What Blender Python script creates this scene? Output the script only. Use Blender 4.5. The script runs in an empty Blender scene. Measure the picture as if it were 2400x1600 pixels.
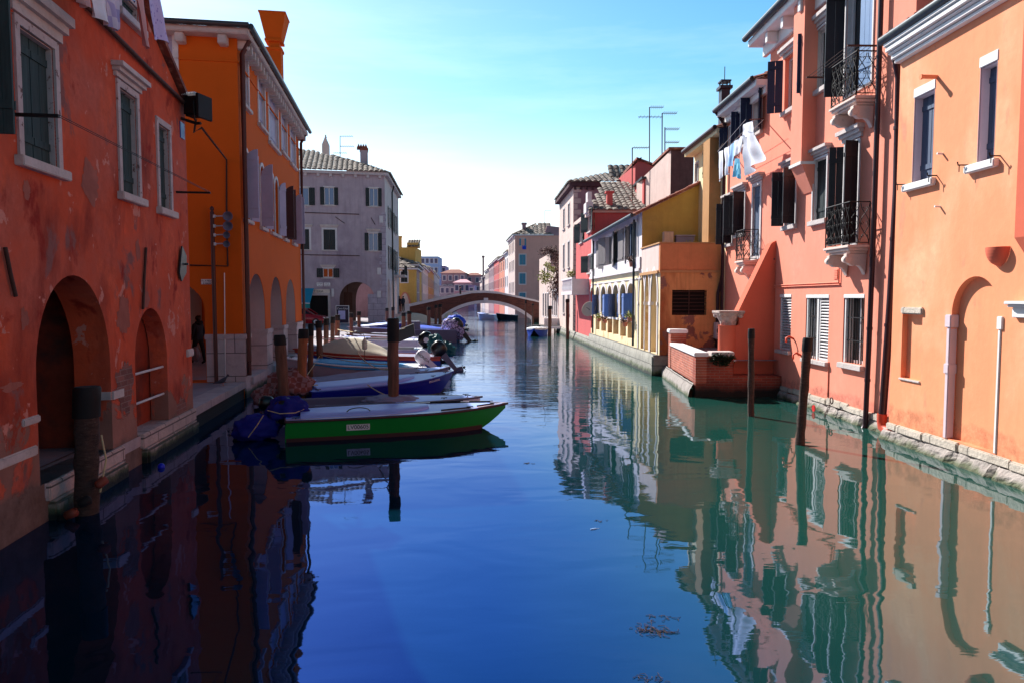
import bpy, bmesh, math, random
from mathutils import Vector, Matrix, noise
from mathutils.geometry import delaunay_2d_cdt
R = math.radians
random.seed(7)
scene = bpy.context.scene
# ------------------------------------------------------------------ camera
CAMH, FPX, PITCH = 2.7, 1640.0, math.atan(100/1640)
cam_d = bpy.data.cameras.new('camera'); cam = bpy.data.objects.new('camera', cam_d)
scene.collection.objects.link(cam)
cam_d.sensor_width = 36; cam_d.lens = FPX/2400*36
cam_d.clip_start = 0.05; cam_d.clip_end = 4000
cam.location = (0, 0, CAMH); cam.rotation_euler = (math.pi/2-PITCH, 0, 0)
scene.camera = cam
# ------------------------------------------------------------------ light
SUN_AZ, SUN_EL = R(-36.5), R(40)          # azimuth from +Y (towards +X positive), elevation
w = bpy.data.worlds.new('World'); scene.world = w; w.use_nodes = True
nt = w.node_tree; nt.nodes.clear()
sky = nt.nodes.new('ShaderNodeTexSky'); sky.sky_type = 'NISHITA'; sky.sun_disc = False
sky.sun_elevation = SUN_EL; sky.sun_rotation = SUN_AZ
sky.air_density = 1.0; sky.dust_density = 0.6; sky.ozone_density = 2.0
gam = nt.nodes.new('ShaderNodeHueSaturation')      # paler, whiter air low down; deeper blue higher up
nt.links.new(sky.outputs[0], gam.inputs['Color'])
tcz = nt.nodes.new('ShaderNodeTexCoord'); sz = nt.nodes.new('ShaderNodeSeparateXYZ'); nt.links.new(tcz.outputs['Generated'], sz.inputs[0]); gam.inputs['Hue'].default_value = .482
satr = nt.nodes.new('ShaderNodeMapRange'); satr.interpolation_type = 'SMOOTHSTEP'
for i_, v_ in ((1, .01), (2, .30), (3, .34), (4, 1.32)): satr.inputs[i_].default_value = v_
nt.links.new(sz.outputs[2], satr.inputs[0]); nt.links.new(satr.outputs[0], gam.inputs['Saturation'])
# thin cirrus streaks
tc = nt.nodes.new('ShaderNodeTexCoord'); mp = nt.nodes.new('ShaderNodeMapping')
mp.inputs['Scale'].default_value = (1.2, 1.2, 9); mp.inputs['Rotation'].default_value = (0.05, 0.10, 0)
nz = nt.nodes.new('ShaderNodeTexNoise'); nz.inputs['Scale'].default_value = 1.6; nz.inputs['Detail'].default_value = 7
nz.inputs['Roughness'].default_value = 0.62
rp = nt.nodes.new('ShaderNodeMapRange'); rp.inputs[1].default_value = 0.52; rp.inputs[2].default_value = 0.80
rp.inputs[3].default_value = 0; rp.inputs[4].default_value = 0.14
nt.links.new(tc.outputs['Generated'], mp.inputs[0]); nt.links.new(mp.outputs[0], nz.inputs[0]); nt.links.new(nz.outputs['Fac'], rp.inputs[0])
mx = nt.nodes.new('ShaderNodeMix'); mx.data_type = 'RGBA'
mx.inputs[7].default_value = (8.5, 9.2, 10, 1)
# air is brightest low and towards the sun, darker overhead and behind the viewer
def wr_(sock, a, b, c, d):
    n = nt.nodes.new('ShaderNodeMapRange'); n.interpolation_type = 'SMOOTHSTEP'
    for i_, v_ in enumerate((a, b, c, d)): n.inputs[i_+1].default_value = v_
    nt.links.new(sock, n.inputs[0]); return n.outputs[0]
mm = nt.nodes.new('ShaderNodeMath'); mm.operation = 'MULTIPLY'
nt.links.new(wr_(sz.outputs[2], .30, .8, 1.5, .62), mm.inputs[0]); nt.links.new(wr_(sz.outputs[1], -.4, .4, .62, 1), mm.inputs[1])
nt.links.new(rp.outputs[0], mx.inputs[0]); nt.links.new(gam.outputs[0], mx.inputs[6])
bg = nt.nodes.new('ShaderNodeBackground'); bg.inputs[1].default_value = 0.075
wo = nt.nodes.new('ShaderNodeOutputWorld')
vm = nt.nodes.new('ShaderNodeVectorMath'); vm.operation = 'SCALE'
nt.links.new(mx.outputs[2], vm.inputs[0]); nt.links.new(mm.outputs[0], vm.inputs['Scale']); nt.links.new(vm.outputs[0], bg.inputs[0]); nt.links.new(bg.outputs[0], wo.inputs[0])
sd = bpy.data.lights.new('sun', 'SUN'); sd.energy = 5.0; sd.angle = R(0.5); sd.color = (1, 0.97, 0.92)
so = bpy.data.objects.new('sun', sd); scene.collection.objects.link(so)
sv = Vector((math.sin(SUN_AZ)*math.cos(SUN_EL), math.cos(SUN_AZ)*math.cos(SUN_EL), math.sin(SUN_EL)))
so.rotation_euler = sv.to_track_quat('Z', 'Y').to_euler(); so.location = (0, 0, 60)
vs = scene.view_settings; vs.view_transform = 'Standard'; vs.look = 'None'; vs.exposure = 0.85; vs.gamma = 1
# ------------------------------------------------------------------ pixel (2400x1600) -> world measurement
CAM = Vector((0, 0, CAMH))
def ray(px, py):
    a = (px-1200)/FPX; b = (800-py)/FPX; c, s = math.cos(PITCH), math.sin(PITCH)
    return Vector((a, c+b*s, -s+b*c))
def ground(px, py, z=0.0):
    d = ray(px, py); k = (z-CAMH)/d.z; return CAM+d*k
def atY(px, py, Y):
    d = ray(px, py); return CAM+d*(Y/d.y)
class Fac:
    "a vertical plane: origin, direction along it (away from the camera), outward normal"
    def __init__(s, o, t, side=1):
        s.o = Vector((o[0], o[1], 0)); s.t = Vector((t[0], t[1], 0)).normalized()
        s.n = Vector((s.t.y, -s.t.x, 0))*side
    def hit(s, px, py, d=0):
        r = ray(px, py); k = ((s.o+s.n*d-CAM).dot(s.n))/r.dot(s.n); p = CAM+r*k
        return ((p-s.o).dot(s.t), p.z)
    def U(s, px, py=702): return s.hit(px, py)[0]
    def w(s, u, z, d=0): return s.o+s.t*u+s.n*d+Vector((0, 0, z))
    def rect(s, xa, yt, yb, xb, d=0):
        "left/right pixel columns, top and bottom measured on column xa"
        ym = (yt+yb)/2; ua = s.hit(xa, ym, d)[0]; ub = s.hit(xb, ym, d)[0]
        z1 = s.hit(xa, yt, d)[1]; z0 = s.hit(xa, yb, d)[1]
        return (min(ua, ub), max(ua, ub), z0, z1)
# ------------------------------------------------------------------ mesh builder
class MB:
    def __init__(s): s.v = []; s.f = []; s.sm = []; s.mi = []
    def add(s, vs, fs, sm=False, mi=0):
        n = len(s.v); s.v += [Vector(p) for p in vs]
        for f in fs: s.f.append([i+n for i in f]); s.sm.append(sm); s.mi.append(mi)
        return s
    def obox(s, o, ax, ay, az, mi=0):
        "box from corner o with edge vectors"
        o = Vector(o); ax, ay, az = Vector(ax), Vector(ay), Vector(az)
        p = [o, o+ax, o+ax+ay, o+ay]; p += [q+az for q in p]
        return s.add(p, [(3,2,1,0),(4,5,6,7),(0,1,5,4),(1,2,6,5),(2,3,7,6),(3,0,4,7)], mi=mi)
    def box(s, x0, x1, y0, y1, z0, z1): return s.obox((x0, y0, z0), (x1-x0,0,0), (0,y1-y0,0), (0,0,z1-z0))
    def fbox(s, F, u0, u1, z0, z1, d0, d1, mi=0):
        return s.obox(F.w(u0, z0, d0), F.t*(u1-u0), F.n*(d1-d0), (0,0,z1-z0), mi)
    def quad(s, a, b, c, d): return s.add([a,b,c,d], [(0,1,2,3)])
    def prism(s, pts, off, sm=False, caps=True):
        "planar polygon (list of Vector) extruded by vector off"
        n = len(pts); off = Vector(off)
        fs = [(i, (i+1)%n, (i+1)%n+n, i+n) for i in range(n)]
        if caps: fs += [tuple(range(n-1,-1,-1)), tuple(range(n, 2*n))]
        return s.add(list(pts)+[Vector(p)+off for p in pts], fs, sm)
    def tube(s, pts, r, seg=8, cap=True, sm=True):
        pts = [Vector(p) for p in pts]; n = len(pts)
        rr = r if isinstance(r, (list, tuple)) else [r]*n
        vs = []; up = None
        for i, p in enumerate(pts):
            d = (pts[min(i+1, n-1)]-pts[max(i-1, 0)])
            if d.length < 1e-9: d = Vector((0,0,1))
            d.normalize()
            if up is None:
                up = Vector((0,0,1)) if abs(d.z) < .9 else Vector((1,0,0))
            a = d.cross(up)
            if a.length < 1e-4: a = d.cross(Vector((0,1,0)) if abs(d.y) < .9 else Vector((1,0,0)))
            a.normalize(); b = d.cross(a); up = b*-1 if False else up
            for k in range(seg):
                t = 2*math.pi*k/seg; vs.append(p+(a*math.cos(t)+b*math.sin(t))*rr[i])
        fs = [(i*seg+k, i*seg+(k+1)%seg, (i+1)*seg+(k+1)%seg, (i+1)*seg+k) for i in range(n-1) for k in range(seg)]
        s.add(vs, fs, sm)
        if cap: s.add(vs[:seg], [tuple(range(seg-1,-1,-1))]); s.add(vs[-seg:], [tuple(range(seg))])
        return s
    def lathe(s, c, prof, seg=16, ax=Vector((0,0,1)), sm=True):
        ax = Vector(ax).normalized(); a = ax.orthogonal().normalized(); b = ax.cross(a)
        vs = [Vector(c)+ax*h+(a*math.cos(2*math.pi*k/seg)+b*math.sin(2*math.pi*k/seg))*r for r, h in prof for k in range(seg)]
        fs = [(i*seg+k, i*seg+(k+1)%seg, (i+1)*seg+(k+1)%seg, (i+1)*seg+k) for i in range(len(prof)-1) for k in range(seg)]
        s.add(vs, fs, sm); s.add(vs[:seg], [tuple(range(seg-1,-1,-1))]); s.add(vs[-seg:], [tuple(range(seg))])
        return s
    def loft(s, rings, closed=True, cap=True, sm=True):
        n = len(rings[0]); vs = [p for r in rings for p in r]; m = n if closed else n-1
        fs = [(i*n+k, i*n+(k+1)%n, (i+1)*n+(k+1)%n, (i+1)*n+k) for i in range(len(rings)-1) for k in range(m)]
        s.add(vs, fs, sm)
        if cap: s.add(rings[0], [tuple(range(n-1,-1,-1))]); s.add(rings[-1], [tuple(range(n))])
        return s
    def blob(s, c, rx, ry, rz, amp=0.12, fr=2.0, seg=20, rot=0, droop=0, seed=0, tilt=0, fold=0):
        vs = []; ri = seg//2; c = Vector(c); M = Matrix.Rotation(rot, 3, 'Z') @ Matrix.Rotation(tilt, 3, 'Y')
        for i in range(ri+1):
            ph = math.pi*i/ri
            for k in range(seg):
                th = 2*math.pi*k/seg
                d = Vector((math.sin(ph)*math.cos(th), math.sin(ph)*math.sin(th), math.cos(ph)))
                q = 1+amp*noise.noise(d*fr+Vector((seed*3.1, seed*1.7, 0)))+amp*.5*noise.noise(d*fr*3+Vector((seed, 0, 5)))
                if fold: q *= 1+fold*math.sin(ph)*(abs(math.sin(th*4.5+seed+1.5*noise.noise(d*2+Vector((seed, 0, 0)))))-.5)*(.4+.6*(ph/math.pi))
                p = Vector((d.x*rx*q, d.y*ry*q, d.z*rz*q))
                if p.z < 0: p.x *= 1+droop*(-p.z/rz); p.y *= 1+droop*(-p.z/rz)
                vs.append(c+M@p)
        fs = [(i*seg+k, i*seg+(k+1)%seg, (i+1)*seg+(k+1)%seg, (i+1)*seg+k) for i in range(ri) for k in range(seg)]
        return s.add(vs, fs, True)
    def build(s, name, mat, parent=None, label=None, cat=None, group=None, kind=None, loc=None, bevel=0):
        if parent is not None: off = OFF[parent.name]
        else:
            if loc is None:
                xs = [v.x for v in s.v]; ys = [v.y for v in s.v]; zs = [v.z for v in s.v]
                loc = ((min(xs)+max(xs))/2, (min(ys)+max(ys))/2, min(zs))
            off = Vector(loc)
        me = bpy.data.meshes.new(name)
        me.from_pydata([v-off for v in s.v], [], s.f)
        mats = mat if isinstance(mat, (list, tuple)) else [mat]
        for m in mats: me.materials.append(m)
        me.polygons.foreach_set('use_smooth', s.sm)
        if len(mats) > 1: me.polygons.foreach_set('material_index', s.mi)
        me.update()
        if bevel:
            bm = bmesh.new(); bm.from_mesh(me)
            bmesh.ops.remove_doubles(bm, verts=bm.verts, dist=1e-5)
            ed = [e for e in bm.edges if len(e.link_faces) == 2 and e.calc_face_angle(0) > .6]
            bmesh.ops.bevel(bm, geom=ed, offset=bevel, segments=2, affect='EDGES', clamp_overlap=True)
            bm.to_mesh(me); bm.free()
        o = bpy.data.objects.new(name, me); scene.collection.objects.link(o)
        if parent is not None: o.parent = parent
        else: o.location = off
        OFF[o.name] = off
        props(o, label, cat, group, kind)
        return o
OFF = {}
def props(o, label=None, cat=None, group=None, kind=None):
    if label: o['label'] = label
    if cat: o['category'] = cat
    if group: o['group'] = group
    if kind: o['kind'] = kind
def thing(name, label, cat, loc, group=None):
    o = bpy.data.objects.new(name, None); scene.collection.objects.link(o)
    o.location = loc; o.empty_display_size = .3; OFF[o.name] = Vector(loc); props(o, label, cat, group); return o
def text_part(txt, size, F_or_frame, mat, parent, name='lettering', depth=.002, align='CENTER', extra=None, sx=1.0):
    "letters as a thin real mesh; frame = (origin, right, up)"
    o, rt, up = F_or_frame; rt = Vector(rt).normalized(); up = Vector(up).normalized(); nn = rt.cross(up)
    cu = bpy.data.curves.new('t', 'FONT'); cu.body = txt; cu.size = size; cu.align_x = align; cu.align_y = 'CENTER'; cu.extrude = depth
    if extra: cu.offset = extra
    to = bpy.data.objects.new('t', cu); scene.collection.objects.link(to)
    dg = bpy.context.evaluated_depsgraph_get(); me = bpy.data.meshes.new_from_object(to.evaluated_get(dg))
    mb = MB(); mb.add([Vector(o)+rt*v.co.x*sx+up*v.co.y+nn*v.co.z for v in me.vertices], [tuple(p.vertices) for p in me.polygons])
    bpy.data.objects.remove(to); bpy.data.curves.remove(cu); bpy.data.meshes.remove(me)
    return mb.build(name, mat, parent)
# ------------------------------------------------------------------ materials
def L(c):   # sRGB 0-255 -> linear
    return tuple(((x/255)/12.92 if x/255 <= .04045 else ((x/255+.055)/1.055)**2.4) for x in c)+(1,)
def newmat(name):
    m = bpy.data.materials.new(name); m.use_nodes = True; t = m.node_tree
    return m, t, t.nodes['Principled BSDF']
def pos(t, scale=(1,1,1)):
    g = t.nodes.new('ShaderNodeNewGeometry'); m = t.nodes.new('ShaderNodeMapping'); m.inputs['Scale'].default_value = scale
    t.links.new(g.outputs['Position'], m.inputs[0]); return m.outputs[0]
def nz_(t, vec, scale, detail=5, rough=.6, dist=0):
    n = t.nodes.new('ShaderNodeTexNoise'); n.inputs['Scale'].default_value = scale; n.inputs['Detail'].default_value = detail
    n.inputs['Roughness'].default_value = rough; n.inputs['Distortion'].default_value = dist
    t.links.new(vec, n.inputs['Vector']); return n.outputs['Fac']
def ramp(t, fac, a, b, lo=0, hi=1):
    r = t.nodes.new('ShaderNodeMapRange'); r.inputs[1].default_value = a; r.inputs[2].default_value = b
    r.inputs[3].default_value = lo; r.inputs[4].default_value = hi; r.clamp = True
    t.links.new(fac, r.inputs[0]); return r.outputs[0]
def mix(t, fac, a, b, blend='MIX'):
    m = t.nodes.new('ShaderNodeMix'); m.data_type = 'RGBA'; m.blend_type = blend
    for sock, v in ((0, fac), (6, a), (7, b)):
        if isinstance(v, (int, float)): m.inputs[sock].default_value = v
        elif isinstance(v, tuple): m.inputs[sock].default_value = v
        else: t.links.new(v, m.inputs[sock])
    return m.outputs[2]
def mth(t, op, a, b=0):
    m = t.nodes.new('ShaderNodeMath'); m.operation = op
    for i, v in ((0, a), (1, b)):
        if isinstance(v, (int, float)): m.inputs[i].default_value = v
        else: t.links.new(v, m.inputs[i])
    return m.outputs[0]
def bump(t, bs, h, st=.3, dist=.02):
    b = t.nodes.new('ShaderNodeBump'); b.inputs['Strength'].default_value = st; b.inputs['Distance'].default_value = dist
    t.links.new(h, b.inputs['Height']); t.links.new(b.outputs[0], bs.inputs['Normal'])
def scalec(c, k): return (min(1, c[0]*k), min(1, c[1]*k), min(1, c[2]*k), 1)
def zcoord(t):
    g = t.nodes.new('ShaderNodeNewGeometry'); s = t.nodes.new('ShaderNodeSeparateXYZ'); t.links.new(g.outputs['Position'], s.inputs[0]); return s
def brickvec(t, F):
    g = t.nodes.new('ShaderNodeNewGeometry'); d = t.nodes.new('ShaderNodeVectorMath'); d.operation = 'DOT_PRODUCT'
    d.inputs[1].default_value = tuple(F.t); t.links.new(g.outputs['Position'], d.inputs[0])
    s = t.nodes.new('ShaderNodeSeparateXYZ'); t.links.new(g.outputs['Position'], s.inputs[0])
    c = t.nodes.new('ShaderNodeCombineXYZ'); t.links.new(d.outputs['Value'], c.inputs[0]); t.links.new(s.outputs[2], c.inputs[1])
    return c.outputs[0]
def stucco(name, col, var=.18, patches=None, streak=.15, tide=None, bmp=.25, seed=0, worn=None, rough=.9):
    """painted plaster: mottled tone, vertical rain streaks, patches=[(colour, scale, lo, hi)], tide = (z, colour) damp band,
    worn = (colour, z_top, scale) plaster lost towards the foot"""
    m, t, bs = newmat(name); c = L(col); v = pos(t); t.nodes[-1].inputs['Location'].default_value = (seed*7.3, seed*3.1, seed*1.7)
    n1 = nz_(t, v, .9, 6, .65); n2 = nz_(t, v, 6, 5, .7)
    f = ramp(t, n1, .3, .7)
    colr = mix(t, f, scalec(c, 1-var), scalec(c, 1+var))
    f2 = ramp(t, n2, .35, .75, 0, .5)
    colr = mix(t, f2, colr, scalec(c, 1-var*1.4))
    if streak:
        vs_ = pos(t, (3.2, 3.2, .22)); s_ = ramp(t, nz_(t, vs_, 1.3, 5, .6), .5, .8, 0, streak)
        colr = mix(t, s_, colr, scalec(c, .45))
    h = n2
    for k, (pc, sc, lo, hi, zst) in enumerate(patches or []):
        vv = pos(t, (1, 1, zst)); t.nodes[-1].inputs['Location'].default_value = (k*5.7+seed, 3.1*k, 1.3*k)
        a = nz_(t, vv, sc, 8, .62, .3); fa = ramp(t, a, lo, hi)
        pcl = L(pc); colr = mix(t, fa, colr, mix(t, ramp(t, n2, .3, .7), scalec(pcl, .8), scalec(pcl, 1.15)))
    if worn:
        wc, zt, sc = worn; z = zcoord(t).outputs[2]
        a = nz_(t, v, sc, 8, .65, .4); g = mth(t, 'ADD', a, ramp(t, z, zt*.2, zt, .10, -.26))
        fw = ramp(t, g, .50, .53); colr = mix(t, fw, colr, mix(t, f, scalec(L(wc), .7), scalec(L(wc), 1.2)))
        h = mth(t, 'SUBTRACT', h, mth(t, 'MULTIPLY', fw, 1.2))
    if tide:
        zt, tcol = tide; z = zcoord(t).outputs[2]
        g = mth(t, 'ADD', mth(t, 'MULTIPLY', z, 1), mth(t, 'MULTIPLY', nz_(t, v, 1.7, 6, .6), -.5))
        tc_ = L(tcol); colr = mix(t, ramp(t, g, zt-.25, zt-.35, 0, .9), colr, mix(t, ramp(t, nz_(t, v, 4.5, 8, .75), .38, .62), scalec(tc_, .6), scalec(tc_, 1.12)))
    t.links.new(colr, bs.inputs['Base Color']); bs.inputs['Roughness'].default_value = rough
    bs.inputs['Specular IOR Level'].default_value = .2
    bump(t, bs, h, bmp, .02); return m
def stone(name, col, var=.25, scale=4, joints=None, tide=True, F=None, bmp=.4, toff=0):
    m, t, bs = newmat(name); c = L(col); v = pos(t)
    n = nz_(t, v, scale, 7, .7); n2 = nz_(t, v, scale*6, 4, .6)
    colr = mix(t, ramp(t, n, .3, .7), scalec(c, 1-var), scalec(c, 1+var*.6))
    colr = mix(t, ramp(t, nz_(t, v, scale*2.3, 6, .7), .58, .72, 0, .55), colr, scalec(c, .42))
    h = n2
    if joints:
        b = t.nodes.new('ShaderNodeTexBrick'); b.inputs['Scale'].default_value = 1; b.inputs['Brick Width'].default_value = joints[0]
        b.inputs['Row Height'].default_value = joints[1]; b.inputs['Mortar Size'].default_value = .012; b.offset = .5
        t.links.new(brickvec(t, F), b.inputs['Vector'])
        colr = mix(t, b.outputs['Fac'], colr, scalec(c, .25)); h = mth(t, 'SUBTRACT', n2, mth(t, 'MULTIPLY', b.outputs['Fac'], 2))
    if tide:
        z = zcoord(t).outputs[2]; g = mth(t, 'ADD', z, mth(t, 'MULTIPLY', nz_(t, v, 2.5, 6, .65), -.35))
        colr = mix(t, ramp(t, g, .08+toff, -.02+toff), colr, L((78, 84, 58)))
        colr = mix(t, ramp(t, g, -.03+toff, -.10+toff), colr, L((24, 30, 22)))
    t.links.new(colr, bs.inputs['Base Color']); bs.inputs['Roughness'].default_value = .85; bump(t, bs, h, bmp, .03); return m
def brick(name, F, c1, c2, mort, tide=True, sx=.26, sy=.075, toff=0):
    m, t, bs = newmat(name); v = pos(t); bv = brickvec(t, F)
    b = t.nodes.new('ShaderNodeTexBrick'); b.inputs['Scale'].default_value = 1; b.inputs['Brick Width'].default_value = sx
    b.inputs['Row Height'].default_value = sy; b.inputs['Mortar Size'].default_value = .007; b.inputs['Mortar Smooth'].default_value = .3
    b.inputs['Color1'].default_value = L(c1); b.inputs['Color2'].default_value = L(c2); b.inputs['Mortar'].default_value = L(mort)
    t.links.new(bv, b.inputs['Vector'])
    n = nz_(t, v, 2.2, 7, .7); colr = mix(t, ramp(t, n, .35, .75, 0, .6), b.outputs['Color'], scalec(L(c1), .35))
    colr = mix(t, ramp(t, nz_(t, v, 5, 6, .7), .6, .75, 0, .6), colr, L(mort))
    if tide:
        z = zcoord(t).outputs[2]; g = mth(t, 'ADD', z, mth(t, 'MULTIPLY', nz_(t, v, 2, 6, .65), -.4))
        colr = mix(t, ramp(t, g, .45+toff, .12+toff), colr, L((30, 26, 22)))
    t.links.new(colr, bs.inputs['Base Color']); bs.inputs['Roughness'].default_value = .9
    bump(t, bs, mth(t, 'SUBTRACT', nz_(t, v, 30, 3), mth(t, 'MULTIPLY', b.outputs['Fac'], 1.5)), .5, .02); return m
def paint(name, col, rough=.55, var=.12, scale=5, grain=None, spec=.4, chips=None, metal=0, bmp=.1):
    m, t, bs = newmat(name); c = L(col); v = pos(t, grain or (1, 1, 1))
    n = nz_(t, v, scale, 5, .65); colr = mix(t, ramp(t, n, .3, .7), scalec(c, 1-var), scalec(c, 1+var))
    if chips:
        colr = mix(t, ramp(t, nz_(t, v, scale*1.7, 8, .7), chips[1], chips[1]+.06), colr, L(chips[0]))
    t.links.new(colr, bs.inputs['Base Color']); bs.inputs['Roughness'].default_value = rough
    bs.inputs['Specular IOR Level'].default_value = spec; bs.inputs['Metallic'].default_value = metal
    bump(t, bs, n, bmp, .01); return m
def glassm(name, col=(20, 26, 34)):
    m, t, bs = newmat(name); bs.inputs['Base Color'].default_value = L(col); bs.inputs['Roughness'].default_value = .06
    bs.inputs['Specular IOR Level'].default_value = .8; bump(t, bs, nz_(t, pos(t), 1.2, 2), .06, .05); return m
def tilem(name, c1, c2, c3):
    m, t, bs = newmat(name); v = pos(t); n = nz_(t, v, 5, 3, .6)
    vo = t.nodes.new('ShaderNodeTexVoronoi'); vo.inputs['Scale'].default_value = 3.0; t.links.new(v, vo.inputs['Vector'])
    s = t.nodes.new('ShaderNodeSeparateColor'); t.links.new(vo.outputs['Color'], s.inputs[0])
    colr = mix(t, s.outputs[0], L(c1), L(c2)); colr = mix(t, ramp(t, n, .5, .7), colr, L(c3))
    t.links.new(colr, bs.inputs['Base Color']); bs.inputs['Roughness'].default_value = .9; bump(t, bs, nz_(t, v, 25, 3), .3, .02); return m
# ------------------------------------------------------------------ shared builders
def arch_pts(u0, u1, z0, zs, z1, n=18):
    "opening outline: straight jambs to zs, elliptical head to z1"
    c = (u0+u1)/2; a = (u1-u0)/2
    return [(u0, z0)]+[(c-a*math.cos(math.pi*i/n), zs+(z1-zs)*math.sin(math.pi*i/n)) for i in range(n+1)]+[(u1, z0)]
def rect_pts(r): return [(r[0], r[2]), (r[0], r[3]), (r[1], r[3]), (r[1], r[2])]
def inside(p, poly):
    x, y = p; c = False; n = len(poly)
    for i in range(n):
        x1, y1 = poly[i]; x2, y2 = poly[(i+1) % n]
        if (y1 > y) != (y2 > y) and x < (x2-x1)*(y-y1)/(y2-y1)+x1: c = not c
    return c
def wall_face(mb, F, outline, holes, depth=.2, d=0, bottom_open=True):
    "front face with real openings, plus their reveals"
    vs, es = [], []
    holes = [h if isinstance(h, tuple) else (h, depth) for h in holes]
    hp = [h[0] for h in holes]
    for poly in [outline]+hp:
        n0 = len(vs); vs += [Vector(p) for p in poly]; es += [(n0+i, n0+(i+1) % len(poly)) for i in range(len(poly))]
    rv, re, rf, *_ = delaunay_2d_cdt(vs, es, [], 0, 1e-5)
    fs = []
    for f in rf:
        c = sum((rv[i] for i in f), Vector((0, 0)))/len(f)
        if inside(c, outline) and not any(inside(c, h) for h in hp): fs.append(tuple(f))
    mb.add([F.w(p.x, p.y, d) for p in rv], fs)
    for h, depth in holes:
        n = len(h)
        mb.add([F.w(p[0], p[1], d) for p in h]+[F.w(p[0], p[1], d-depth) for p in h], [(i, (i+1) % n, (i+1) % n+n, i+n) for i in range(n)])
def extrude_sides(mb, F, outline, depth, skip=(), d=0):
    n = len(outline)
    for i in range(n):
        if i in skip: continue
        a, b = outline[i], outline[(i+1) % n]
        mb.quad(F.w(a[0], a[1], d), F.w(b[0], b[1], d), F.w(b[0], b[1], d-depth), F.w(a[0], a[1], d-depth))
    mb.add([F.w(p[0], p[1], d-depth) for p in outline], [tuple(range(n))])
def leaf(F, hinge_u, wdt, z0, z1, ang, sgn, mb, d=.0, arched=False, planks=3):
    "shutter leaf hinged at hinge_u; sgn=+1 closes towards +u; ang 0 closed, 180 flat on the wall"
    a = R(ang); dr = F.t*(math.cos(a)*sgn)+F.n*math.sin(a); nn = (F.n*math.cos(a)-F.t*(math.sin(a)*sgn)); o = F.w(hinge_u, z0, d)
    th = .035; H = z1-z0
    if arched:
        pts = [o, o+dr*wdt]
        for x in (1, .8, .6, .4, .25, .12, .04, 0):   # tall free edge, curve falls to the hinge
            pts.append(o+dr*(wdt*x)+Vector((0, 0, H-wdt*1.1+wdt*1.1*math.sqrt(1-(1-x)**2))))
        mb.prism(pts, nn*th)
    else:
        pw = wdt/planks
        for k in range(planks):
            mb.obox(o+dr*(k*pw+.004), dr*(pw-.008), nn*th, (0, 0, H))
    for zz in (.14, .84):
        mb.obox(o+dr*.02+nn*th+Vector((0, 0, H*zz)), dr*(wdt*.94), nn*.018, (0, 0, min(.09, H*.06)))
        mb.obox(o+dr*.02-nn*.018+Vector((0, 0, H*zz)), dr*(wdt*.94), nn*.018, (0, 0, min(.09, H*.06)))
def ring(mb, F, r, w, d0, d1, bottom=True, wt=None):
    u0, u1, z0, z1 = r; wt = wt or w
    mb.fbox(F, u0-w, u0, z0, z1, d0, d1); mb.fbox(F, u1, u1+w, z0, z1, d0, d1)
    mb.fbox(F, u0-w, u1+w, z1, z1+wt, d0, d1)
    if bottom: mb.fbox(F, u0-w, u1+w, z0-w, z0, d0, d1)
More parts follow.
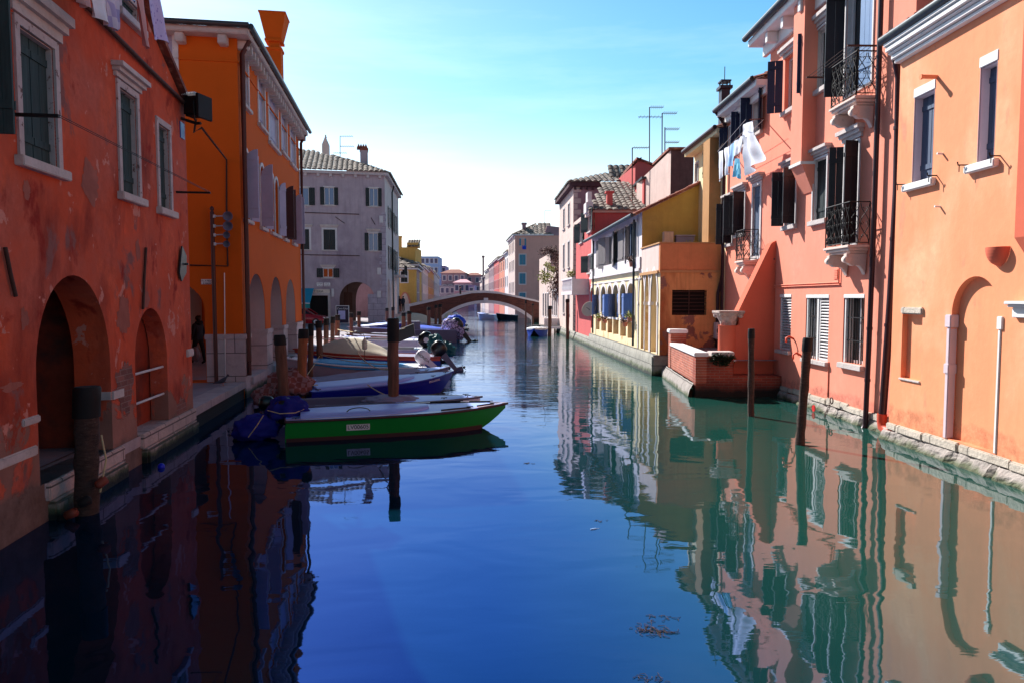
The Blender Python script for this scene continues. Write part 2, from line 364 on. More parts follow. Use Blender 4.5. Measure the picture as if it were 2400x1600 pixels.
def window(F, par, r, M, frame=.12, depth=.2, kind='closed', ang=(0, 0), sill=.1, hood=0, pane=True, leafw=None, name='window', slat=False, arched=False, glass='glass', shut='shutter', bars=False, label=None, fproud=.03):
    """one window: frame (the part) > shutter, pane, sill, hood"""
    u0, u1, z0, z1 = r; mid = (u0+u1)/2
    mb = MB()
    if frame: 
        if arched:
            a = (u1-u0)/2; zs = z1-a*1.1; inn = arch_pts(u0, u1, z0, zs, z1, 12); out = arch_pts(u0-frame, u1+frame, z0, zs, z1+frame, 12)
            n = len(inn); vs_ = [F.w(p[0], p[1], fproud) for p in inn]+[F.w(p[0], p[1], fproud) for p in out]+[F.w(p[0], p[1], 0.0) for p in out]+[F.w(p[0], p[1], 0) for p in inn]
            mb.add(vs_, [(i, i+1, n+i+1, n+i) for i in range(n-1)]+[(n+i, n+i+1, 2*n+i+1, 2*n+i) for i in range(n-1)]+[(3*n+i, 3*n+i+1, i+1, i) for i in range(n-1)])
        else: ring(mb, F, r, frame, -.01, fproud, bottom=(sill == 0))
    else: mb.fbox(F, u0+.002, u0+.05, z0+.002, z1-.002, -depth+.0, -depth+.05); mb.fbox(F, u1-.05, u1-.002, z0+.002, z1-.002, -depth, -depth+.05)
    if frame and not arched:
        for a, b, c, e in ((u0+.001, u0+.014, z0+.001, z1-.001), (u1-.014, u1-.001, z0+.001, z1-.001), (u0+.015, u1-.015, z1-.014, z1-.002), (u0+.015, u1-.015, z0+.001, z0+.012)): mb.fbox(F, a, b, c, e, -depth+.001, -.012)
    # sash frame inside the reveal
    if pane and (kind != 'closed'):
        ztop = z1-(0 if not arched else 0)
        for a, b in ((u0+.003, u0+.06), (mid-.035, mid+.035), (u1-.06, u1-.003)): mb.fbox(F, a, b, z0+.003, ztop-.003, -depth+.02, -depth+.07)
        for a, b in ((z0+.003, z0+.07), (ztop-.07, ztop-.003)): mb.fbox(F, u0+.061, u1-.061, a, b, -depth+.022, -depth+.068)
    o = mb.build(name, M['frame'], par, label=label)
    if pane:
        g = MB(); g.fbox(F, u0-.02, u1+.02, z0-.02, z1+.02, -depth-.03, -depth+.01); g.build('pane', M[glass], o)
    lw = leafw or (u1-u0)/2
    if kind == 'closed':
        for hu, sg in ((u0, 1), (u1, -1)):
            s = MB(); leaf(F, hu, lw-.005, z0+.01, z1-.01, 0, sg, s, d=-depth*.75, planks=2 if lw < .5 else 3); s.build('shutter', M[shut], o)
    elif kind == 'open':
        for hu, sg, an in ((u0, 1, ang[0]), (u1, -1, ang[1])):
            if an is None: continue
            s = MB(); leaf(F, hu, lw, z0+.01, z1-.01, an, sg, s, d=.05, arched=arched, planks=2 if lw < .5 else 3); s.build('shutter', M[shut], o)
    elif kind == 'louver':
        s = MB(); n = int((z1-z0)/.075)
        for k in range(n):
            z = z0+.03+k*(z1-z0-.06)/n
            s.obox(F.w(u0+.06, z+.05, -.10), F.t*(u1-u0-.12), F.n*.075-Vector((0, 0, .045)), (0, 0, .012))
        ring(s, F, (u0+.065, u1-.065, z0+.065, z1-.065), .06, -.11, -.03); s.build('shutter', M['frame'], o)
    if bars:
        s = MB(); n = max(4, int((u1-u0)/.11))
        for k in range(1, n): s.tube([F.w(u0+(u1-u0)*k/n, z0, -.07), F.w(u0+(u1-u0)*k/n, z1, -.07)], .011, 6)
        for zz in (.33, .66): s.fbox(F, u0, u1, z0+(z1-z0)*zz-.012, z0+(z1-z0)*zz+.012, -.08, -.06)
        s.build('grille', M['iron'], o)
    if sill:
        s = MB(); s.fbox(F, u0-frame-.07, u1+frame+.07, z0-sill, z0-.001, -.015, .10); s.build('sill', M['stone'], o, bevel=.01)
    if hood:
        s = MB(); e = frame+.04
        for k, (h0, h1, pr) in enumerate(((0, .35, .05), (.35, .65, .11), (.65, 1, .17))):
            s.fbox(F, u0-e-pr*.6, u1+e+pr*.6, z1+frame+.02+hood*h0, z1+frame+.02+hood*h1-.001, -.01, pr)
        s.build('hood', M['stone'], o)
    return o
def tiles(mb, o, ud, vd, poly, col=.24, row=.38, amp=.055, seg=5):
    "pan-tile roof surface: o origin, ud along the eave, vd up the slope, poly = outline in (a,b)"
    ud = Vector(ud).normalized(); vd = Vector(vd).normalized(); nn = ud.cross(vd).normalized()
    if nn.z < 0: nn = -nn
    a0 = min(p[0] for p in poly); a1 = max(p[0] for p in poly); b1 = max(p[1] for p in poly); b0 = min(p[1] for p in poly)
    nc = int((a1-a0)/col)+1; nr = int((b1-b0)/row)+1; o = Vector(o)
    for r in range(nr):
        for c in range(nc):
            ca, cb = a0+(c+.5)*col, b0+(r+.5)*row
            if not inside((ca, cb), poly): continue
            j = random.uniform(-.012, .012); vs_ = []
            for bb, lift in ((b0+r*row-.02, .035), (b0+(r+1)*row, .0)):
                for k in range(seg+1):
                    x = a0+c*col+col*k/seg; h = amp*math.sin(math.pi*k/seg)+lift+j
                    vs_.append(o+ud*x+vd*bb+nn*h)
            n = seg+1
            mb.add(vs_, [(k, k+1, n+k+1, n+k) for k in range(seg)], True)
            mb.add(vs_[:n]+[o+ud*(a0+c*col)+vd*(b0+r*row-.02)], [tuple(range(n, -1, -1))])
def chimney_flare(par, M, F, u, d, z0, z1, z2, z3, w0, w1, name='chimney', mat='wall'):
    "Venetian chimney: square shaft, narrow collar, flaring pot"
    mb = MB()
    def sq(u, d, z, w): return [F.w(u-w/2, z, d-w/2), F.w(u+w/2, z, d-w/2), F.w(u+w/2, z, d+w/2), F.w(u-w/2, z, d+w/2)]
    mb.loft([sq(u, d, z0, w0), sq(u, d, z1, w0), ], sm=False)
    mb.loft([sq(u, d, z1, w0*1.12), sq(u, d, z1+.1, w0*1.16)], sm=False)
    mb.loft([sq(u, d, z1+.1, w0*.75), sq(u, d, z2, w0*.75)], sm=False)
    mb.loft([sq(u, d, z2-.08, w0*1.2), sq(u, d, z2+.02, w0*1.2)], sm=False)
    mb.loft([sq(u, d, z2+.02, w0*1.08), sq(u, d, z3, w1)], sm=False)
    mb.loft([sq(u, d, z3, w1*1.04), sq(u, d, z3+.06, w1*1.04)], sm=False)
    return mb.build(name, M[mat], par)
# ================================================================== facade planes (measured on the photograph)
pA, pB = ground(104, 1133, .47), ground(453, 957, .47)
FR = Fac(pA, pB-pA)                                   # red house on the left
pC = ground(573, 893, .47)
tO = Vector((-.155, 1, 0)).normalized()
FO = Fac(pC, tO)                                      # orange house, canal side
FOC = Fac(pC, (-tO.y, tO.x), side=-1)                  # orange house, side towards the camera
pG = ground(905, 756, .47)
FG = Fac(pG, (-.978, -.206), side=-1); FGS = Fac(pG, (-.075, 1))
if FOC.n.y > 0: FOC.n *= -1
if FG.n.y > 0: FG.n *= -1
# ================================================================== materials
M = {}
M['stone'] = stone('istrian_stone', (196, 184, 180), .2, 3, tide=False)
M['frame'] = paint('white_frame', (205, 200, 200), .7, .1, 4, chips=((120, 100, 95), .66))
M['white'] = paint('white_paint', (225, 222, 220), .5, .06, 4)
M['glass'] = glassm('dark_glass'); M['glassb'] = glassm('sky_glass', (90, 110, 150))
M['dark'] = paint('dark_interior', (22, 18, 18), .9, .2, 2)
M['iron'] = paint('black_iron', (26, 22, 22), .6, .3, 12, spec=.3)
M['rust'] = paint('rusty_iron', (70, 44, 36), .8, .35, 8)
M['pipe'] = paint('brown_downpipe', (74, 34, 34), .45, .12, 3)
M['tshut'] = paint('weathered_teal_shutter', (48, 66, 66), .8, .35, 3, (6, 6, .6), chips=((120, 90, 72), .70))
M['lshut'] = paint('lavender_grey_shutter', (166, 158, 182), .6, .08, 3)
M['gshut'] = paint('dark_green_shutter', (22, 34, 36), .55, .2, 6)
M['bshut'] = paint('deep_blue_shutter', (16, 28, 62), .5, .12, 6)
M['blackshut'] = paint('near_black_shutter', (22, 22, 32), .5, .15, 6)
M['sshut'] = paint('slate_blue_shutter', (74, 88, 112), .6, .1, 6, (5, 5, .5))
M['tealshut'] = paint('bright_teal_shutter', (70, 140, 165), .6, .1, 6)
M['red'] = stucco('peeling_red_plaster', (206, 84, 52), .2, patches=[((190, 94, 74), .5, .42, .60, 1), ((206, 92, 62), 1.3, .55, .62, .6), ((130, 46, 34), .8, .54, .70, .45), ((140, 88, 82), .9, .60, .64, .7), ((150, 44, 30), 1.7, .58, .66, .6), ((204, 132, 116), 2.6, .615, .635, .8)], streak=.3, tide=(.55, (120, 98, 90)), worn=((150, 105, 92), 2.2, .9), bmp=.5)
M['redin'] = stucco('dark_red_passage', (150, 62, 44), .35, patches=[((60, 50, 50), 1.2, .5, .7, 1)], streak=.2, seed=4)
M['orange'] = stucco('orange_plaster', (204, 92, 22), .05, streak=.05, bmp=.12, seed=2)
M['soffit'] = stucco('pale_soffit', (186, 168, 168), .08, streak=.12, seed=3)
M['pier'] = stone('pier_stone', (186, 170, 172), .2, 2.2, joints=(1.1, .62), tide=True, F=FO)
M['pierc'] = stone('pier_stone_side', (186, 170, 172), .2, 2.2, joints=(1.0, .62), tide=True, F=FOC)
M['kerb'] = stone('quay_coping_stone', (178, 160, 160), .22, 2.5, joints=(1.3, 9), tide=True, F=FR)
M['ledge'] = stone('white_ledge_stone', (196, 172, 164), .25, 3, joints=(.75, .21), tide=True, F=FR, bmp=.8)
M['quaybrick'] = brick('quay_brick', FR, (120, 58, 44), (92, 44, 36), (110, 90, 84))
M['grey'] = stucco('grey_lilac_plaster', (176, 160, 168), .12, patches=[((140, 124, 136), .35, .5, .7, .7)], streak=.5, seed=5, bmp=.1)
M['grey2'] = stucco('grey_white_plaster', (196, 184, 184), .1, streak=.35, seed=6, bmp=.1)
M['greyq'] = stone('quoin_stone', (176, 164, 176), .2, 2, joints=(.8, .55), tide=False, F=FG)
M['tile'] = tilem('roof_tiles_grey', (132, 116, 106), (78, 66, 62), (176, 164, 150))
M['tiler'] = tilem('roof_tiles_red', (140, 70, 52), (104, 56, 48), (170, 110, 88))
M['ybld'] = stucco('ochre_yellow_plaster', (214, 168, 92), .1, streak=.2, seed=8)
M['turq'] = paint('turquoise_awning', (20, 140, 170), .7, .08, 3)
M['zinc'] = paint('dark_zinc_gutter', (60, 66, 70), .4, .15, 5, metal=.4)
M['pave'] = stone('quay_paving', (150, 140, 146), .18, 1.2, tide=False)
# ================================================================== ground sheets
# quay on the left: coping line follows the houses and the open fondamenta
EDGE = [FR.w(-14, 0, -.04), FR.w(0, 0, -.04), pB+Vector((-.04, 0, 0)), pC+Vector((-.02, 0, 0)), FO.w(10.15, 0, -.02), Vector((-9.7, 37.7, 0)), Vector((-10.1, 52, 0)), Vector((-11.4, 66, 0)), Vector((-12.9, 84, 0)), Vector((-12.6, 100, 0)), Vector((-20.5, 200, 0)), Vector((-34, 420, 0))]
EDGE = [Vector((p.x, p.y, 0)) for p in EDGE]
mb = MB(); z = .455
mb.add([Vector((p.x, p.y, z)) for p in EDGE]+[Vector((-400, 420, z)), Vector((-400, EDGE[0].y, z))], [tuple(range(len(EDGE)+2))])
mb.build('pavement', M['pave'], kind='structure', loc=(-30, 40, z))
mb = MB(); mb.add([(-900, -500, -1.6), (900, -500, -1.6), (900, 1600, -1.6), (-900, 1600, -1.6)], [(0, 1, 2, 3)])
mud, t_, b_ = newmat('canal_mud'); b_.inputs['Base Color'].default_value = L((50, 52, 40)); b_.inputs['Roughness'].default_value = 1
mb.build('ground', mud, kind='structure', loc=(0, 0, -1.6))
# quay wall: brick face under a stone coping
qt = thing('quay_wall', 'low brick and stone quay wall edging the left side of the canal', 'quay wall', (pC.x, pC.y, 0))
mb = MB(); cp = MB()
for i in range(len(EDGE)-1):
    a, b = EDGE[i], EDGE[i+1]; d = (b-a).normalized(); n = Vector((d.y, -d.x, 0))
    mb.add([a+n*.0+Vector((0,0,-1.6)), b+Vector((0,0,-1.6)), b+Vector((0,0,.33)), a+Vector((0,0,.33))], [(0,1,2,3)])
    if i >= 1: cp.obox(a-n*.42+Vector((0,0,.30)), b-a, n*.47, (0,0,.17))
mb.build('brick_face', M['quaybrick'], qt); cp.build('coping', M['kerb'], qt)
# ================================================================== water
def water_mat():
    m, t, bs = newmat('canal_water')
    bs.inputs['Base Color'].default_value = (.004, .044, .036, 1)
    bs.inputs['Roughness'].default_value = .02; bs.inputs['IOR'].default_value = 3.1
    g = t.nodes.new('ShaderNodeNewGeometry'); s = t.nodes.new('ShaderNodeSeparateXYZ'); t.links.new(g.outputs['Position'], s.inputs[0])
    # reflected sky and shade put into the colour at left, sunlit teal at right
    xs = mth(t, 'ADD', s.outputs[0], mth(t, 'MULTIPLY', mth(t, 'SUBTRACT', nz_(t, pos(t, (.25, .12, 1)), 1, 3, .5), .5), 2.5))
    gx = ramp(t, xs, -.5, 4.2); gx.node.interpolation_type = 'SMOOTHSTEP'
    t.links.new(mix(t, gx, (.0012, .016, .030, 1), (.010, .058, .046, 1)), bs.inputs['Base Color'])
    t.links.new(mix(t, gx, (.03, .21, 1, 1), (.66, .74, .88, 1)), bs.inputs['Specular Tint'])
    a = nz_(t, pos(t, (.55, .9, 1)), 1.0, 2.0, .5, .6)          # slow swell that bends reflections
    b = nz_(t, pos(t, (.8, 2.6, 1)), 1.6, 3.0, .55, .3)       # wind ripples, breeze-swept reach further up
    wsel = ramp(t, s.outputs[1], 14, 32, .06, 1.0)
    patch = ramp(t, nz_(t, pos(t, (.10, .16, 1)), 1.0, 3, .5), .35, .65, .35, 1)
    b2 = mth(t, 'MULTIPLY', mth(t, 'MULTIPLY', b, wsel), patch)
    bp = t.nodes.new('ShaderNodeBump'); bp.inputs['Strength'].default_value = 1; bp.inputs['Distance'].default_value = 1
    h = mth(t, 'ADD', mth(t, 'MULTIPLY', a, .011), mth(t, 'MULTIPLY', b2, .022))
    t.links.new(h, bp.inputs['Height']); t.links.new(bp.outputs[0], bs.inputs['Normal'])
    return m
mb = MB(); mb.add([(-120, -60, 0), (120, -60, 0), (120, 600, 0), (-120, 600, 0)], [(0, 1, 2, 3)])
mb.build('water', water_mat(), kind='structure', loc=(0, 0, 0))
# ================================================================== red house, left foreground
base = FR.w(0, 0, -3); red = thing('house', 'peeling red plaster house with two arches at the left edge', 'house', base)
uc = FR.U(444, 640)
def P(F, x, y): return F.hit(x, y)
top = [P(FR, 425, 243), P(FR, 352, 64), P(FR, 322, -20), P(FR, 280, -150)]
ol = [(-13, -1.5), (uc, -1.5), (uc, top[0][1])]+[(min(p[0], uc-.02*(i+1)), p[1]) for i, p in enumerate(top[1:])]+[(-13, top[-1][1])]
ra1 = FR.rect(92, 1000, 1133, 266); ra2 = FR.rect(320, 900, 1018, 395)
a1top = FR.hit(184, 646)[1]; a2top = FR.hit(361, 722)[1]
A1 = arch_pts(ra1[0], ra1[1], .47, 1.75, a1top, 20); A2 = arch_pts(ra2[0], ra2[1], .47, 1.65, a2top, 16)
w1 = FR.rect(46, 62, 366, 127); w2 = FR.rect(281, 206, 450, 320); w3 = FR.rect(371, 290, 486, 396)
w4 = FR.rect(281, -20, 22, 322)
mb = MB(); wall_face(mb, FR, ol, [(A1, .5), (A2, .3), (rect_pts(w1), .18), (rect_pts(w2), .16), (rect_pts(w3), .16), (rect_pts(w4), .18)])
extrude_sides(mb, FR, ol, 7)
mb.build('wall', M['red'], red)
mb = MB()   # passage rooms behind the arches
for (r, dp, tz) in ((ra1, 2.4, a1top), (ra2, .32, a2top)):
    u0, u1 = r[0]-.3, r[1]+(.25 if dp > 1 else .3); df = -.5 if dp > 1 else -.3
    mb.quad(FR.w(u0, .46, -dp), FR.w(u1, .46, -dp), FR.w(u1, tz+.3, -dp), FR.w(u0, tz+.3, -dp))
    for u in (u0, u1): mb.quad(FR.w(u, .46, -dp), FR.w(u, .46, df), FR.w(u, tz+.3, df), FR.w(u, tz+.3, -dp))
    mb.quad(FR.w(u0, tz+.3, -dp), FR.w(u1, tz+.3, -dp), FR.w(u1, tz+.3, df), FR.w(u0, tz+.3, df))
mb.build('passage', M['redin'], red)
mb = MB(); sx = ra1[0]+1.1
mb.fbox(FR, ra1[1]-.02, ra1[1]+.42, 1.18, 1.36, -.5, .03); mb.build('impost_block', M['stone'], red, bevel=.03)
mb = MB(); mb.fbox(FR, FR.U(141, 980), FR.U(160, 980), .47, 1.55, -2.38, -2.2); mb.build('door_jamb', M['stone'], red)
# ledges and steps of white stone at the waterline
for k, (xa, xb, zt) in enumerate(((104, 284, .47), (328, 453, .49))):
    u0, u1 = FR.hit(xa, 1100)[0] if k == 0 else FR.hit(xa, 1018)[0], FR.hit(xb, 1049 if k == 0 else 957)[0]
    mb = MB(); mb.fbox(FR, u0, u1, .25, zt, -.5, .06); mb.build('stone_ledge', M['ledge'], red, bevel=.015)
    mb = MB(); mb.fbox(FR, u0+.05, u1-.02, -.6, .245, -.3, .12); mb.build('stone_footing', M['ledge'], red, bevel=.04)
for q in ((-8, ra1[0]-.05, .86, .98, -.1, .02), (ra1[0]-.35, ra1[0]+.02, 1.24, 1.33, -.2, .03), (uc-.35, uc+.03, 1.55, 1.70, -.2, .04)): mb = MB(); mb.fbox(FR, *q); mb.build('stone_band', M['stone'], red, bevel=.015)
Mt = dict(M); Mt['shutter'] = M['tshut']; Mt['frame'] = paint('worn_white_frame', (188, 172, 170), .85, .15, 5, chips=((104, 64, 56), .58))
for i, (r, hd) in enumerate(((w1, .34), (w2, .2), (w3, 0), (w4, 0))):
    window(FR, red, r, Mt, frame=.10, depth=.15, kind='closed', shut='tshut', hood=hd, sill=.12)
mb = MB(); pl = [FR.w(FR.hit(x, y)[0], FR.hit(x, y)[1], .06) for x, y in ((-40, -150), (80, -70), (184, 6), (260, 82), (340, 161), (425, 242))]
mb.tube(pl, .035, 8); mb.build('cable_conduit', M['rust'], red)
for tri in (((4, 580), (16, 640), (29, 695)), ((337, 581), (333, 650), (330, 725))):
    mb = MB(); mb.tube([FR.w(*FR.hit(*q), .035) for q in tri], .022, 6); mb.build('iron_tie_bar', M['rust'], red)
ua, za = FR.hit(420, 577); ub, zb = FR.hit(419, 660); um, zm = FR.hit(430, 600); ul, zl = FR.hit(414, 640)
mb = MB(); mb.prism([FR.w(ua, za, .03), FR.w(um, zm, .03), FR.w(um-.03, zb+.18, .03), FR.w(ub, zb, .03), FR.w(ul, zl, .03)], FR.n*.03); mb.tube([FR.w(um-.12, (za+zb)/2, .03), FR.w(um-.12, (za+zb)/2, .12)], .02); mb.build('anchor_plate', M['zinc'], red)
for y in (868, 922):
    mb = MB(); mb.tube([FR.w(ra2[0]-.02, 1.47 if y < 900 else .98, -.08), FR.w(ra2[1]+.02, 1.47 if y < 900 else .98, -.08)], .022, 8)
    mb.build('rail', M['frame'], red)
M['rubblered'] = brick('exposed_rubble_brick', FR, (150, 92, 80), (118, 70, 62), (150, 124, 116), tide=False, sx=.24, sy=.085)
M['greyrender'] = stucco('bare_grey_render', (164, 96, 82), .3, streak=.2, seed=61, bmp=.6)
def patch(F, x, y, rx, ry, mat, seed, par, d=.004):
    u, z = F.hit(x, y); ux = abs(F.U(x+rx, y)-F.U(x-rx, y))/2; k = abs(F.hit(x, y-ry)[1]-F.hit(x, y+ry)[1])/2; pts = []
    for i in range(48):
        a_ = 2*math.pi*i/48; q = 1+.45*noise.noise(Vector((math.cos(a_)*1.3, math.sin(a_)*1.3, seed)))+.28*noise.noise(Vector((math.cos(a_)*4, math.sin(a_)*4, seed+9)))
        pts.append(F.w(u+ux*q*math.cos(a_), z+k*q*math.sin(a_), d))
    mb = MB(); mb.add(pts, [tuple(range(48))]); mb.build('worn_patch', M[mat], par)
for i, q in enumerate(((290, 738, 15, 44, 'greyrender'), (322, 590, 5, 26, 'greyrender'), (57, 745, 9, 26, 'greyrender'), (292, 905, 19, 66, 'rubblered'), (426, 965, 11, 32, 'rubblered'), (343, 700, 7, 20, 'greyrender'), (212, 428, 20, 50, 'greyrender'), (61, 446, 8, 22, 'greyrender'), (30, 905, 26, 9, 'greyrender'))): patch(FR, *q[:4], q[4], i*3.3+1, red)
# shutter edge at the far left of the photo and roof verge
r0 = FR.rect(-90, -30, 320, -30); mb = MB(); leaf(FR, FR.U(-58, 150), .3, FR.hit(-2, 330)[1], FR.hit(-2, -60)[1], 90, -1, mb, d=.04); mb.build('shutter', M['tshut'], red)
mb = MB(); q = [FR.w(p[0]+.03, p[1]+.03, .12) for p in ol[2:5]]+[FR.w(p[0]+.03, p[1]+.12, .12) for p in ol[2:5]][::-1]
mb.prism(q, FR.n*-7.1); mb.build('roof', M['tiler'], red)
# ================================================================== orange house
org = thing('house', 'saturated orange house with arcade of three white-lined arches over the canal', 'house', FO.w(5, 0, -4))
ztop = FO.hit(575, 46, .4)[1]-.2; uE = FO.U(702, 450)
arcs = [(581, 621, 600, 642), (633.5, 661, 645, 649), (670, 692, 680, 655)]
oh = []; ar = []
for xa, xb, xm, yt in arcs:
    u0, u1 = FO.U(xa), FO.U(xb); zt = FO.hit(xm, yt)[1]; ar.append((u0, u1, zt)); oh.append((arch_pts(u0, u1, .47, zt-1.15, zt, 20), .75))
W = [(565.5, 98, 238, 580), (604.5, 158, 288, 619), (629, 199, 330, 650), (658.5, 247, 352, 671), (679.5, 281, 380, 691)]
wr = [FO.rect(*q) for q in W]
mz0 = FO.hit(572, 512)[1]; mz1 = FO.hit(575, 367)[1]
AW = [(571.5, 575), (609, 613), (633, 638.5), (643, 650), (662, 667), (683, 687)]
aw = []
for xa, xb in AW:
    u0, u1 = FO.U(xa, 450), FO.U(xb, 450)
    u1 = u0+.68
    aw.append((u0, u1, mz0, mz1+.15))
ol = [(0, -1.5), (uE, -1.5), (uE, ztop), (0, ztop)]
mb = MB()
wall_face(mb, FO, ol, oh+[(rect_pts(r), .2) for r in wr]+[(arch_pts(r[0], r[1], r[2], r[3]-.4, r[3], 10), .2) for r in aw])
# side towards the camera
UL = 9.0
aC = FOC.U(481, 780); cz = FOC.hit(441, 655)[1]
archC = arch_pts(aC, aC+2.6, .47, 2.4, FOC.hit(430, 652)[1]+.05, 20)
wc = FOC.rect(352, 72, 192, 405)
olc = [(0, -1.5), (UL, -1.5), (UL, ztop), (0, ztop)]
wall_face(mb, FOC, olc, [(archC, .6), (rect_pts(wc), .12)])
# back, end and top
mb.quad(FOC.w(UL, 0, 0), FOC.w(UL, ztop, 0), FOC.w(UL, ztop, -10), FOC.w(UL, 0, -10))
mb.quad(FO.w(uE, -1, 0), FO.w(uE, ztop, 0), FO.w(uE, ztop, -UL), FO.w(uE, -1, -UL))
mb.build('wall', M['orange'], org)
mb = MB()    # arcade interior: vault ceiling and back wall
for (u0, u1, zt) in ar:    # white plaster lining the arch heads and jambs
    A = arch_pts(u0+.012, u1-.012, .47, zt-1.15, zt-.012, 20); n = len(A)
    mb.add([FO.w(p[0], p[1], -.012) for p in A]+[FO.w(p[0], p[1], -.75) for p in A], [(i, i+1, n+i+1, n+i) for i in range(n-1)], True)
mb.build('arch_lining', M['soffit'], org)
mb = MB(); zc = 4.9
mb.quad(FO.w(.3, zc, -.75), FO.w(uE-.1, zc, -.75), FO.w(uE-.1, zc, -4), FO.w(.3, zc, -4))
mb.quad(FO.w(.3, .46, -4), FO.w(uE-.1, .46, -4), FO.w(uE-.1, zc, -4), FO.w(.3, zc, -4))
mb.quad(FO.w(0, zc, -4), FO.w(10, zc, -4), FO.w(10, .46, -8.8), FO.w(0, .46, -8.8))
mb.build('arcade_ceiling', M['soffit'], org)
bd_ = paint('brown_door', (70, 48, 40), .6)
for k in range(3): mb = MB(); mb.fbox(FO, 2+k*2.8, 3.3+k*2.8, .47, 2.9, -3.99, -3.93); mb.build('arcade_door', bd_, org)
mb = MB(); z1 = FOC.hit(560, 783)[1]; cap = .14
piers = [(0, ar[0][0]), (ar[0][1], ar[1][0]), (ar[1][1], ar[2][0]), (ar[2][1], uE)]
for k, (a, b) in enumerate(piers):
    pb = MB(); pb.fbox(FO, a-(.03 if k else .0), b+.03, -.8, z1-cap, -.78, .04); pb.fbox(FO, a-.06 if k else .0, b+.06, z1-cap+.002, z1, -.80, .07)
    pb.build('pier', M['pier'], org, bevel=.012)
pb = MB(); pb.fbox(FOC, -.04, aC-.02, .47, z1-cap, -.3, .04); pb.fbox(FOC, -.07, aC+.01, z1-cap+.002, z1, -.3, .07); pb.build('corner_pier', M['pierc'], org, bevel=.012)
for (a, b, zt) in ar:
    mb = MB(); mb.fbox(FO, a, b, .30, .52, -.75, .10); mb.fbox(FO, a, b, -.8, .295, -.6, .03); mb.build('threshold', M['pier'], org, bevel=.012)
Mo = dict(M); Mo['shutter'] = M['lshut']
for r in wr: window(FO, org, r, Mo, frame=.09, depth=.14, kind='closed', shut='lshut', sill=.1)
window(FOC, org, wc, Mo, frame=.14, depth=.1, kind='closed', shut='lshut', sill=0)
openings = [(90, 150), (90, 150), (None, None), (None, 150), (92, 120), (92, 90)]
Mb = dict(Mo); Mb['blshut'] = paint('brown_shutter_back', (70, 42, 44), .7)
for k, (r, an) in enumerate(zip(aw, openings)):
    window(FO, org, r, Mb, frame=.1, depth=.16, kind='open', ang=an, shut='lshut' if k < 4 else ('blshut' if k == 4 else 'lshut'), sill=.1, arched=True, leafw=.34)
# cornice with brackets on both faces
cn = MB(); cn.fbox(FO, -.35, uE+.2, ztop, ztop+.16, -.4, .36); cn.fbox(FOC, -.30, UL, ztop+.001, ztop+.159, -.3, .36); cn.build('cornice', M['stone'], org, bevel=.02)
k = 0
while k*.42 < uE: br = MB(); br.fbox(FO, .1+k*.42, .25+k*.42, ztop-.24, ztop-.002, -.02, .28); k += 1; br.build('cornice_bracket', M['stone'], org, bevel=.02)
k = 0
while k*1.05 < UL-1: br = MB(); br.fbox(FOC, .2+k*1.05, .42+k*1.05, ztop-.24, ztop-.002, -.02, .28); k += 1; br.build('cornice_bracket', M['stone'], org, bevel=.02)
mb = MB(); mb.fbox(FO, 0, uE, ztop-.62, ztop-.57, -.01, .03); mb.build('string_course', M['orange'], org); mb = MB(); mb.fbox(FOC, 0, UL, ztop-.62, ztop-.57, -.01, .03); mb.build('string_course', M['orange'], org)
rf = MB(); tiles(rf, FOC.w(-.4, ztop+.18, .42), FOC.t, -FOC.n+Vector((0, 0, .33)), [(0, 0), (10, 0), (10, 3), (3, 3)], col=.22)
vd = (-FO.n+Vector((0, 0, .33)))
tiles(rf, FO.w(-.4, ztop+.18, .42), FO.t, vd, [(0, 0), (uE+.7, 0), (uE+.7, 4), (4, 4)], col=.22)
rf.build('roof', M['tiler'], org)
mb = MB(); mb.tube([FO.w(-.36, ztop+.2, .44), FO.w(uE+.3, ztop+.2, .44)], .075, 8); mb.tube([FOC.w(-.4, ztop+.2, .44), FOC.w(UL, ztop+.2, .44)], .075, 8); mb.build('gutter', M['zinc'], org)
mb = MB(); mb.tube([FO.w(.14, ztop, .30), FO.w(.16, ztop-.35, .10), FO.w(.16, 1.0, .10)], .068, 10)
mb.tube([FO.w(.16, 1.0, .10), FO.w(.17, .62, .10)], .06, 8); mb.build('downpipe', M['pipe'], org)
mb = MB(); mb.tube([FO.w(uE-.05, ztop, .28), FO.w(uE-.05, ztop-.35, .10), FO.w(uE-.05, .6, .10)], .06, 8); mb.build('downpipe', M['pipe'], org)
# chimney: on the roof, behind the parapet line
cd = -1.3; F_ = Fac(FO.w(0, 0, cd), tO)
cu_, z3 = F_.hit(643, 62); _, z2 = F_.hit(643, 97); _, zb = F_.hit(643, 260)
wpx = F_.U(652, 150)-F_.U(634, 150)
chimney_flare(org, M, F_, cu_, 0, zb-1.2, z2-.45, z2, F_.hit(643, 42)[1], .62, 1.12, mat='orange')
# ================================================================== grey house with the bakery
gry = thing('house', 'grey lilac three storey house with shop and tall arch behind the boats', 'house', FG.w(5, 0, -5))
gz = FG.hit(905, 413)[1]; GL = 24
gr1 = [FG.rect(*q) for q in ((852+13.5, 441, 484, 886), (760, 439, 481, 783), (702-12, 439, 481, 724))]
gr2 = [FG.rect(*q) for q in ((864, 546, 588, 886), (758, 538, 586, 786), (696, 537, 585, 725))]
gmz = FG.rect(757, 629, 651, 781)
ga = FG.rect(795.6, 700, 743, 878.6); gat = FG.hit(837, 661)[1]
GA = arch_pts(ga[0], ga[1], .47, gat-ga[1]/2+ga[0]/2, gat, 22)
gdoor = FG.rect(716, 693, 749, 769)
mb = MB(); ol = [(0, -1), (GL, -1), (GL, gz), (0, gz)]
wall_face(mb, FG, ol, [(GA, .7), (rect_pts((gdoor[0], gdoor[1], .47, gdoor[3])), .3)]+[(rect_pts(r), .2) for r in gr1+gr2+[gmz]])
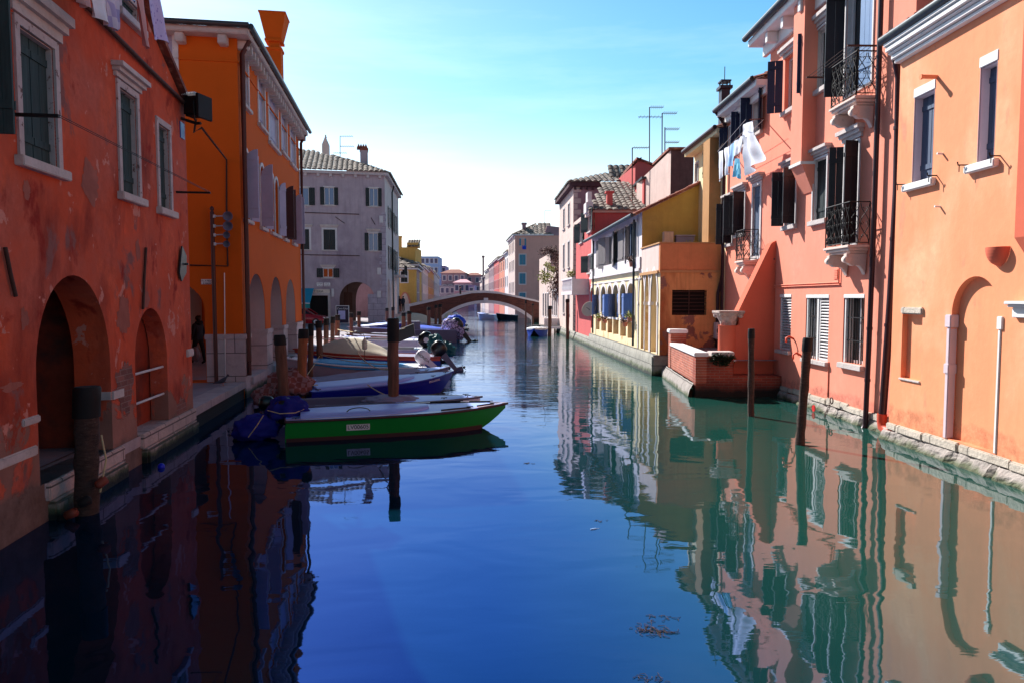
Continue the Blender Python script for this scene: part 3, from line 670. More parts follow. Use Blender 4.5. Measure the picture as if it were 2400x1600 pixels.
mb.quad(FG.w(GL, 0, 0), FG.w(GL, gz, 0), FG.w(GL, gz, -13), FG.w(GL, 0, -13))
mb.build('wall', M['grey'], gry)
uS = FGS.U(934, 500)
sw = [(3.0, 4.3, 9.6, 11.6), (6.6, 7.9, 9.6, 11.6), (10, 11.3, 9.6, 11.6), (3.0, 4.3, 5.6, 7.8), (6.6, 7.9, 5.6, 7.8), (10, 11.3, 5.6, 7.8)]
uS = max(uS, 12.5)
sa = [(1.6, 4.2), (5.4, 8.0), (9.2, 11.8)]
gzs = gz
mb = MB(); wall_face(mb, FGS, [(0, -1), (uS, -1), (uS, gzs), (0, gzs)], [(arch_pts(a, b, .47, 3.2, 4.6, 14), .7) for a, b in sa]+[(rect_pts(r), .2) for r in sw])
mb.build('canal_wall', M['grey2'], gry)
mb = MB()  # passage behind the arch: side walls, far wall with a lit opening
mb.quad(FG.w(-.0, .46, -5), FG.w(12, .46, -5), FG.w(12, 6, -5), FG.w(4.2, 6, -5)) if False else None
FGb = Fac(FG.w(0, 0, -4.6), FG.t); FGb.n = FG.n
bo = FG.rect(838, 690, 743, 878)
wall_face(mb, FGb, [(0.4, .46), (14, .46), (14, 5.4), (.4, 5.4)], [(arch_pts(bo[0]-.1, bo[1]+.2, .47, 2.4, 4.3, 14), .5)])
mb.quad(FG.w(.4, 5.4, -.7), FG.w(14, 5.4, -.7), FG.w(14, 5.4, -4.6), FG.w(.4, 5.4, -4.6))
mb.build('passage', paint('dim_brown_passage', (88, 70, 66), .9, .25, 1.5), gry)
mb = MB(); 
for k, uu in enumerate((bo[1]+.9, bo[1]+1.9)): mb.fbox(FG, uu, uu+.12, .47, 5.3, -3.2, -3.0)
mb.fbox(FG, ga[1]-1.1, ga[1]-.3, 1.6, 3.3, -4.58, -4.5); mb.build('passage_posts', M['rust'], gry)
Mg = dict(M)
for i, r in enumerate(gr1): window(FG, gry, r, Mg, frame=.09, depth=.14, kind='open', ang=(178, 178), shut='gshut', glass='glassb', leafw=(r[1]-r[0])*.42)
for i, r in enumerate(gr2):
    if i == 0: window(FG, gry, r, Mg, frame=.09, depth=.14, kind='open', ang=(178, 178), shut='gshut', glass='glassb', hood=.25, leafw=(r[1]-r[0])*.42)
    else: window(FG, gry, r, Mg, frame=.16, depth=.14, kind='closed', shut='gshut', hood=.25)
window(FG, gry, gmz, Mg, frame=.09, depth=.14, kind='open', ang=(178, 178), shut='gshut', leafw=.55, hood=.2)
for r in sw: window(FGS, gry, r, Mg, frame=.1, depth=.14, kind='open', ang=(176, 172), shut='gshut', leafw=.5)
mb = MB(); mb.fbox(FG, -.05, 1.65, -.6, 3.1, -.3, .08)
k = 0; zz = 3.1
while zz < 10.4: mb.fbox(FG, -.04, .55 if k % 2 else .32, zz+.004, zz+.30, -.2, .05); mb.fbox(FGS, -.04, .35 if k % 2 else .55, zz+.006, zz+.298, -.2, .05); zz += .304; k += 1
mb.build('quoins', M['greyq'], gry)
mb = MB(); mb.fbox(FG, -.3, GL, gz, gz+.25, -.3, .35); mb.fbox(FGS, -.3, uS, gz+.001, gz+.249, -.3, .35)
for k in range(22): mb.fbox(FG, .3+k*1.1, .55+k*1.1, gz-.25, gz-.002, 0, .25)
mb.build('cornice', M['grey2'], gry)
rf = MB(); sl = .44; vd = -FG.n+Vector((0, 0, sl)); vl = vd.length
hip = 8.5
tiles(rf, FG.w(-.4, gz+.26, .5), FG.t, vd, [(0, 0), (GL+.8, 0), (GL+.8, 6.6*vl), (7.2, 6.6*vl)], col=.46, row=.62, amp=.17, seg=4)
vd2 = -FGS.n+Vector((0, 0, sl)); tiles(rf, FGS.w(-.4, gz+.26, .5), FGS.t, vd2, [(0, 0), (uS+.6, 0), (uS+.6, 7), (6.6, 7)], col=.52, row=.62, amp=.12, seg=4)
rf.build('roof', M['tile'], gry)
Fc = Fac(FG.w(0, 0, -4), FG.t); Fc.n = FG.n
cu_, z3 = Fc.hit(853, 355); mb = MB(); w_ = (Fc.U(844, 370)-Fc.U(862, 370))/2
mb.fbox(Fc, cu_-w_, cu_+w_, gz, z3, -.5, .5); mb.build('chimney', M['grey'], gry)
mb = MB(); mb.fbox(Fc, cu_-w_-.05, cu_+w_+.05, z3, z3+.2, -.55, .55)
for k in range(4): a = cu_-w_+k*w_*2/3.2; mb.prism([Fc.w(a, z3+.2, .5), Fc.w(a+.36, z3+.2, .5), Fc.w(a+.18, z3+.62, .5)], Fc.n*-1.0)
mb.build('chimney_cap', M['tiler'], gry)
# shop front
mb = MB(); g = FG.rect(716, 678.5, 687.5, 773)
mb.fbox(FG, g[0], g[1], g[2], g[3], 0, .08); o = mb.build('shop_sign', paint('cream_sign', (214, 198, 180), .6), gry)
text_part('PANETTERIA', (g[3]-g[2])*.95, (FG.w((FG.U(731)+FG.U(771))/2+.5, (g[2]+g[3])/2-.02, .085), -FG.t, (0, 0, 1)), M['iron'], o, sx=.8)
ring_ = MB(); ring(ring_, FG, (gdoor[0], gdoor[1], .47, gdoor[3]), .22, 0, .1, bottom=False); ring_.build('shop_front', M['stone'], gry)
mb = MB(); mb.fbox(FG, gdoor[0], gdoor[1], .47, gdoor[3], -.34, -.28); mb.build('shop_window', M['dark'], gry)
aw0 = FG.hit(690, 676); a1_, a2_ = FG.U(760, 690), FG.U(690, 690)+2
zA = FG.hit(704, 676)[1]
top_ = [FG.w(a1_+.9, zA, .05), FG.w(a2_, zA, .05), FG.w(a2_, zA-1.35, 2.6), FG.w(a1_+1.1, zA-1.35, 2.6)]
aw_ = thing('awning', 'turquoise fabric awning over the bakery door', 'awning', FG.w(a1_+2, zA, .1))
mb = MB(); mb.prism(top_, (0, 0, -.03)); mb.build('canopy', M['turq'], aw_)
mb = MB(); n = 14
for k in range(n):
    u0 = a1_+1.1+(a2_-a1_-1.1)*k/n; u1 = a1_+1.1+(a2_-a1_-1.1)*(k+1)/n
    mb.prism([FG.w(u0, zA-1.38, 2.6), FG.w(u1, zA-1.38, 2.6), FG.w(u1, zA-1.85, 2.6), FG.w((u0+u1)/2, zA-1.98, 2.6), FG.w(u0, zA-1.85, 2.6)], FG.n*.02)
vv = FG.w(a1_+1.1, zA-1.38, 2.6); mb.quad(vv, vv-FG.n*2.0, vv-FG.n*2.0+Vector((0, 0, -.4+1.0)), vv) if False else None
mb.build('valance', paint('teal_valance', (20, 130, 130), .7), aw_)
mb = MB(); mb.tube([FG.w(a1_+1.1, zA-1.36, 2.62), FG.w(a2_, zA-1.36, 2.62)], .05, 8); mb.tube([FG.w(a1_+1.4, zA-1.6, .05), FG.w(a1_+1.2, zA-1.4, 2.6)], .03, 6); mb.build('awning_bar', M['white'], aw_)
# plates, boxes, bars on the grey house
for i, (xa, yt, yb, xb, lb) in enumerate(((742, 663, 671.5, 757, 'white street name plate on the grey wall, left of the two'), (759.5, 663, 671.5, 774, 'white street name plate on the grey wall, right of the two'))):
    r = FG.rect(xa, yt, yb, xb); t = thing('street_sign', lb, 'street sign', FG.w((r[0]+r[1])/2, r[2], .05), 'street name plates on the grey house')
    mb = MB(); mb.fbox(FG, r[0], r[1], r[2], r[3], .01, .04); mb.build('plate', M['white'], t, bevel=.01)
    for k, tx in enumerate((('SESTIERE', 'S. CROCE') if i == 0 else ('CALLE', 'SCARPA'))):
        text_part(tx, .14, (FG.w((r[0]+r[1])/2, r[3]-.11-k*.15, .042), -FG.t, (0, 0, 1)), M['iron'], t)
for i, (xa, yt, yb, xb) in enumerate(((889, 507, 523, 898), (884, 628, 644, 893), (884, 682, 698, 893), (777, 677, 696, 783))):
    r = FG.rect(xa, yt, yb, xb); mb = MB(); mb.fbox(FG, r[0], r[1], r[2], r[3], .0, .15); mb.build('utility_box', M['frame'], gry, bevel=.02)
mb = MB()
for y, xa, xb in ((498, 690, 842), (597, 690, 843)):
    ua, za = FG.hit(xa, y); ub, zb = FG.hit(xb, y+1); mb.tube([FG.w(ua, za, .08), FG.w(ub, za-.05, .08)], .035, 6)
ua, za = FG.hit(786, 509); ub, zb = FG.hit(808, 524); mb.tube([FG.w(ua, za, .06), FG.w(ub, zb, .06)], .03, 6)
ua, za = FG.hit(870, 511); ub, zb = FG.hit(879, 527); mb.tube([FG.w(ua, za, .06), FG.w(ub, zb, .06)], .03, 6)
mb.build('wall_rods', M['rust'], gry)
mb = MB(); mb.tube([FGS.w(6.0, gz, .3), FGS.w(6.0, gz-.6, .12), FGS.w(6.0, .6, .12)], .07, 8); mb.build('downpipe', M['iron'], gry)
# balcony with plants on the canal side of the grey house
mb = MB(); mb.fbox(FGS, 8.6, 12.3, 5.0, 5.2, 0, 1.1); mb.build('balcony_slab', M['stone'], gry)
mb = MB(); k = 0
while k*.15 < 3.7: mb.tube([FGS.w(8.6+k*.15, 5.2, 1.08), FGS.w(8.6+k*.15, 6.2, 1.08)], .02, 4); k += 1
mb.fbox(FGS, 8.6, 12.3, 6.18, 6.24, 1.05, 1.11); mb.fbox(FGS, 8.6, 12.3, 5.22, 5.75, .85, 1.04); mb.build('balcony_railing', M['iron'], gry)
# ================================================================== right bank
p1 = ground(2095, 990, .34); FP = Fac(p1, (-.017, 1), side=-1)
p2 = ground(2033, 959, .36); FC = Fac(p2, (-.0213, 1), side=-1)
for F_ in (FP, FC):
    if F_.n.x > 0: F_.n *= -1
M['peach'] = stucco('peach_plaster', (241, 153, 112), .07, tide=(.7, (232, 146, 108)), patches=[((242, 178, 140), .6, .5, .75, .6), ((216, 140, 112), 1.7, .62, .72, .4)], streak=.16, seed=11, bmp=.25)
M['coral'] = stucco('coral_plaster', (236, 144, 120), .06, tide=(.6, (224, 132, 112)), patches=[((236, 150, 128), .5, .5, .7, .5)], streak=.2, seed=12, bmp=.15)
M['corald'] = stucco('deep_coral_plaster', (208, 104, 80), .06, streak=.1, seed=13, bmp=.15)
M['cream'] = stucco('cream_plaster', (236, 216, 172), .05, streak=.12, seed=14, bmp=.12)
M['bank'] = stone('canal_bank_stone', (156, 146, 140), .35, 2.6, joints=(.9, .34), tide=True, F=FC, bmp=.9, toff=-.13)
M['bankw'] = stone('pale_bank_stone', (192, 180, 166), .25, 3, joints=(.95, 9), tide=False, F=FC, bmp=.7)
M['bstone'] = stone('balcony_stone', (222, 198, 186), .12, 3, tide=False, bmp=.2)
M['pipe2'] = paint('dark_purple_pipe', (50, 26, 34), .4, .12, 3)
M['elbow'] = paint('orange_plastic_elbow', (196, 70, 40), .5, .1, 4)
def balcony(F, par, un, uf, z0, h, D, M, br=True, curtain=None):
    "stone slab on scroll brackets, wrought iron railing"
    s = MB()
    for k, (a, b, e) in enumerate(((0, .06, 0), (.061, .12, -.04), (.121, .17, -.09))):
        s.fbox(F, un+.0+(-e), uf+e, z0-b, z0-a, 0, D+e)
    o = s.build('balcony_slab', M['bstone'], par, bevel=.012)
    if br:
        for c in (un+(uf-un)*.16, un+(uf-un)*.84):
            pts = []
            for k in range(11):
                t = k/10; pts.append((D*.92*(1-t)+.02*t, -.17-.16-.30*t**1.6-.06*math.sin(t*math.pi*2)))
            poly = [F.w(c-.07, z0-.175, D*.93), F.w(c-.07, z0-.175, 0)]+[F.w(c-.07, z0+q[1], q[0]) for q in pts[::-1]]
            b = MB(); b.prism(poly, F.t*.14); b.lathe(F.w(c-.085, z0-.30, D*.86), [(.075, 0), (.075, .17)], 12, ax=F.t); b.build('bracket', M['bstone'], par, bevel=.01)
    # railing
    def panel(mb, P0, P1, zb, zt, n):
        d = (P1-P0)/n; up = Vector((0, 0, 1)); H = zt-zb; r = .0085
        def pt(x, z): return P0+d*x+up*(zb+z*H-P0.z)
        mb.tube([P0+up*(zt-P0.z), P1+up*(zt-P0.z)], .014, 6); mb.tube([P0+up*(zb+.05-P0.z), P1+up*(zb+.05-P0.z)], .011, 6)
        for k in range(n+1): 
            if k % n == 0: mb.tube([pt(k, 0), pt(k, 1)], .013, 6)
        for k in range(n):
            for sg in (0, 1):
                pts = []
                for i in range(13):
                    t = i/12; x = .5+(.5-.06)*math.cos(t*math.pi*2)*(1 if sg else -1)
                    pts.append(pt(k+x, .06+.9*t))
                mb.tube(pts, r, 5)
            for zc, sc in ((.2, .13), (.5, .12), (.84, .13)):
                for sg in (-1, 1):
                    pts = []
                    for i in range(9):
                        a = i/8*math.pi*1.7; rr = sc*(1-.55*i/8)
                        pts.append(pt(k+.5+sg*(.24-rr*1.0*math.cos(a))*1, zc+rr*.55*math.sin(a)*.6))
                    mb.tube(pts, r*.85, 4)
    rl = MB(); e = .04; zt = z0+h
    a, b, c, d_ = F.w(un+e, z0, .0), F.w(un+e, z0, D-e), F.w(uf-e, z0, D-e), F.w(uf-e, z0, 0)
    nf = max(4, int((uf-un)/.17)); ns = max(2, int(D/.2))
    panel(rl, a, b, z0, zt, ns); panel(rl, b, c, z0, zt, nf); panel(rl, c, d_, z0, zt, ns)
    rl.build('railing', M['iron'], par)
# ------------------------------------------------------------------ peach house
peach = thing('house', 'bright peach house with blind arch and slate blue shutters at the right edge', 'house', FP.w(-3, 0, -3))
uf = FP.U(2096, 600); zc0 = FP.hit(2105, 152)[1]; zc1 = FP.hit(2105, 103)[1]
wa = FP.rect(2141, 233, 430, 2187); wb = FP.rect(2294.5, 163, 383, 2333)
bl = FP.rect(2113, 736, 884, 2160); bl = (bl[0], bl[1], bl[2], bl[3])
ba = (FP.U(2338, 850), FP.U(2226, 850)); baz = FP.hit(2283, 648)[1]; bas = FP.hit(2235, 738)[1]; bab = .36
BA = arch_pts(ba[0], ba[1], bab, bas, baz, 24)
un = -9.5
mb = MB(); ol = [(un, .30), (uf, .30), (uf, zc1), (un, zc1)]
wall_face(mb, FP, ol, [(rect_pts(wa), .26), (rect_pts(wb), .26), (rect_pts(bl), .10), (BA, .11)])
extrude_sides(mb, FP, ol, 8, skip=(0,))
mb.quad(FP.w(ba[0]-.05, bab, -.11), FP.w(ba[1]+.05, bab, -.11), FP.w(ba[1]+.05, baz+.1, -.11), FP.w(ba[0]-.05, baz+.1, -.11))
mb.quad(FP.w(bl[0]-.02, bl[2]-.02, -.10), FP.w(bl[1]+.02, bl[2]-.02, -.10), FP.w(bl[1]+.02, bl[3]+.02, -.10), FP.w(bl[0]-.02, bl[3]+.02, -.10))
mb.build('wall', M['peach'], peach)
Mp = dict(M); Mp['frame'] = paint('lavender_reveal', (206, 188, 196), .8, .06, 3)
for r in (wa, wb):
    o = window(FP, peach, r, Mp, frame=.004, fproud=.004, depth=.24, kind='closed', shut='sshut', sill=0, glass='dark')
    s = MB(); s.fbox(FP, r[0]-.02, r[1]+.03, r[3]+.002, r[3]+.17, -.02, .012); s.build('lintel', M['white'], o, bevel=.01)
    s = MB(); s.fbox(FP, r[0]-.12, r[1]+.2, r[2]-.13, r[2]-.002, -.22, .09); s.build('sill', M['white'], o, bevel=.015)
    s = MB()
    for uu in (r[0]-.14, r[1]+.22): s.tube([FP.w(uu, r[2]+.02, 0), FP.w(uu, r[2]+.02, .16), FP.w(uu, r[2]+.07, .17)], .012, 5); s.tube([FP.w(uu, r[2]+.02, .14), FP.w(uu, r[2]-.09, .14)], .008, 5)
    s.build('shutter_catch', M['iron'], o)
mb = MB(); mb.fbox(FP, bl[0]-.03, bl[1]+.0, bl[3]+.002, bl[3]+.13, -.02, .05); mb.build('lintel_stone', M['bankw'], peach, bevel=.02)
mb = MB(); mb.fbox(FP, bl[0], bl[1]+.03, bl[2]-.04, bl[2]-.002, -.06, .03); mb.build('ledge', M['stone'], peach, bevel=.01)
# stone jamb shaft with capital, inside the arch on its far side; slim strip on the near side
mb = MB(); u = ba[1]; c0 = FP.w(u-.03, 0, 0)
mb.fbox(FP, u-.01, u+.075, .36, bas-.22, -.105, .03); mb.fbox(FP, u-.04, u+.11, bas-.215, bas, -.108, .045); mb.fbox(FP, u-.03, u+.10, 1.45, 1.62, -.107, .045)
mb.build('jamb_shaft', Mp['frame'], peach, bevel=.012)
u = ba[0]; mb = MB(); mb.fbox(FP, u-.055, u-.005, .36, bas-.2, -.02, .02); mb.fbox(FP, u-.09, u+.02, bas-.195, bas, -.02, .03); mb.build('pilaster_strip', M['white'], peach, bevel=.008)
# cornice
cn = MB(); H = zc1-zc0
for a, b, e in ((0, .18, .10), (.19, .42, .15), (.43, .55, .19), (.56, .80, .24), (.81, 1.0, .27)):
    cn.fbox(FP, un, uf+e*.5, zc0+H*a, zc0+H*b-.002, -.05, e)
cn.build('cornice', M['white'], peach, bevel=.012)
g = MB(); g.tube([FP.w(un, zc1+.08, .25), FP.w(uf+.22, zc1+.08, .25)], .09, 10); g.build('gutter', M['zinc'], peach)
rf = MB(); tiles(rf, FP.w(un, zc1+.06, .28), FP.t, -FP.n+Vector((0, 0, .38)), [(0, 0), (uf-un+.15, 0), (uf-un+.15, 4), (0, 4)], col=.22, row=.36); rf.build('roof', M['tiler'], peach)
# chimney breast near the photo edge, and the half cone stub beside it
ucb = FP.hit(2380, 500, .2)[0]; zb1 = FP.hit(2390, 560)[1]; zb0 = FP.hit(2390, 632)[1]
mb = MB(); mb.fbox(FP, ucb-1.2, ucb+.0, zb1, zc0-.02, 0, .2)
mb.loft([[FP.w(ucb-1.2, zb1, .2), FP.w(ucb, zb1, .2), FP.w(ucb, zb1, 0), FP.w(ucb-1.2, zb1, 0)], [FP.w(ucb-.9, zb0, .04), FP.w(ucb-.18, zb0, .04), FP.w(ucb-.18, zb0, 0), FP.w(ucb-.9, zb0, 0)]], sm=False)
mb.build('chimney_breast', M['corald'], peach)  # deep coral puts the shade of its side face into the colour
u0, u1 = FP.U(2368, 590), FP.U(2322, 590); zt = FP.hit(2345, 580)[1]; mb = MB()
rings = []
for k in range(7):
    t = k/6; rr = (u1-u0)/2*math.sqrt(1-t*t*.96); rings.append([FP.w((u0+u1)/2+rr*math.cos(a), zt-.28*t, abs(rr*math.sin(a))*.9+.001) for a in [math.pi*j/10 for j in range(11)]])
for k in range(6):
    n = 11; mb.add(rings[k]+rings[k+1], [(j, j+1, n+j+1, n+j) for j in range(n-1)], True)
mb.build('corbel_stub', M['corald'], peach)
for k, (x, y, ln) in enumerate(((2196, 181, .26), (2210, 361, .1), (2204, 485, .1))):
    u, z = FP.hit(x, y); mb = MB(); mb.tube([FP.w(u, z, 0), FP.w(u, z+.005, ln)], .035 if k == 0 else .018, 10)
    if k == 0: mb.tube([FP.w(u, z+.0, ln), FP.w(u, z+.0, ln+.03)], .045, 10)
    mb.build('wall_peg', M['peach'] if k == 0 else M['white'], peach)
ud, zd = FP.U(2384, 720), FP.hit(2384, 706)[1]
mb = MB()
for a, b, e in ((0, .05, .16), (.051, .09, .12), (.091, .24, .06)): mb.fbox(FP, ud-1.6-e*.0, ud+e*.4, zd-b, zd-a, 0, e)
mb.build('door_cornice', M['white'], peach, bevel=.01)
# stone footing along the water for peach and coral
def footing(F, u0, u1, zt, par, dd=.0):
    a = MB(); 
    x = u0
    while x < u1:
        L_ = min(random.uniform(.8, 1.25), u1-x); a.fbox(F, x+.004, x+L_-random.uniform(.004, .03), zt-.17, zt+random.uniform(-.05, .012), -.2, .03+random.uniform(0, .05)+dd); x += L_
    a.build('footing_course', M['bankw'], par, bevel=.02)
    b = MB(); n = int((u1-u0)/.09); zs_ = [zt-.171]+[zt-.20-k*.045 for k in range(14)]+[-1.6]
    rings = []
    for i in range(n+1):
        u = u0+(u1-u0)*i/n; cell = math.floor(u/1.05+.3*math.sin(u*.7)); off_ = .05*noise.noise(Vector((cell*7.7, 2, 2))); row = []
        for z in zs_:
            t = (zt-.17-z); d = .045+.42*max(0, t)**.85; edge = abs((u/1.05+.3*math.sin(u*.7))%1-.5); crack = -.05 if edge > .47 else 0
            nn_ = .07*noise.noise(Vector((u*1.9, z*3, 3)))+.045*noise.noise(Vector((u*6, z*8, 5)))+.02*noise.noise(Vector((u*17, z*17, 7)))
            row.append(F.w(u, z, min(d, .3)+dd+off_+nn_+crack))
        rings.append(row)
    b.loft(rings, closed=False, cap=False, sm=False); b.build('bank', M['bank'], par)
footing(FP, un, uf+.05, .36, peach)
# ------------------------------------------------------------------ tall coral house
coral = thing('house', 'tall coral house with two wrought iron balconies beside the brown downpipes', 'house', FC.w(2, 0, -4))
cN, cF = FC.U(2110, 500)-.3, FC.U(1800, 400)
ezC, = (FC.hit(1760, 82, .55)[1],); ezC -= .1
cw = dict(w1=FC.rect(1839, 142, 264, 1868), w2=FC.rect(1912, 77, 216, 1946), w3=FC.rect(1907, 380, 519, 1938), w4=FC.rect(1842, 404, 531, 1866))
d1 = FC.rect(1984, -40, 225, 2046); d2 = FC.rect(1980, 345, 575, 2012)
l1 = FC.rect(1827, 690, 818, 1854); l2 = FC.rect(1888, 691, 838, 1942); l3 = FC.rect(1976, 690, 848, 2025)
holes = [(rect_pts(r), .2) for r in list(cw.values())+[d1, d2, l1, l2, l3]]
mb = MB(); ol = [(cN, .30), (cF, .30), (cF, ezC), (cN, ezC)]
wall_face(mb, FC, ol, holes); extrude_sides(mb, FC, ol, 9, skip=(0,)); mb.build('wall', M['coral'], coral)
window(FC, coral, cw['w1'], M, frame=0, depth=.18, kind='open', ang=(None, 110), shut='bshut', hood=.26, sill=.12)
window(FC, coral, cw['w2'], M, frame=.04, depth=.18, kind='open', ang=(172, 105), shut='bshut', hood=.26, sill=.12)
window(FC, coral, cw['w3'], M, frame=.05, depth=.16, kind='closed', shut='sshut2' if 'sshut2' in M else 'gshut', hood=.2, sill=.12)
window(FC, coral, cw['w4'], M, frame=.04, depth=.18, kind='open', ang=(95, 95), shut='blackshut', hood=.2, sill=.12)
window(FC, coral, d1, M, frame=.05, depth=.18, kind='open', ang=(None, 100), shut='blackshut', sill=0, name='balcony_door', leafw=.4)
o = window(FC, coral, d2, M, frame=.05, depth=.18, kind='open', ang=(95, 105), shut='blackshut', hood=.26, sill=0, name='balcony_door')
s = MB(); leaf(FC, d1[0]+.02, .42, d1[2], d1[3]-.02, 12, 1, s, d=-.06); s.build('shutter', paint('pale_blue_door_leaf', (120, 150, 190), .4, .08, 3), coral)
window(FC, coral, l1, M, frame=.0, depth=.16, kind='louver', sill=.1)
s = MB(); mid = (l2[0]*.52+l2[1]*.48); s.fbox(FC, mid-.04, mid+.04, l2[2]+.01, l2[3]-.01, -.12, -.01); s.build('mullion', M['white'], coral)
window(FC, coral, (l2[0], mid-.042, l2[2], l2[3]), M, frame=.0, depth=.16, kind='louver', sill=.1)
window(FC, coral, (mid+.042, l2[1], l2[2], l2[3]), M, frame=.0, depth=.16, kind='glass', bars=True, sill=.1)
o = window(FC, coral, l3, M, frame=.0, depth=.22, kind='glass', bars=True, sill=.12)
for r in (l1, l2, l3):
    s = MB(); s.fbox(FC, r[0]+.002, r[1]-.002, r[3]-.09, r[3]-.002, -.14, .012); s.fbox(FC, r[1]-.075, r[1]-.004, r[2]+.002, r[3]-.092, -.16, -.02); s.build('window_lintel', M['white'], coral, bevel=.008)
bz1 = FC.hit(2003.5, 223, .47)[1]; bz2 = FC.hit(1993, 573, .47)[1]
balcony(FC, coral, FC.U(2056, 250), FC.hit(1942, 250, .47)[0], bz1, .90, .47, M)
balcony(FC, coral, FC.U(2041, 520), FC.hit(1930, 530, .47)[0], bz2, .90, .47, M)
# clothes line rack on the upper balcony
mb = MB(); zt = bz1+1.0; ua, ub = FC.U(2056, 110), FC.hit(1942, 140, .47)[0]
mb.fbox(FC, ua-.02, ua+.02, zt, zt+.03, 0, .62); mb.fbox(FC, ub+.75, ub+.79, zt-.05, zt-.02, 0, .62)
for k in range(6): mb.tube([FC.w(ua, zt+.03, .58-.1*k), FC.w(ub+.77, zt-.02, .58-.1*k)], .006, 4)
mb.build('drying_lines', M['rust'], coral)
# eaves: white soffit cornice with blocks, gutter
cn = MB(); cn.fbox(FC, cN, cF+.35, ezC-.45, ezC-.12, -.02, .10); cn.fbox(FC, cN, cF+.5, ezC-.118, ezC+.08, -.1, .48); k = 0
while cN+k*1.05 < cF: cn.fbox(FC, cN+k*1.05, cN+.16+k*1.05, ezC-.40, ezC-.12, .10, .40); k += 1
cn.build('cornice', M['white'], coral, bevel=.012)
g = MB(); g.tube([FC.w(cN, ezC+.14, .56), FC.w(cF+.55, ezC+.14, .56)], .09, 10); g.build('gutter', M['zinc'], coral)
rf = MB(); tiles(rf, FC.w(cN, ezC+.12, .5), FC.t, -FC.n+Vector((0, 0, .38)), [(0, 0), (cF-cN+.5, 0), (cF-cN+.5, 5), (0, 5)], col=.22); rf.build('roof', M['tiler'], coral)
# protruding chimney breast with a tapering foot
Fb = .34; ua, ub = FC.hit(1881, 250, Fb)[0], FC.hit(1856, 250, Fb)[0]; zl = FC.hit(1881, 380, Fb)[1]; zf = FC.hit(1890, 455, 0)[1]
mb = MB(); mb.fbox(FC, ua, ub, zl, ezC-.13, 0, Fb)
mb.loft([[FC.w(ua, zl, Fb), FC.w(ub, zl, Fb), FC.w(ub, zl, 0), FC.w(ua, zl, 0)], [FC.w(ua+.03, zf, .03), FC.w(ub-.03, zf, .03), FC.w(ub-.03, zf, 0), FC.w(ua+.03, zf, 0)]], sm=False)
mb.build('chimney_breast', M['coral'], coral)
mb = MB(); mb.fbox(FC, ua-.03, ub+.03, zl-.04, zl+.03, -.01, Fb+.03); mb.build('breast_moulding', M['white'], coral)
# conduits, anchor, vent, pegs
mb = MB(); uA, zA = FC.hit(1783, 671); uB, zB = FC.hit(1969, 666); _, zC_ = FC.hit(1969, 610)
mb.tube([FC.w(uA, zA, .03), FC.w(uB, zA, .03), FC.w(uB, zA+.8, .03)], .018, 6); mb.tube([FC.w(uA, zA-.05, .03), FC.w(uB-.03, zA-.05, .03)], .014, 6); mb.build('conduit', M['coral'], coral)
mb = MB(); a = FC.hit(1819, 606); b = FC.hit(1808, 655); mb.tube([FC.w(a[0], a[1], .05), FC.w(b[0], b[1], .05)], .02, 6); mb.prism([FC.w(a[0]+.13, a[1]-.1, .03), FC.w(a[0]-.0, a[1]-.16, .03), FC.w(b[0]-.12, b[1]+.03, .03), FC.w(b[0]+.02, b[1]+.08, .03)], FC.n*.02); mb.build('iron_anchor', M['zinc'], coral)
r = FC.rect(1955, 631, 654, 1964); mb = MB()
for k in range(6): mb.fbox(FC, r[0], r[1], r[2]+k*(r[3]-r[2])/6, r[2]+(k+.7)*(r[3]-r[2])/6, 0, .02)
mb.build('vent_grille', M['coral'], coral)
for x, y in ((1860, 794), (1877, 832)):
    u, z = FC.hit(x, y); mb = MB(); mb.tube([FC.w(u, z, 0), FC.w(u, z+.06, .12), FC.w(u, z+.02, .2), FC.w(u, z-.10, .2)], .028, 8); mb.build('mooring_hook', M['elbow'], coral)
mb = MB(); u, z = FC.hit(1942, 898); mb.tube([FC.w(u, FC.hit(1936, 846)[1], .015), FC.w(u, .38, .015)], .015, 6); mb.build('conduit', M['coral'], coral)
footing(FC, cN, cF, .36, coral)
mb = MB(); q_ = FC.hit(1806, 684); mb.fbox(FC, q_[0]-.1, q_[0]+.1, q_[1], q_[1]+.06, 0, .55); mb.tube([FC.w(q_[0], q_[1]-.25, 0), FC.w(q_[0], q_[1], .3)], .012, 5); mb.build('outside_lamp', M['white'], coral)
# downpipes
pp = lambda x, y, d: FC.w(*FC.hit(x, y, d), d)
mb = MB(); mb.tube([pp(2067, -60, .12), pp(2057, 250, .12), pp(2049, 500, .12), pp(2036, 820, .12), pp(2028, 995, .12)], .052, 12)
for y, x in ((600, 2045), (770, 2038), (890, 2033)): p = pp(x, y, .12); mb.tube([p+Vector((0, 0, -.03)), p+Vector((0, 0, .03))], .06, 12)
p = pp(2028, 995, .12); mb.tube([p, p+Vector((-.04, 0, -.1)), p+Vector((-.10, 0, -.13))], .062, 12); mb.build('downpipe', M['pipe2'], coral, label='slim dark downpipe beside the balconies')
mb = MB(); mb.tube([pp(2096, 100, .3), pp(2098, 128, .3), pp(2104, 158, .2), pp(2108, 185, .12), pp(2102, 450, .12), pp(2088, 700, .12), pp(2070, 950, .12), pp(2067, 985, .12)], .075, 14)
for y, x in ((300, 2105), (560, 2096), (762, 2083)): p = pp(x, y, .12); mb.tube([p+Vector((0, 0, -.03)), p+Vector((0, 0, .03))], .086, 14)
mb.build('downpipe', M['pipe2'], peach, label='thick dark downpipe at the corner of the peach house')
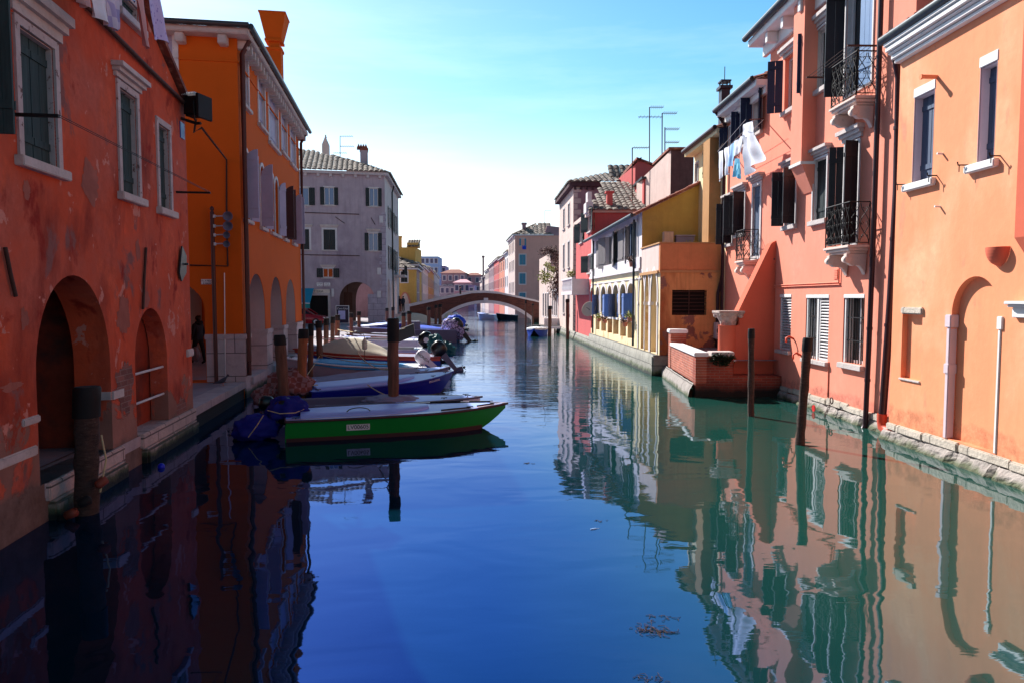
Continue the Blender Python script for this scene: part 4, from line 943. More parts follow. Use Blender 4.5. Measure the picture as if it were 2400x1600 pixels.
mb = MB(); p = pp(2067, 985, .12); mb.tube([p+Vector((0, 0, .14)), p, p+Vector((.0, -.03, -.12)), p+Vector((.02, -.16, -.17)), p+Vector((.03, -.3, -.17))], .095, 14); mb.build('pipe_elbow', M['elbow'], peach)
# ------------------------------------------------------------------ lower coral house + cream house further along
low = thing('house', 'lower coral house with one small balcony and white laundry hanging above it', 'house', FC.w(9, 0, -4))
lN, lF = cF+.003, FC.U(1704, 420); ezL = FC.hit(1800, 152, .45)[1]-.15
lw = [FC.rect(1766, 225, 318, 1786), FC.rect(1738, 262, 345, 1753), FC.rect(1709, 300, 368, 1722)]
lw2 = [FC.rect(1703, 478, 574, 1717), FC.rect(1727, 458, 552, 1746)]; ld = FC.rect(1765, 440, 602, 1782)
lg = FC.rect(1686, 672, 740, 1697)
mb = MB(); ol = [(lN, -.6), (lF, -.6), (lF, ezL), (lN, ezL)]
wall_face(mb, FC, ol, [(rect_pts(r), .2) for r in lw+lw2+[ld]]); extrude_sides(mb, FC, ol, 9, skip=(0,)); mb.build('wall', M['coral'], low)
for r in lw: window(FC, low, r, M, frame=.04, depth=.16, kind='open', ang=(150, 95), shut='bshut', sill=.1)
for r in lw2: window(FC, low, r, M, frame=.05, depth=.16, kind='open', ang=(100, 95), shut='blackshut', sill=.1, hood=.2)
window(FC, low, ld, M, frame=.1, depth=.1, kind='closed', shut='sshut', sill=0, hood=.2, name='balcony_door')
balcony(FC, low, FC.U(1778, 570), FC.hit(1722, 570, .47)[0], FC.hit(1742, 610, .47)[1], .92, .47, M)
cn = MB(); cn.fbox(FC, lN, lF, ezL-.3, ezL-.1, -.02, .12); cn.fbox(FC, lN, lF, ezL-.098, ezL+.08, -.1, .4); cn.build('cornice', M['white'], low, bevel=.01)
g = MB(); g.tube([FC.w(lN+.1, ezL+.12, .47), FC.w(lF, ezL+.12, .47)], .085, 8); g.build('gutter', M['zinc'], low)
mb = MB(); mb.tube([FC.w(lF-.05, ezL+.1, .46), FC.w(lF-.05, ezL-.35, .12), FC.w(lF-.05, 1, .12)], .06, 8); mb.build('downpipe', M['pipe2'], low)
rf = MB(); tiles(rf, FC.w(lN, ezL+.1, .42), FC.t, -FC.n+Vector((0, 0, .38)), [(0, 0), (lF-lN, 0), (lF-lN, 5), (0, 5)], col=.22); rf.build('roof', M['tiler'], low)
cre = thing('house', 'pale cream house with green shutters and a slim dark chimney', 'house', FC.w(13, 0, -4))
eN, eF = lF+.003, FC.U(1626, 420); ezE = FC.hit(1700, 280, .4)[1]-.12
ew = [FC.rect(1684, 330, 392, 1692), FC.rect(1665, 352, 418, 1674), FC.rect(1630, 385, 430, 1637), FC.rect(1664, 500, 574, 1672), FC.rect(1681, 490, 578, 1690)]
mb = MB(); ol = [(eN, -.6), (eF, -.6), (eF, ezE), (eN, ezE)]
wall_face(mb, FC, ol, [(rect_pts(r), .2) for r in ew]); extrude_sides(mb, FC, ol, 9, skip=(0,)); mb.build('wall', M['cream'], cre)
for k, r in enumerate(ew): window(FC, cre, r, M, frame=.05, depth=.14, kind='open' if k < 2 else 'closed', ang=(150, 100), shut='gshut', sill=.1)
ua, ub = FC.hit(1662, 450, .4)[0], FC.hit(1647, 450, .4)[0]
mb = MB(); mb.fbox(FC, ua, ub, 3.7, ezE-.1, 0, .4); mb.build('chimney_breast', stucco('tan_plaster', (186, 138, 92), .15, streak=.3, seed=21), cre)
cn = MB(); cn.fbox(FC, eN, eF, ezE-.098, ezE+.06, -.1, .38); cn.build('cornice', M['cream'], cre)
g = MB(); g.tube([FC.w(eN, ezE+.1, .45), FC.w(eF, ezE+.1, .45)], .08, 8); g.build('gutter', M['pipe2'], cre)
mb = MB(); zt = FC.hit(1656, 232, .1)[1]; u = (ua+ub)/2; mb.fbox(FC, u-.16, u+.16, ezE-.2, zt, -.35, -.05); mb.fbox(FC, u-.24, u+.24, zt, zt+.1, -.42, .02); mb.fbox(FC, u-.2, u+.2, zt+.25, zt+.3, -.38, -.02)
for du in (-.18, .14): mb.fbox(FC, u+du, u+du+.04, zt+.1, zt+.25, -.36, -.32); mb.fbox(FC, u+du, u+du+.04, zt+.1, zt+.25, -.10, -.06)
mb.tube([FC.w(u, zt+.3, -.2), FC.w(u, zt+.8, -.2)], .015, 4); mb.build('chimney', M['pipe2'], cre)
rf = MB(); tiles(rf, FC.w(eN, ezE+.08, .4), FC.t, -FC.n+Vector((0, 0, .38)), [(0, 0), (eF-eN, 0), (eF-eN, 5), (0, 5)], col=.22); rf.build('roof', M['tiler'], cre)
# ------------------------------------------------------------------ buttress with reused capital
ZB = 19.8
FB = Fac((0, ZB, 0), (1, 0)); FB.n = Vector((0, -1, 0))
def bx(px, y=760): return FB.hit(px, y)
but = thing('buttress', 'deep coral sloping buttress wall with a carved stone capital on its stub column', 'buttress', (6.6, ZB, 0))
xj = FC.w(FC.U(1812, 600), 0, 0).x+.1
pts = [(xj, .45), (bx(1719)[0], .55), (bx(1719)[0], bx(1719, 836)[1]), (bx(1700)[0], bx(1700, 836)[1]), (bx(1700)[0], bx(1700, 765)[1]), (bx(1732)[0], bx(1732, 762)[1]), (bx(1732)[0], bx(1732, 727)[1]), (bx(1801)[0]+.04, bx(1801, 570)[1]), (xj, bx(1806, 560)[1])]
mb = MB(); mb.prism([FB.w(x, z, 0) for x, z in pts], (0, .45, 0)); mb.build('wall', M['corald'], but, bevel=.02)
mb = MB(); c = Vector((bx(1712)[0], ZB+.22, 0)); rc = .27
mb.lathe(c, [(rc, .9), (rc, bx(1712, 763)[1]-.03), (rc+.02, bx(1712, 763)[1])], 24); mb.build('column_stub', M['corald'], but)
zc_ = bx(1712, 763)[1]; zk = bx(1712, 729)[1]; cap = MB(); rings = []
for k in range(9):
    t = k/8; r_ = .21+.16*t**2.2; ring__ = []
    for j in range(40):
        a = 2*math.pi*j/40; sq = r_/max(abs(math.cos(a)), abs(math.sin(a))) if t > .8 else r_*(1+.10*t*abs(math.cos(2*a)))
        lf = 1+.10*math.sin(a*8+(k//3)*math.pi)*(0.4 if k in (0, 8) else 1)
        rr = min(sq, r_*1.36)*lf; ring__.append(c+Vector((rr*math.cos(a), rr*math.sin(a), zc_+(zk-.06-zc_)*t)))
    rings.append(ring__)
cap.loft(rings); q = .36
cap.box(c.x-q, c.x+q, c.y-q, c.y+q, zk-.055, zk)
for sx_ in (-1, 1):
    for sy_ in (-1, 1): cap.lathe(c+Vector((sx_*.27, sy_*.27, zk-.13)), [(.02, -.05), (.07, -.03), (.075, .03), (.02, .05)], 10, ax=(sx_, -sy_, 0))
cap.build('capital', stone('carved_capital_stone', (196, 176, 166), .4, 6, tide=False, bmp=1), but)
# ------------------------------------------------------------------ brick terrace
ZT = 19.2
cA = Vector((ground(1632, 937, 0).x, ZT, 0)); cA.x = (1632-1200)/1640*(ZT)*1.0+.0
cBk = Vector(((1563-1200)/1640*24.5, 24.4, 0)); FTL = Fac(cA, cBk-cA, side=-1)
if FTL.n.x > 0: FTL.n *= -1
FTN = Fac(cA, (1, 0)); FTN.n = Vector((0, -1, 0))
M['brickL'] = brick('terrace_brick_side', FTL, (196, 104, 78), (160, 76, 58), (188, 160, 140), toff=-.2)
M['brickN'] = brick('terrace_brick_front', FTN, (178, 78, 56), (146, 62, 46), (150, 120, 104), toff=-.16)
ter = thing('terrace', 'red brick terrace with white stone coping standing in the water', 'terrace', (6, 21.5, 0))
zt = 1.12; LT = (cBk-cA).length
mb = MB(); mb.fbox(FTL, 0, LT-.9, .38, zt, -.3, 0); mb.fbox(FTL, LT-.88, LT-.4, .38, zt+.42, -.5, .02); mb.build('side_wall', M['brickL'], ter)
xr = FC.w(FC.U(1812, 700), 0, 0).x
mb = MB(); mb.fbox(FTN, .003, FTN.hit(1718, 850)[0], -1.5, zt, -.3, 0); mb.fbox(FTN, FTN.hit(1718, 850)[0]+.002, xr-cA.x, -1.5, .58, -.8, -.0); mb.build('front_wall', M['brickN'], ter)
mb = MB(); mb.fbox(FTL, -.06, LT-.9, zt+.002, zt+.11, -.34, .05); mb.build('coping', M['white'], ter, bevel=.015)
mb = MB(); mb.fbox(FTN, .42, FTN.hit(1718, 850)[0]+.02, zt+.002, zt+.128, -.4, .07); mb.build('coping', M['stone'], ter, bevel=.015)
mb = MB(); mb.fbox(FTL, LT-.93, LT-.35, zt+.422, zt+.55, -.55, .07); mb.build('post_cap', M['white'], ter, bevel=.02)
mb = MB(); mb.add([(cA.x+.2, ZT+.25, .98), (7.5, ZT+.25, .98), (7.5, 24.7, .98), (cBk.x+.2, 24.7, .98)], [(0,1,2,3)]); mb.build('terrace_floor', M['pave'], ter)
b = MB(); rows = [(.38, .05), (.2, .16), (0, .2), (-1.6, .3)]; rings = []
for i in range(30):
    u = -.02+(LT+.1)*i/29; rings.append([FTL.w(u, z, d+.04*noise.noise(Vector((u*2, z*4, 8)))) for z, d in rows])
b.loft(rings, closed=False, cap=False); b.build('bank', M['bank'], ter)
# plants: ivy tuft on the coping
def tuft(name, c, rx, ry, rz, n, mat, label, cat='plant', group=None, leaf_=.06, parent=None, stems=0):
    mb = MB()
    for k in range(n):
        d = Vector((random.gauss(0, 1), random.gauss(0, 1), random.gauss(0, 1))); d.normalize(); d *= random.uniform(.3, 1)
        p = Vector(c)+Vector((d.x*rx, d.y*ry, d.z*rz)); a = Vector((random.gauss(0, 1), random.gauss(0, 1), random.gauss(0, .7))).normalized(); b_ = a.orthogonal().normalized()
        s_ = leaf_*random.uniform(.6, 1.3); mb.add([p-a*s_, p+b_*s_*.5, p+a*s_, p-b_*s_*.5], [(0,1,2,3)])
    for k in range(stems):
        q = Vector(c)+Vector((random.uniform(-rx, rx), random.uniform(-ry, ry), rz*random.uniform(.1, 1))); mb.tube([Vector(c)+Vector((0, 0, -rz)), q], .008, 4)
    return mb.build(name, mat, parent, label=None if parent else label, cat=None if parent else cat, group=group)
M['leaf'] = paint('green_leaves', (52, 78, 34), .7, .35, 9); M['leafdk'] = paint('dark_ivy', (28, 44, 22), .7, .35, 9); M['leafy'] = paint('yellow_green_leaves', (150, 150, 60), .7, .3, 9); M['leafr'] = paint('dry_red_leaves', (96, 62, 54), .8, .35, 9)
tuft('ivy', FTN.w(.72, 1.05, .1), .38, .08, .2, 260, M['leafdk'], 'dark ivy tuft growing from the brick terrace wall below the coping', 'plant')
# ================================================================== middle distance, right bank
ZH = 24.6
FH = Fac((0, ZH, 0), (1, 0)); FH.n = Vector((0, -1, 0))
xH = FH.hit(1547, 700)[0]
FL = Fac((xH, ZH, 0), (-.043, 1), side=-1)
if FL.n.x > 0: FL.n *= -1
M['loggia'] = stucco('cream_loggia_plaster', (238, 214, 172), .08, patches=[((206, 160, 110), 1.4, .58, .66, .6)], streak=.12, seed=31)
M['terf'] = stucco('stained_tan_plaster', (222, 160, 104), .14, patches=[((168, 96, 60), .8, .5, .66, .35), ((146, 104, 92), 1.3, .60, .63, .9)], streak=.75, seed=37, worn=((150, 104, 90), 2.6, 1.5), bmp=.5)
M['parap'] = stucco('orange_stained_parapet', (214, 138, 92), .14, streak=.55, seed=33, bmp=.4)
M['rubble'] = stucco('crumbling_plaster', (206, 180, 150), .25, patches=[((122, 78, 66), 2.2, .46, .52, .6)], streak=.2, seed=34, bmp=.8)
M['gyel'] = stucco('mustard_plaster', (198, 162, 88), .1, patches=[((178, 144, 84), .7, .5, .7, .8)], streak=.25, seed=35)
M['lwhite'] = stucco('white_plaster_old', (226, 216, 216), .08, streak=.25, seed=36)
M['blueleaf'] = paint('worn_blue_shutter', (104, 128, 182), .7, .25, 7, (5, 5, .7), chips=((150, 140, 140), .64))
M['greyleaf'] = paint('bare_grey_wood_shutter', (120, 112, 112), .85, .35, 5, (7, 7, .5))
M['rose'] = stucco('rose_red_plaster', (204, 98, 96), .08, streak=.2, seed=38)
M['lilac'] = stucco('lilac_brown_plaster', (168, 134, 142), .15, streak=.4, seed=39)
M['pinkw'] = stucco('pale_pink_plaster', (222, 196, 186), .12, streak=.3, seed=40)
M['salmon'] = stucco('salmon_plaster', (214, 136, 112), .1, streak=.2, seed=41)
M['dirt'] = stucco('dark_brown_plaster', (92, 66, 70), .3, streak=.4, seed=42)
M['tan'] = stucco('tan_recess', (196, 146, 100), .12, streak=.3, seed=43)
# terrace wing with stained end wall
wing = thing('house', 'stained tan single storey wing with barred window and roof terrace', 'house', (xH+1, ZH+1.4, 0))
zb_ = FH.hit(1550, 634)[1]; zp = FH.hit(1550, 571)[1]; xR = FC.w(FC.U(1700, 600), 0, 0).x+.15
zH2 = 27.5; uW = (zH2-ZH)
gr = FH.rect(1575, 680, 739, 1656); wt = xR-xH
mb = MB(); wall_face(mb, FH, [(xH, -.5), (xR, -.5), (xR, zb_), (xH, zb_)], [(rect_pts(gr), .3)]); mb.build('end_wall', M['terf'], wing)
la = [(FL.U(1511.5), FL.U(1497.5), 642, 808), (FL.U(1522.5), FL.U(1512.5), 641, 815), (FL.U(1541.5), FL.U(1526), 640, 829)]
mb = MB(); hs = []
for a, b, yt, yb in la:
    a, b = min(a, b), max(a, b); hs.append((arch_pts(a+.02, b-.02, .75, 2.7, 3.72, 14), .35))
wall_face(mb, FL, [(0, .35), (uW, .35), (uW, zb_), (0, zb_)], hs); mb.build('canal_wall', M['loggia'], wing)
mb = MB(); mb.quad(FL.w(0, .3, -.36), FL.w(uW, .3, -.36), FL.w(uW, zb_, -.36), FL.w(0, zb_, -.36)); mb.build('arch_infill', M['rubble'], wing)
mb = MB()
for h, _ in hs:
    a, b = h[0][0], h[-1][0]; A = arch_pts(a-.0, b+.0, .75, 2.7, 3.72, 14); B = arch_pts(a-.11, b+.11, .75, 2.7, 3.85, 14); n = len(A)
    mb.add([FL.w(p[0], p[1], .03) for p in A]+[FL.w(p[0], p[1], .03) for p in B]+[FL.w(p[0], p[1], 0) for p in B], [(i, i+1, n+i+1, n+i) for i in range(n-1)]+[(n+i, n+i+1, 2*n+i+1, 2*n+i) for i in range(n-1)])
    for uu in (a-.12, b-.02): mb.fbox(FL, uu, uu+.14, 2.45, 2.58, -.1, .05)
mb.build('arch_surrounds', M['lwhite'], wing)
mb = MB(); mb.fbox(FH, xH-.02, xR, zb_+.002, zp, -.16, .03); mb.build('parapet', M['parap'], wing, bevel=.01)
mb = MB(); mb.fbox(FL, .165, uW, zb_+.003, zp-.003, -.16, .02); mb.build('parapet', M['pinkw'], wing, bevel=.01)
mb = MB(); mb.fbox(FH, xH-.04, xR, zb_-.08, zb_+.0, -.1, .07); mb.fbox(FL, .1, uW, zb_-.10, zb_-.002, -.1, .09); mb.fbox(FL, -.05, uW, zp+.002, zp+.05, -.2, .06); mb.fbox(FH, xH+.2, xR, zp+.001, zp+.04, -.2, .05)
mb.build('string_course', M['tan'], wing)
mb = MB(); mb.add([(xH, ZH+.1, zb_+.2), (xR, ZH+.1, zb_+.2), (xR, zH2, zb_+.2), (xH-.1, zH2, zb_+.2)], [(0,1,2,3)]); mb.build('terrace_floor', M['pave'], wing)
mb = MB(); mb.fbox(FH, gr[0], gr[1], gr[2], gr[3], -.32, -.28); o = mb.build('window', M['dark'], wing)
mb = MB()
for k in range(7): z = gr[2]+(gr[3]-gr[2])*(k+.5)/7; mb.fbox(FH, gr[0], gr[1], z-.012, z+.012, -.06, -.03)
mb.fbox(FH, (gr[0]+gr[1])/2-.015, (gr[0]+gr[1])/2+.015, gr[2], gr[3], -.05, -.02); mb.build('grille', M['rust'], o)
mb = MB(); mb.tube([(xR-.12, ZH-.12, zp-.1), (xR-.12, ZH-.12, zb_+.1), (xR-.2, ZH-.12, zb_-.4), (xR-.3, ZH-.12, zb_-.8), (xR-.3, ZH-.12, 1)], .06, 8); mb.build('downpipe', M['pipe2'], wing)
# bank under wing and loggia
def bankrun(F, u0, u1, zt, par, mat='bank'):
    rows = [(zt, .0), (zt, .10), (zt*.6, .16), (.08, .24), (-1.6, .4)]; n = max(8, int((u1-u0)/.5)); b = MB(); rings = []
    for i in range(n+1):
        u = u0+(u1-u0)*i/n; rings.append([F.w(u, z, d+.05*noise.noise(Vector((u*1.3, z*4, 9)))) for z, d in rows])
    b.loft(rings, closed=False, cap=False); return b.build('bank', M[mat], par)
M['bankg'] = stone('weedy_bank_stone', (142, 138, 128), .35, 2.2, joints=(1.1, .36), tide=True, F=FL, bmp=.9, toff=-.02)
bankrun(FL, 0, uW, .72, wing, 'bankg')
mb = MB(); mb.fbox(FH, xH-.28, xH+.9, -1.5, .72, -.1, .12); mb.build('bank_end_stone', M['bankg'], wing, bevel=.05)
# air conditioner on the end wall + terrace clutter
ac = thing('air_conditioner', 'white air conditioner unit hanging low on the stained wall', 'air conditioner', FH.w(7, 1.4, .2))
r = FH.rect(1671, 755, 793, 1692); mb = MB(); mb.fbox(FH, r[0], r[1], r[2], r[3], .06, .36); mb.build('casing', M['frame'], ac, bevel=.02)
mb = MB(); mb.lathe(FH.w((r[0]+r[1])/2, (r[2]+r[3])/2, .365), [(.13, 0), (.13, .01)], 20, ax=FH.n)
for k in range(5): mb.fbox(FH, r[0]+.03, r[1]-.03, r[2]+.05+k*.09, r[2]+.06+k*.09, .36, .372)
mb.build('fan_grille', M['zinc'], ac); mb = MB(); mb.fbox(FH, r[0]+.03, r[1]-.03, r[2]-.05, r[2]-.003, 0, .34); mb.build('bracket', M['iron'], ac)
FH2 = Fac((0, 26.9, 0), (1, 0)); FH2.n = Vector((0, -1, 0))
r = FH2.rect(1556, 543, 575, 1579); t = thing('cupboard', 'worn pale wooden cupboard against the mustard wall on the roof terrace', 'cupboard', FH2.w(r[0], zb_+.2, 0))
mb = MB(); mb.fbox(FH2, r[0], r[1], zb_+.2, r[3], -.3, 0); mb.build('body', paint('bare_pale_wood', (196, 166, 150), .8, .2, 5, (6, 6, .5)), t, bevel=.01)
mb = MB(); mb.fbox(FH2, r[0]+.02, (r[0]+r[1])/2-.005, zb_+.25, r[3]-.04, .002, .02); mb.fbox(FH2, (r[0]+r[1])/2+.005, r[1]-.02, zb_+.25, r[3]-.04, .002, .02); mb.build('door', paint('bare_pale_wood_door', (206, 178, 160), .8, .2, 5, (6, 6, .5)), t)
r = FH2.rect(1585, 551, 575, 1628); t = thing('wash_tub', 'grey lilac storage chest beside the cupboard on the roof terrace', 'chest', FH2.w(r[0], zb_+.2, 0))
mb = MB(); mb.fbox(FH2, r[0], r[1], zb_+.2, r[3]-.06, -.3, 0); mb.build('body', paint('grey_plastic', (132, 124, 148), .6, .1, 4), t, bevel=.02)
mb = MB(); mb.fbox(FH2, r[0]-.03, r[1]+.03, r[3]-.058, r[3], -.33, .03); mb.build('lid', paint('grey_plastic_lid', (150, 144, 164), .6, .1, 4), t, bevel=.015)
tuft('potted_plant', FH2.w(FH2.U(1612, 560), zp+.0, .5), .3, .2, .28, 160, M['leafy'], 'straggly potted plant behind the terrace parapet', stems=8)
# ------------------------------------------------------------------ loggia house
log = thing('house', 'cream and white house with mustard gable wall and row of blue shuttered arches', 'house', FL.w(8, 0, -1))
uL0, uL1 = uW+.003, FL.U(1386, 600); zm = FL.hit(1492, 634)[1]; zeL = FL.hit(1392, 556)[1]
zG = 27.5; FGb2 = Fac((0, zG+.02, 0), (1, 0)); FGb2.n = Vector((0, -1, 0))
xg0 = FL.w(uL0, 0, 0).x; zg0 = FGb2.hit(1500, 498)[1]; xg1, zg1 = FGb2.hit(1627, 439); xg2 = 9.5; zg2 = zg1+(xg2-xg1)*(zg1-zg0)/(xg1-xg0)
wins = [(1471.5, 1487.5, 665, 803), (1454, 1467.5, 666.5, 797), (1437.5, 1450, 668.5, 787), (1424.5, 1435, 670, 780), (1409.5, 1420.5, 672, 782), (1397.5, 1405.5, 673, 778), (1384.5, 1391.5, 675, 773)]
lh = []; lr = []
for xa, xb, yt, yb in wins:
    ua, ub = FL.U(xb, 720), FL.U(xa, 720); t_ = FL.hit(xa+2, yt)[1]; b_ = 1.02; lr.append((ua, ub, b_, t_)); lh.append((arch_pts(ua, ub, b_, t_-.45, t_, 12), .22))
up = [(1480, 1492, 506), (1467, 1477, 520), (1437, 1463, 540), (1420, 1435, 552), (1411, 1418, 560), (1400, 1409, 563)]
zu0 = FL.hit(1492, 612)[1]; ur = []
for xa, xb, yt in up: ua, ub = FL.U(xb, 590), FL.U(xa, 590); ur.append((ua, ub, zu0, zeL-.35))
mb = MB(); wall_face(mb, FL, [(uL0, .35), (uL1, .35), (uL1, zm), (uL0, zm)], lh); mb.build('lower_wall', M['loggia'], log)
mb = MB(); wall_face(mb, FL, [(uL0, zm), (uL1, zm), (uL1, zeL), (uL0, zg0)], [(rect_pts(r), .16) for r in ur]); mb.build('upper_wall', M['lwhite'], log)
mb = MB(); mb.add([FGb2.w(x, z) for x, z in ((xg0+.002, zb_), (xg2, zb_), (xg2, zg2), (xg0+.002, zg0))], [(0,1,2,3)]); mb.build('gable_wall', M['gyel'], log)
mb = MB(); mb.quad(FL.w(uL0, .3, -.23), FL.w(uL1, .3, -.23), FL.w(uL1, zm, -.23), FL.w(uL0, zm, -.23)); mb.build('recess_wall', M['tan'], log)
for k, r in enumerate(lr):
    mb = MB(); a, b = r[0], r[1]; A = arch_pts(a, b, 2.0, r[3]-.45, r[3], 12); B = arch_pts(a-.14, b+.14, 2.0, r[3]-.40, r[3]+.16, 12); n = len(A)
    mb.add([FL.w(p[0], p[1], .03) for p in A]+[FL.w(p[0], p[1], .03) for p in B]+[FL.w(p[0], p[1], 0) for p in B], [(i, i+1, n+i+1, n+i) for i in range(n-1)]+[(n+i, n+i+1, 2*n+i+1, 2*n+i) for i in range(n-1)])
    o = mb.build('window', M['lwhite'], log)
    zs0, zs1 = FL.hit(1487, 750)[1], r[3]-.42; mid = (a+b)/2
    for j, (hu, sg) in enumerate(((a, 1), (b, -1))):
        if k in (6,): continue
        s = MB(); leaf(FL, hu, (b-a)/2-.01, zs0, zs1, 0 if (k+j) % 3 else 40, sg, s, d=-.08, planks=2); s.build('shutter', M['blueleaf'] if (k+j) % 3 != 1 else M['greyleaf'], o)
    s = MB(); s.fbox(FL, a+.005, b-.005, zs0-.10, zs0-.01, -.2, .05); s.build('sill', M['lwhite'], o)
for k, r in enumerate(ur):
    mb = MB(); ring(mb, FL, r, .09, -.01, .025); o = mb.build('window', M['lwhite'], log)
    mb = MB(); mb.fbox(FL, r[0]-.01, r[1]+.01, r[2]-.01, r[3]+.01, -.19, -.16); mb.build('pane', M['glass'], o)
    for hu, sg in ((r[0], 1), (r[1], -1)): s = MB(); leaf(FL, hu, (r[1]-r[0])/2-.01, r[2], r[3], random.choice((0, 8, 172, 165)), sg, s, d=.03, planks=2); s.build('shutter', M['greyleaf'] if k != 0 else M['sshut'], o)
mb = MB(); mb.fbox(FL, uL0, uL1, zm-.05, zm+.06, -.05, .12); mb.fbox(FL, uL0, uL1, zm-.36, zm-.32, -.05, .04); mb.fbox(FL, uL0, uL1, zm+.061, zm+.5, -.02, .08); mb.build('string_course', M['lwhite'], log)
# roof: rises away from the canal; near verge follows the gable top
slp = (zg1-zg0)/(xg1-xg0); A0 = FL.w(uL0-.15, zg0+.06, .35); A1 = FL.w(uL1, zg0+.06, .35)
rf = MB(); dv = Vector((1, 0, slp)); tiles(rf, A0-Vector((0, 0, slp*.35)), A1-A0, dv, [(0, 0), ((A1-A0).length, 0), ((A1-A0).length, 5), (0, 5)], col=.24, row=.4); rf.build('roof', M['tiler'], log)
mb = MB(); mb.prism([FGb2.w(xg0-.3, zg0-.12, .22), FGb2.w(xg2, zg2+.02, .22), FGb2.w(xg2, zg2+.1, .22), FGb2.w(xg0-.3, zg0-.04, .22)], (0, .3, 0)); mb.build('verge', M['tiler'], log)
mb = MB(); mb.tube([FL.w(uL0-.1, zg0-.12, .42), FL.w(uL1, zg0-.12, .42)], .08, 8); mb.build('gutter', M['zinc'], log)
for x in (1493, 1396): mb = MB(); u = FL.U(x, 650); mb.tube([FL.w(u, zg0-.2, .14), FL.w(u, .8, .14)], .05, 6); mb.build('downpipe', M['zinc'], log)
bankrun(FL, uL0, uL1, .72, log, 'bankg')
dsh = thing('satellite_dish', 'pale satellite dish fixed low on the cream arcade wall', 'satellite dish', FL.w(FL.U(1380), 1.8, .3))
c = FL.w(*FL.hit(1382, 726, .35), .35); mb = MB(); ax = Vector((-.5, -.75, .3)).normalized(); mb.lathe(c, [(.001, 0), (.2, .02), (.34, .07), (.42, .12), (.41, .13), (.2, .035), (.001, .015)], 20, ax=ax); mb.build('dish', paint('beige_dish', (196, 172, 150), .6, .08), dsh)
mb = MB(); mb.tube([c, c-FL.n*.35+Vector((0, 0, -.3))], .03, 6); mb.tube([c, c+ax*.4], .012, 5); mb.build('arm', M['iron'], dsh)
for i, (x, y, m_, lb) in enumerate(((1478, 742, 'leafy', 'yellow flowers in a box on the third arch sill of the cream house'), (1402, 744, 'leafy', 'yellow flowers in a pot at the far arch sills of the cream house'), (1416, 747, 'leafr', 'red flowers in a pot at the far arch sills of the cream house'), (1463, 753, 'leafr', 'red and pink flower box under the second arch window'), (1479, 613, 'leafr', 'round dry red plant hanging on the white upper wall'))):
    u, z = FL.hit(x-4 if i in (0,) else x, y, .2); t = thing('flower_pot', lb, 'potted plant', FL.w(u, z-.2, .2), 'flower pots on the cream house')
    mb = MB(); mb.lathe(FL.w(u, z-.22, .16), [(.09, 0), (.12, .18)], 12); mb.build('pot', M['salmon'], t); tuft('foliage', FL.w(u, z+.05, .18), .24, .22, .2, 120, M[m_], None, parent=t, leaf_=.05)
# ------------------------------------------------------------------ rose red house behind the loggia roof
def boxhouse(label, F, u0, u1, z0, z1, depth, mat, name='house', group=None, cat='house'):
    t = thing(name, label, cat, F.w((u0+u1)/2, 0, -depth/2), group)
    return t
def pw(F, par, lst, frame='lwhite', shut='gshut', kind='open', ang=(150, 110), d=.14, mats=None):
    for r in lst: window(F, par, r, M, frame=.09, depth=d, kind=kind, ang=ang, shut=shut, sill=.1, leafw=(r[1]-r[0])*.48)
rose = thing('house', 'rose red house with stepped gable towers rising behind the cream loggia house', 'house', FL.w(17, 0, -3))
uR0, uR1 = uL1+.003, FL.U(1350, 600); zR = FL.hit(1392, 490)[1]; FRf = Fac((0, FL.w(uR0, 0, 0).y, 0), (1, 0)); FRf.n = Vector((0, -1, 0))
xr0 = FL.w(uR0, 0, 0).x; xr1 = FRf.hit(1560, 560)[0]
rw = [FL.rect(1379, 497, 545, 1387), FL.rect(1360, 525, 570, 1366), FL.rect(1379, 600, 640, 1387)]
mb = MB(); wall_face(mb, FL, [(uR0, -.6), (uR1, -.6), (uR1, zR), (uR0, zR)], [(rect_pts(r), .15) for r in rw]); mb.quad(FRf.w(xr0, 0), FRf.w(xr1, 0), FRf.w(xr1, zR), FRf.w(xr0, zR)); mb.build('wall', M['rose'], rose)
for r in rw: window(FL, rose, r, M, frame=.07, depth=.12, kind='open', ang=(176, 150), shut='gshut', sill=.1)
mb = MB(); mb.fbox(FL, uR0-.1, uR1, zR-.25, zR-.001, -.02, .18); mb.fbox(FRf, xr0-.2, xr1, zR-.12, zR-.002, 0, .15); mb.build('cornice', M['pinkw'], rose)
rf = MB(); D_ = uR1-uR0; tiles(rf, Vector((xr0-.2, FRf.o.y-.3, zR)), (1, 0, 0), (0, 1, .42), [(0, 0), (6, 0), (6, D_), (1.6, D_)], col=.34, row=.5, amp=.07); rf.build('roof', M['tile'], rose)
def tower(par, F, x0, x1, yb, ytop_l, ytop_r, depth, mat, nm, ridge=None, roofm='tiler'):
    a, zl = F.hit(x0, ytop_l); b, zr_ = F.hit(x1, ytop_r); zb0 = F.hit(x0, yb)[1]; pts = [(a, zb0), (b, zb0), (b, zr_)]
    if ridge: pts.append(F.hit(*ridge))
    pts.append((a, zl)); mb = MB(); mb.prism([F.w(x, z, 0) for x, z in pts], -F.n*depth); mb.build(nm, M[mat], par)
    top = pts[2:]; mb = MB(); 
    for i in range(len(top)-1):
        p, q = top[i], top[i+1]; mb.prism([F.w(p[0]+.15, p[1]+.02, .15), F.w(q[0]-.15, q[1]+.02, .15), F.w(q[0]-.15, q[1]+.14, .15), F.w(p[0]+.15, p[1]+.14, .15)], -F.n*(depth+.3))
    mb.build('roof', M[roofm], par)
F45 = Fac((0, 44, 0), (1, 0)); F45.n = Vector((0, -1, 0)); F42 = Fac((0, 40.6, 0), (1, 0)); F42.n = Vector((0, -1, 0))
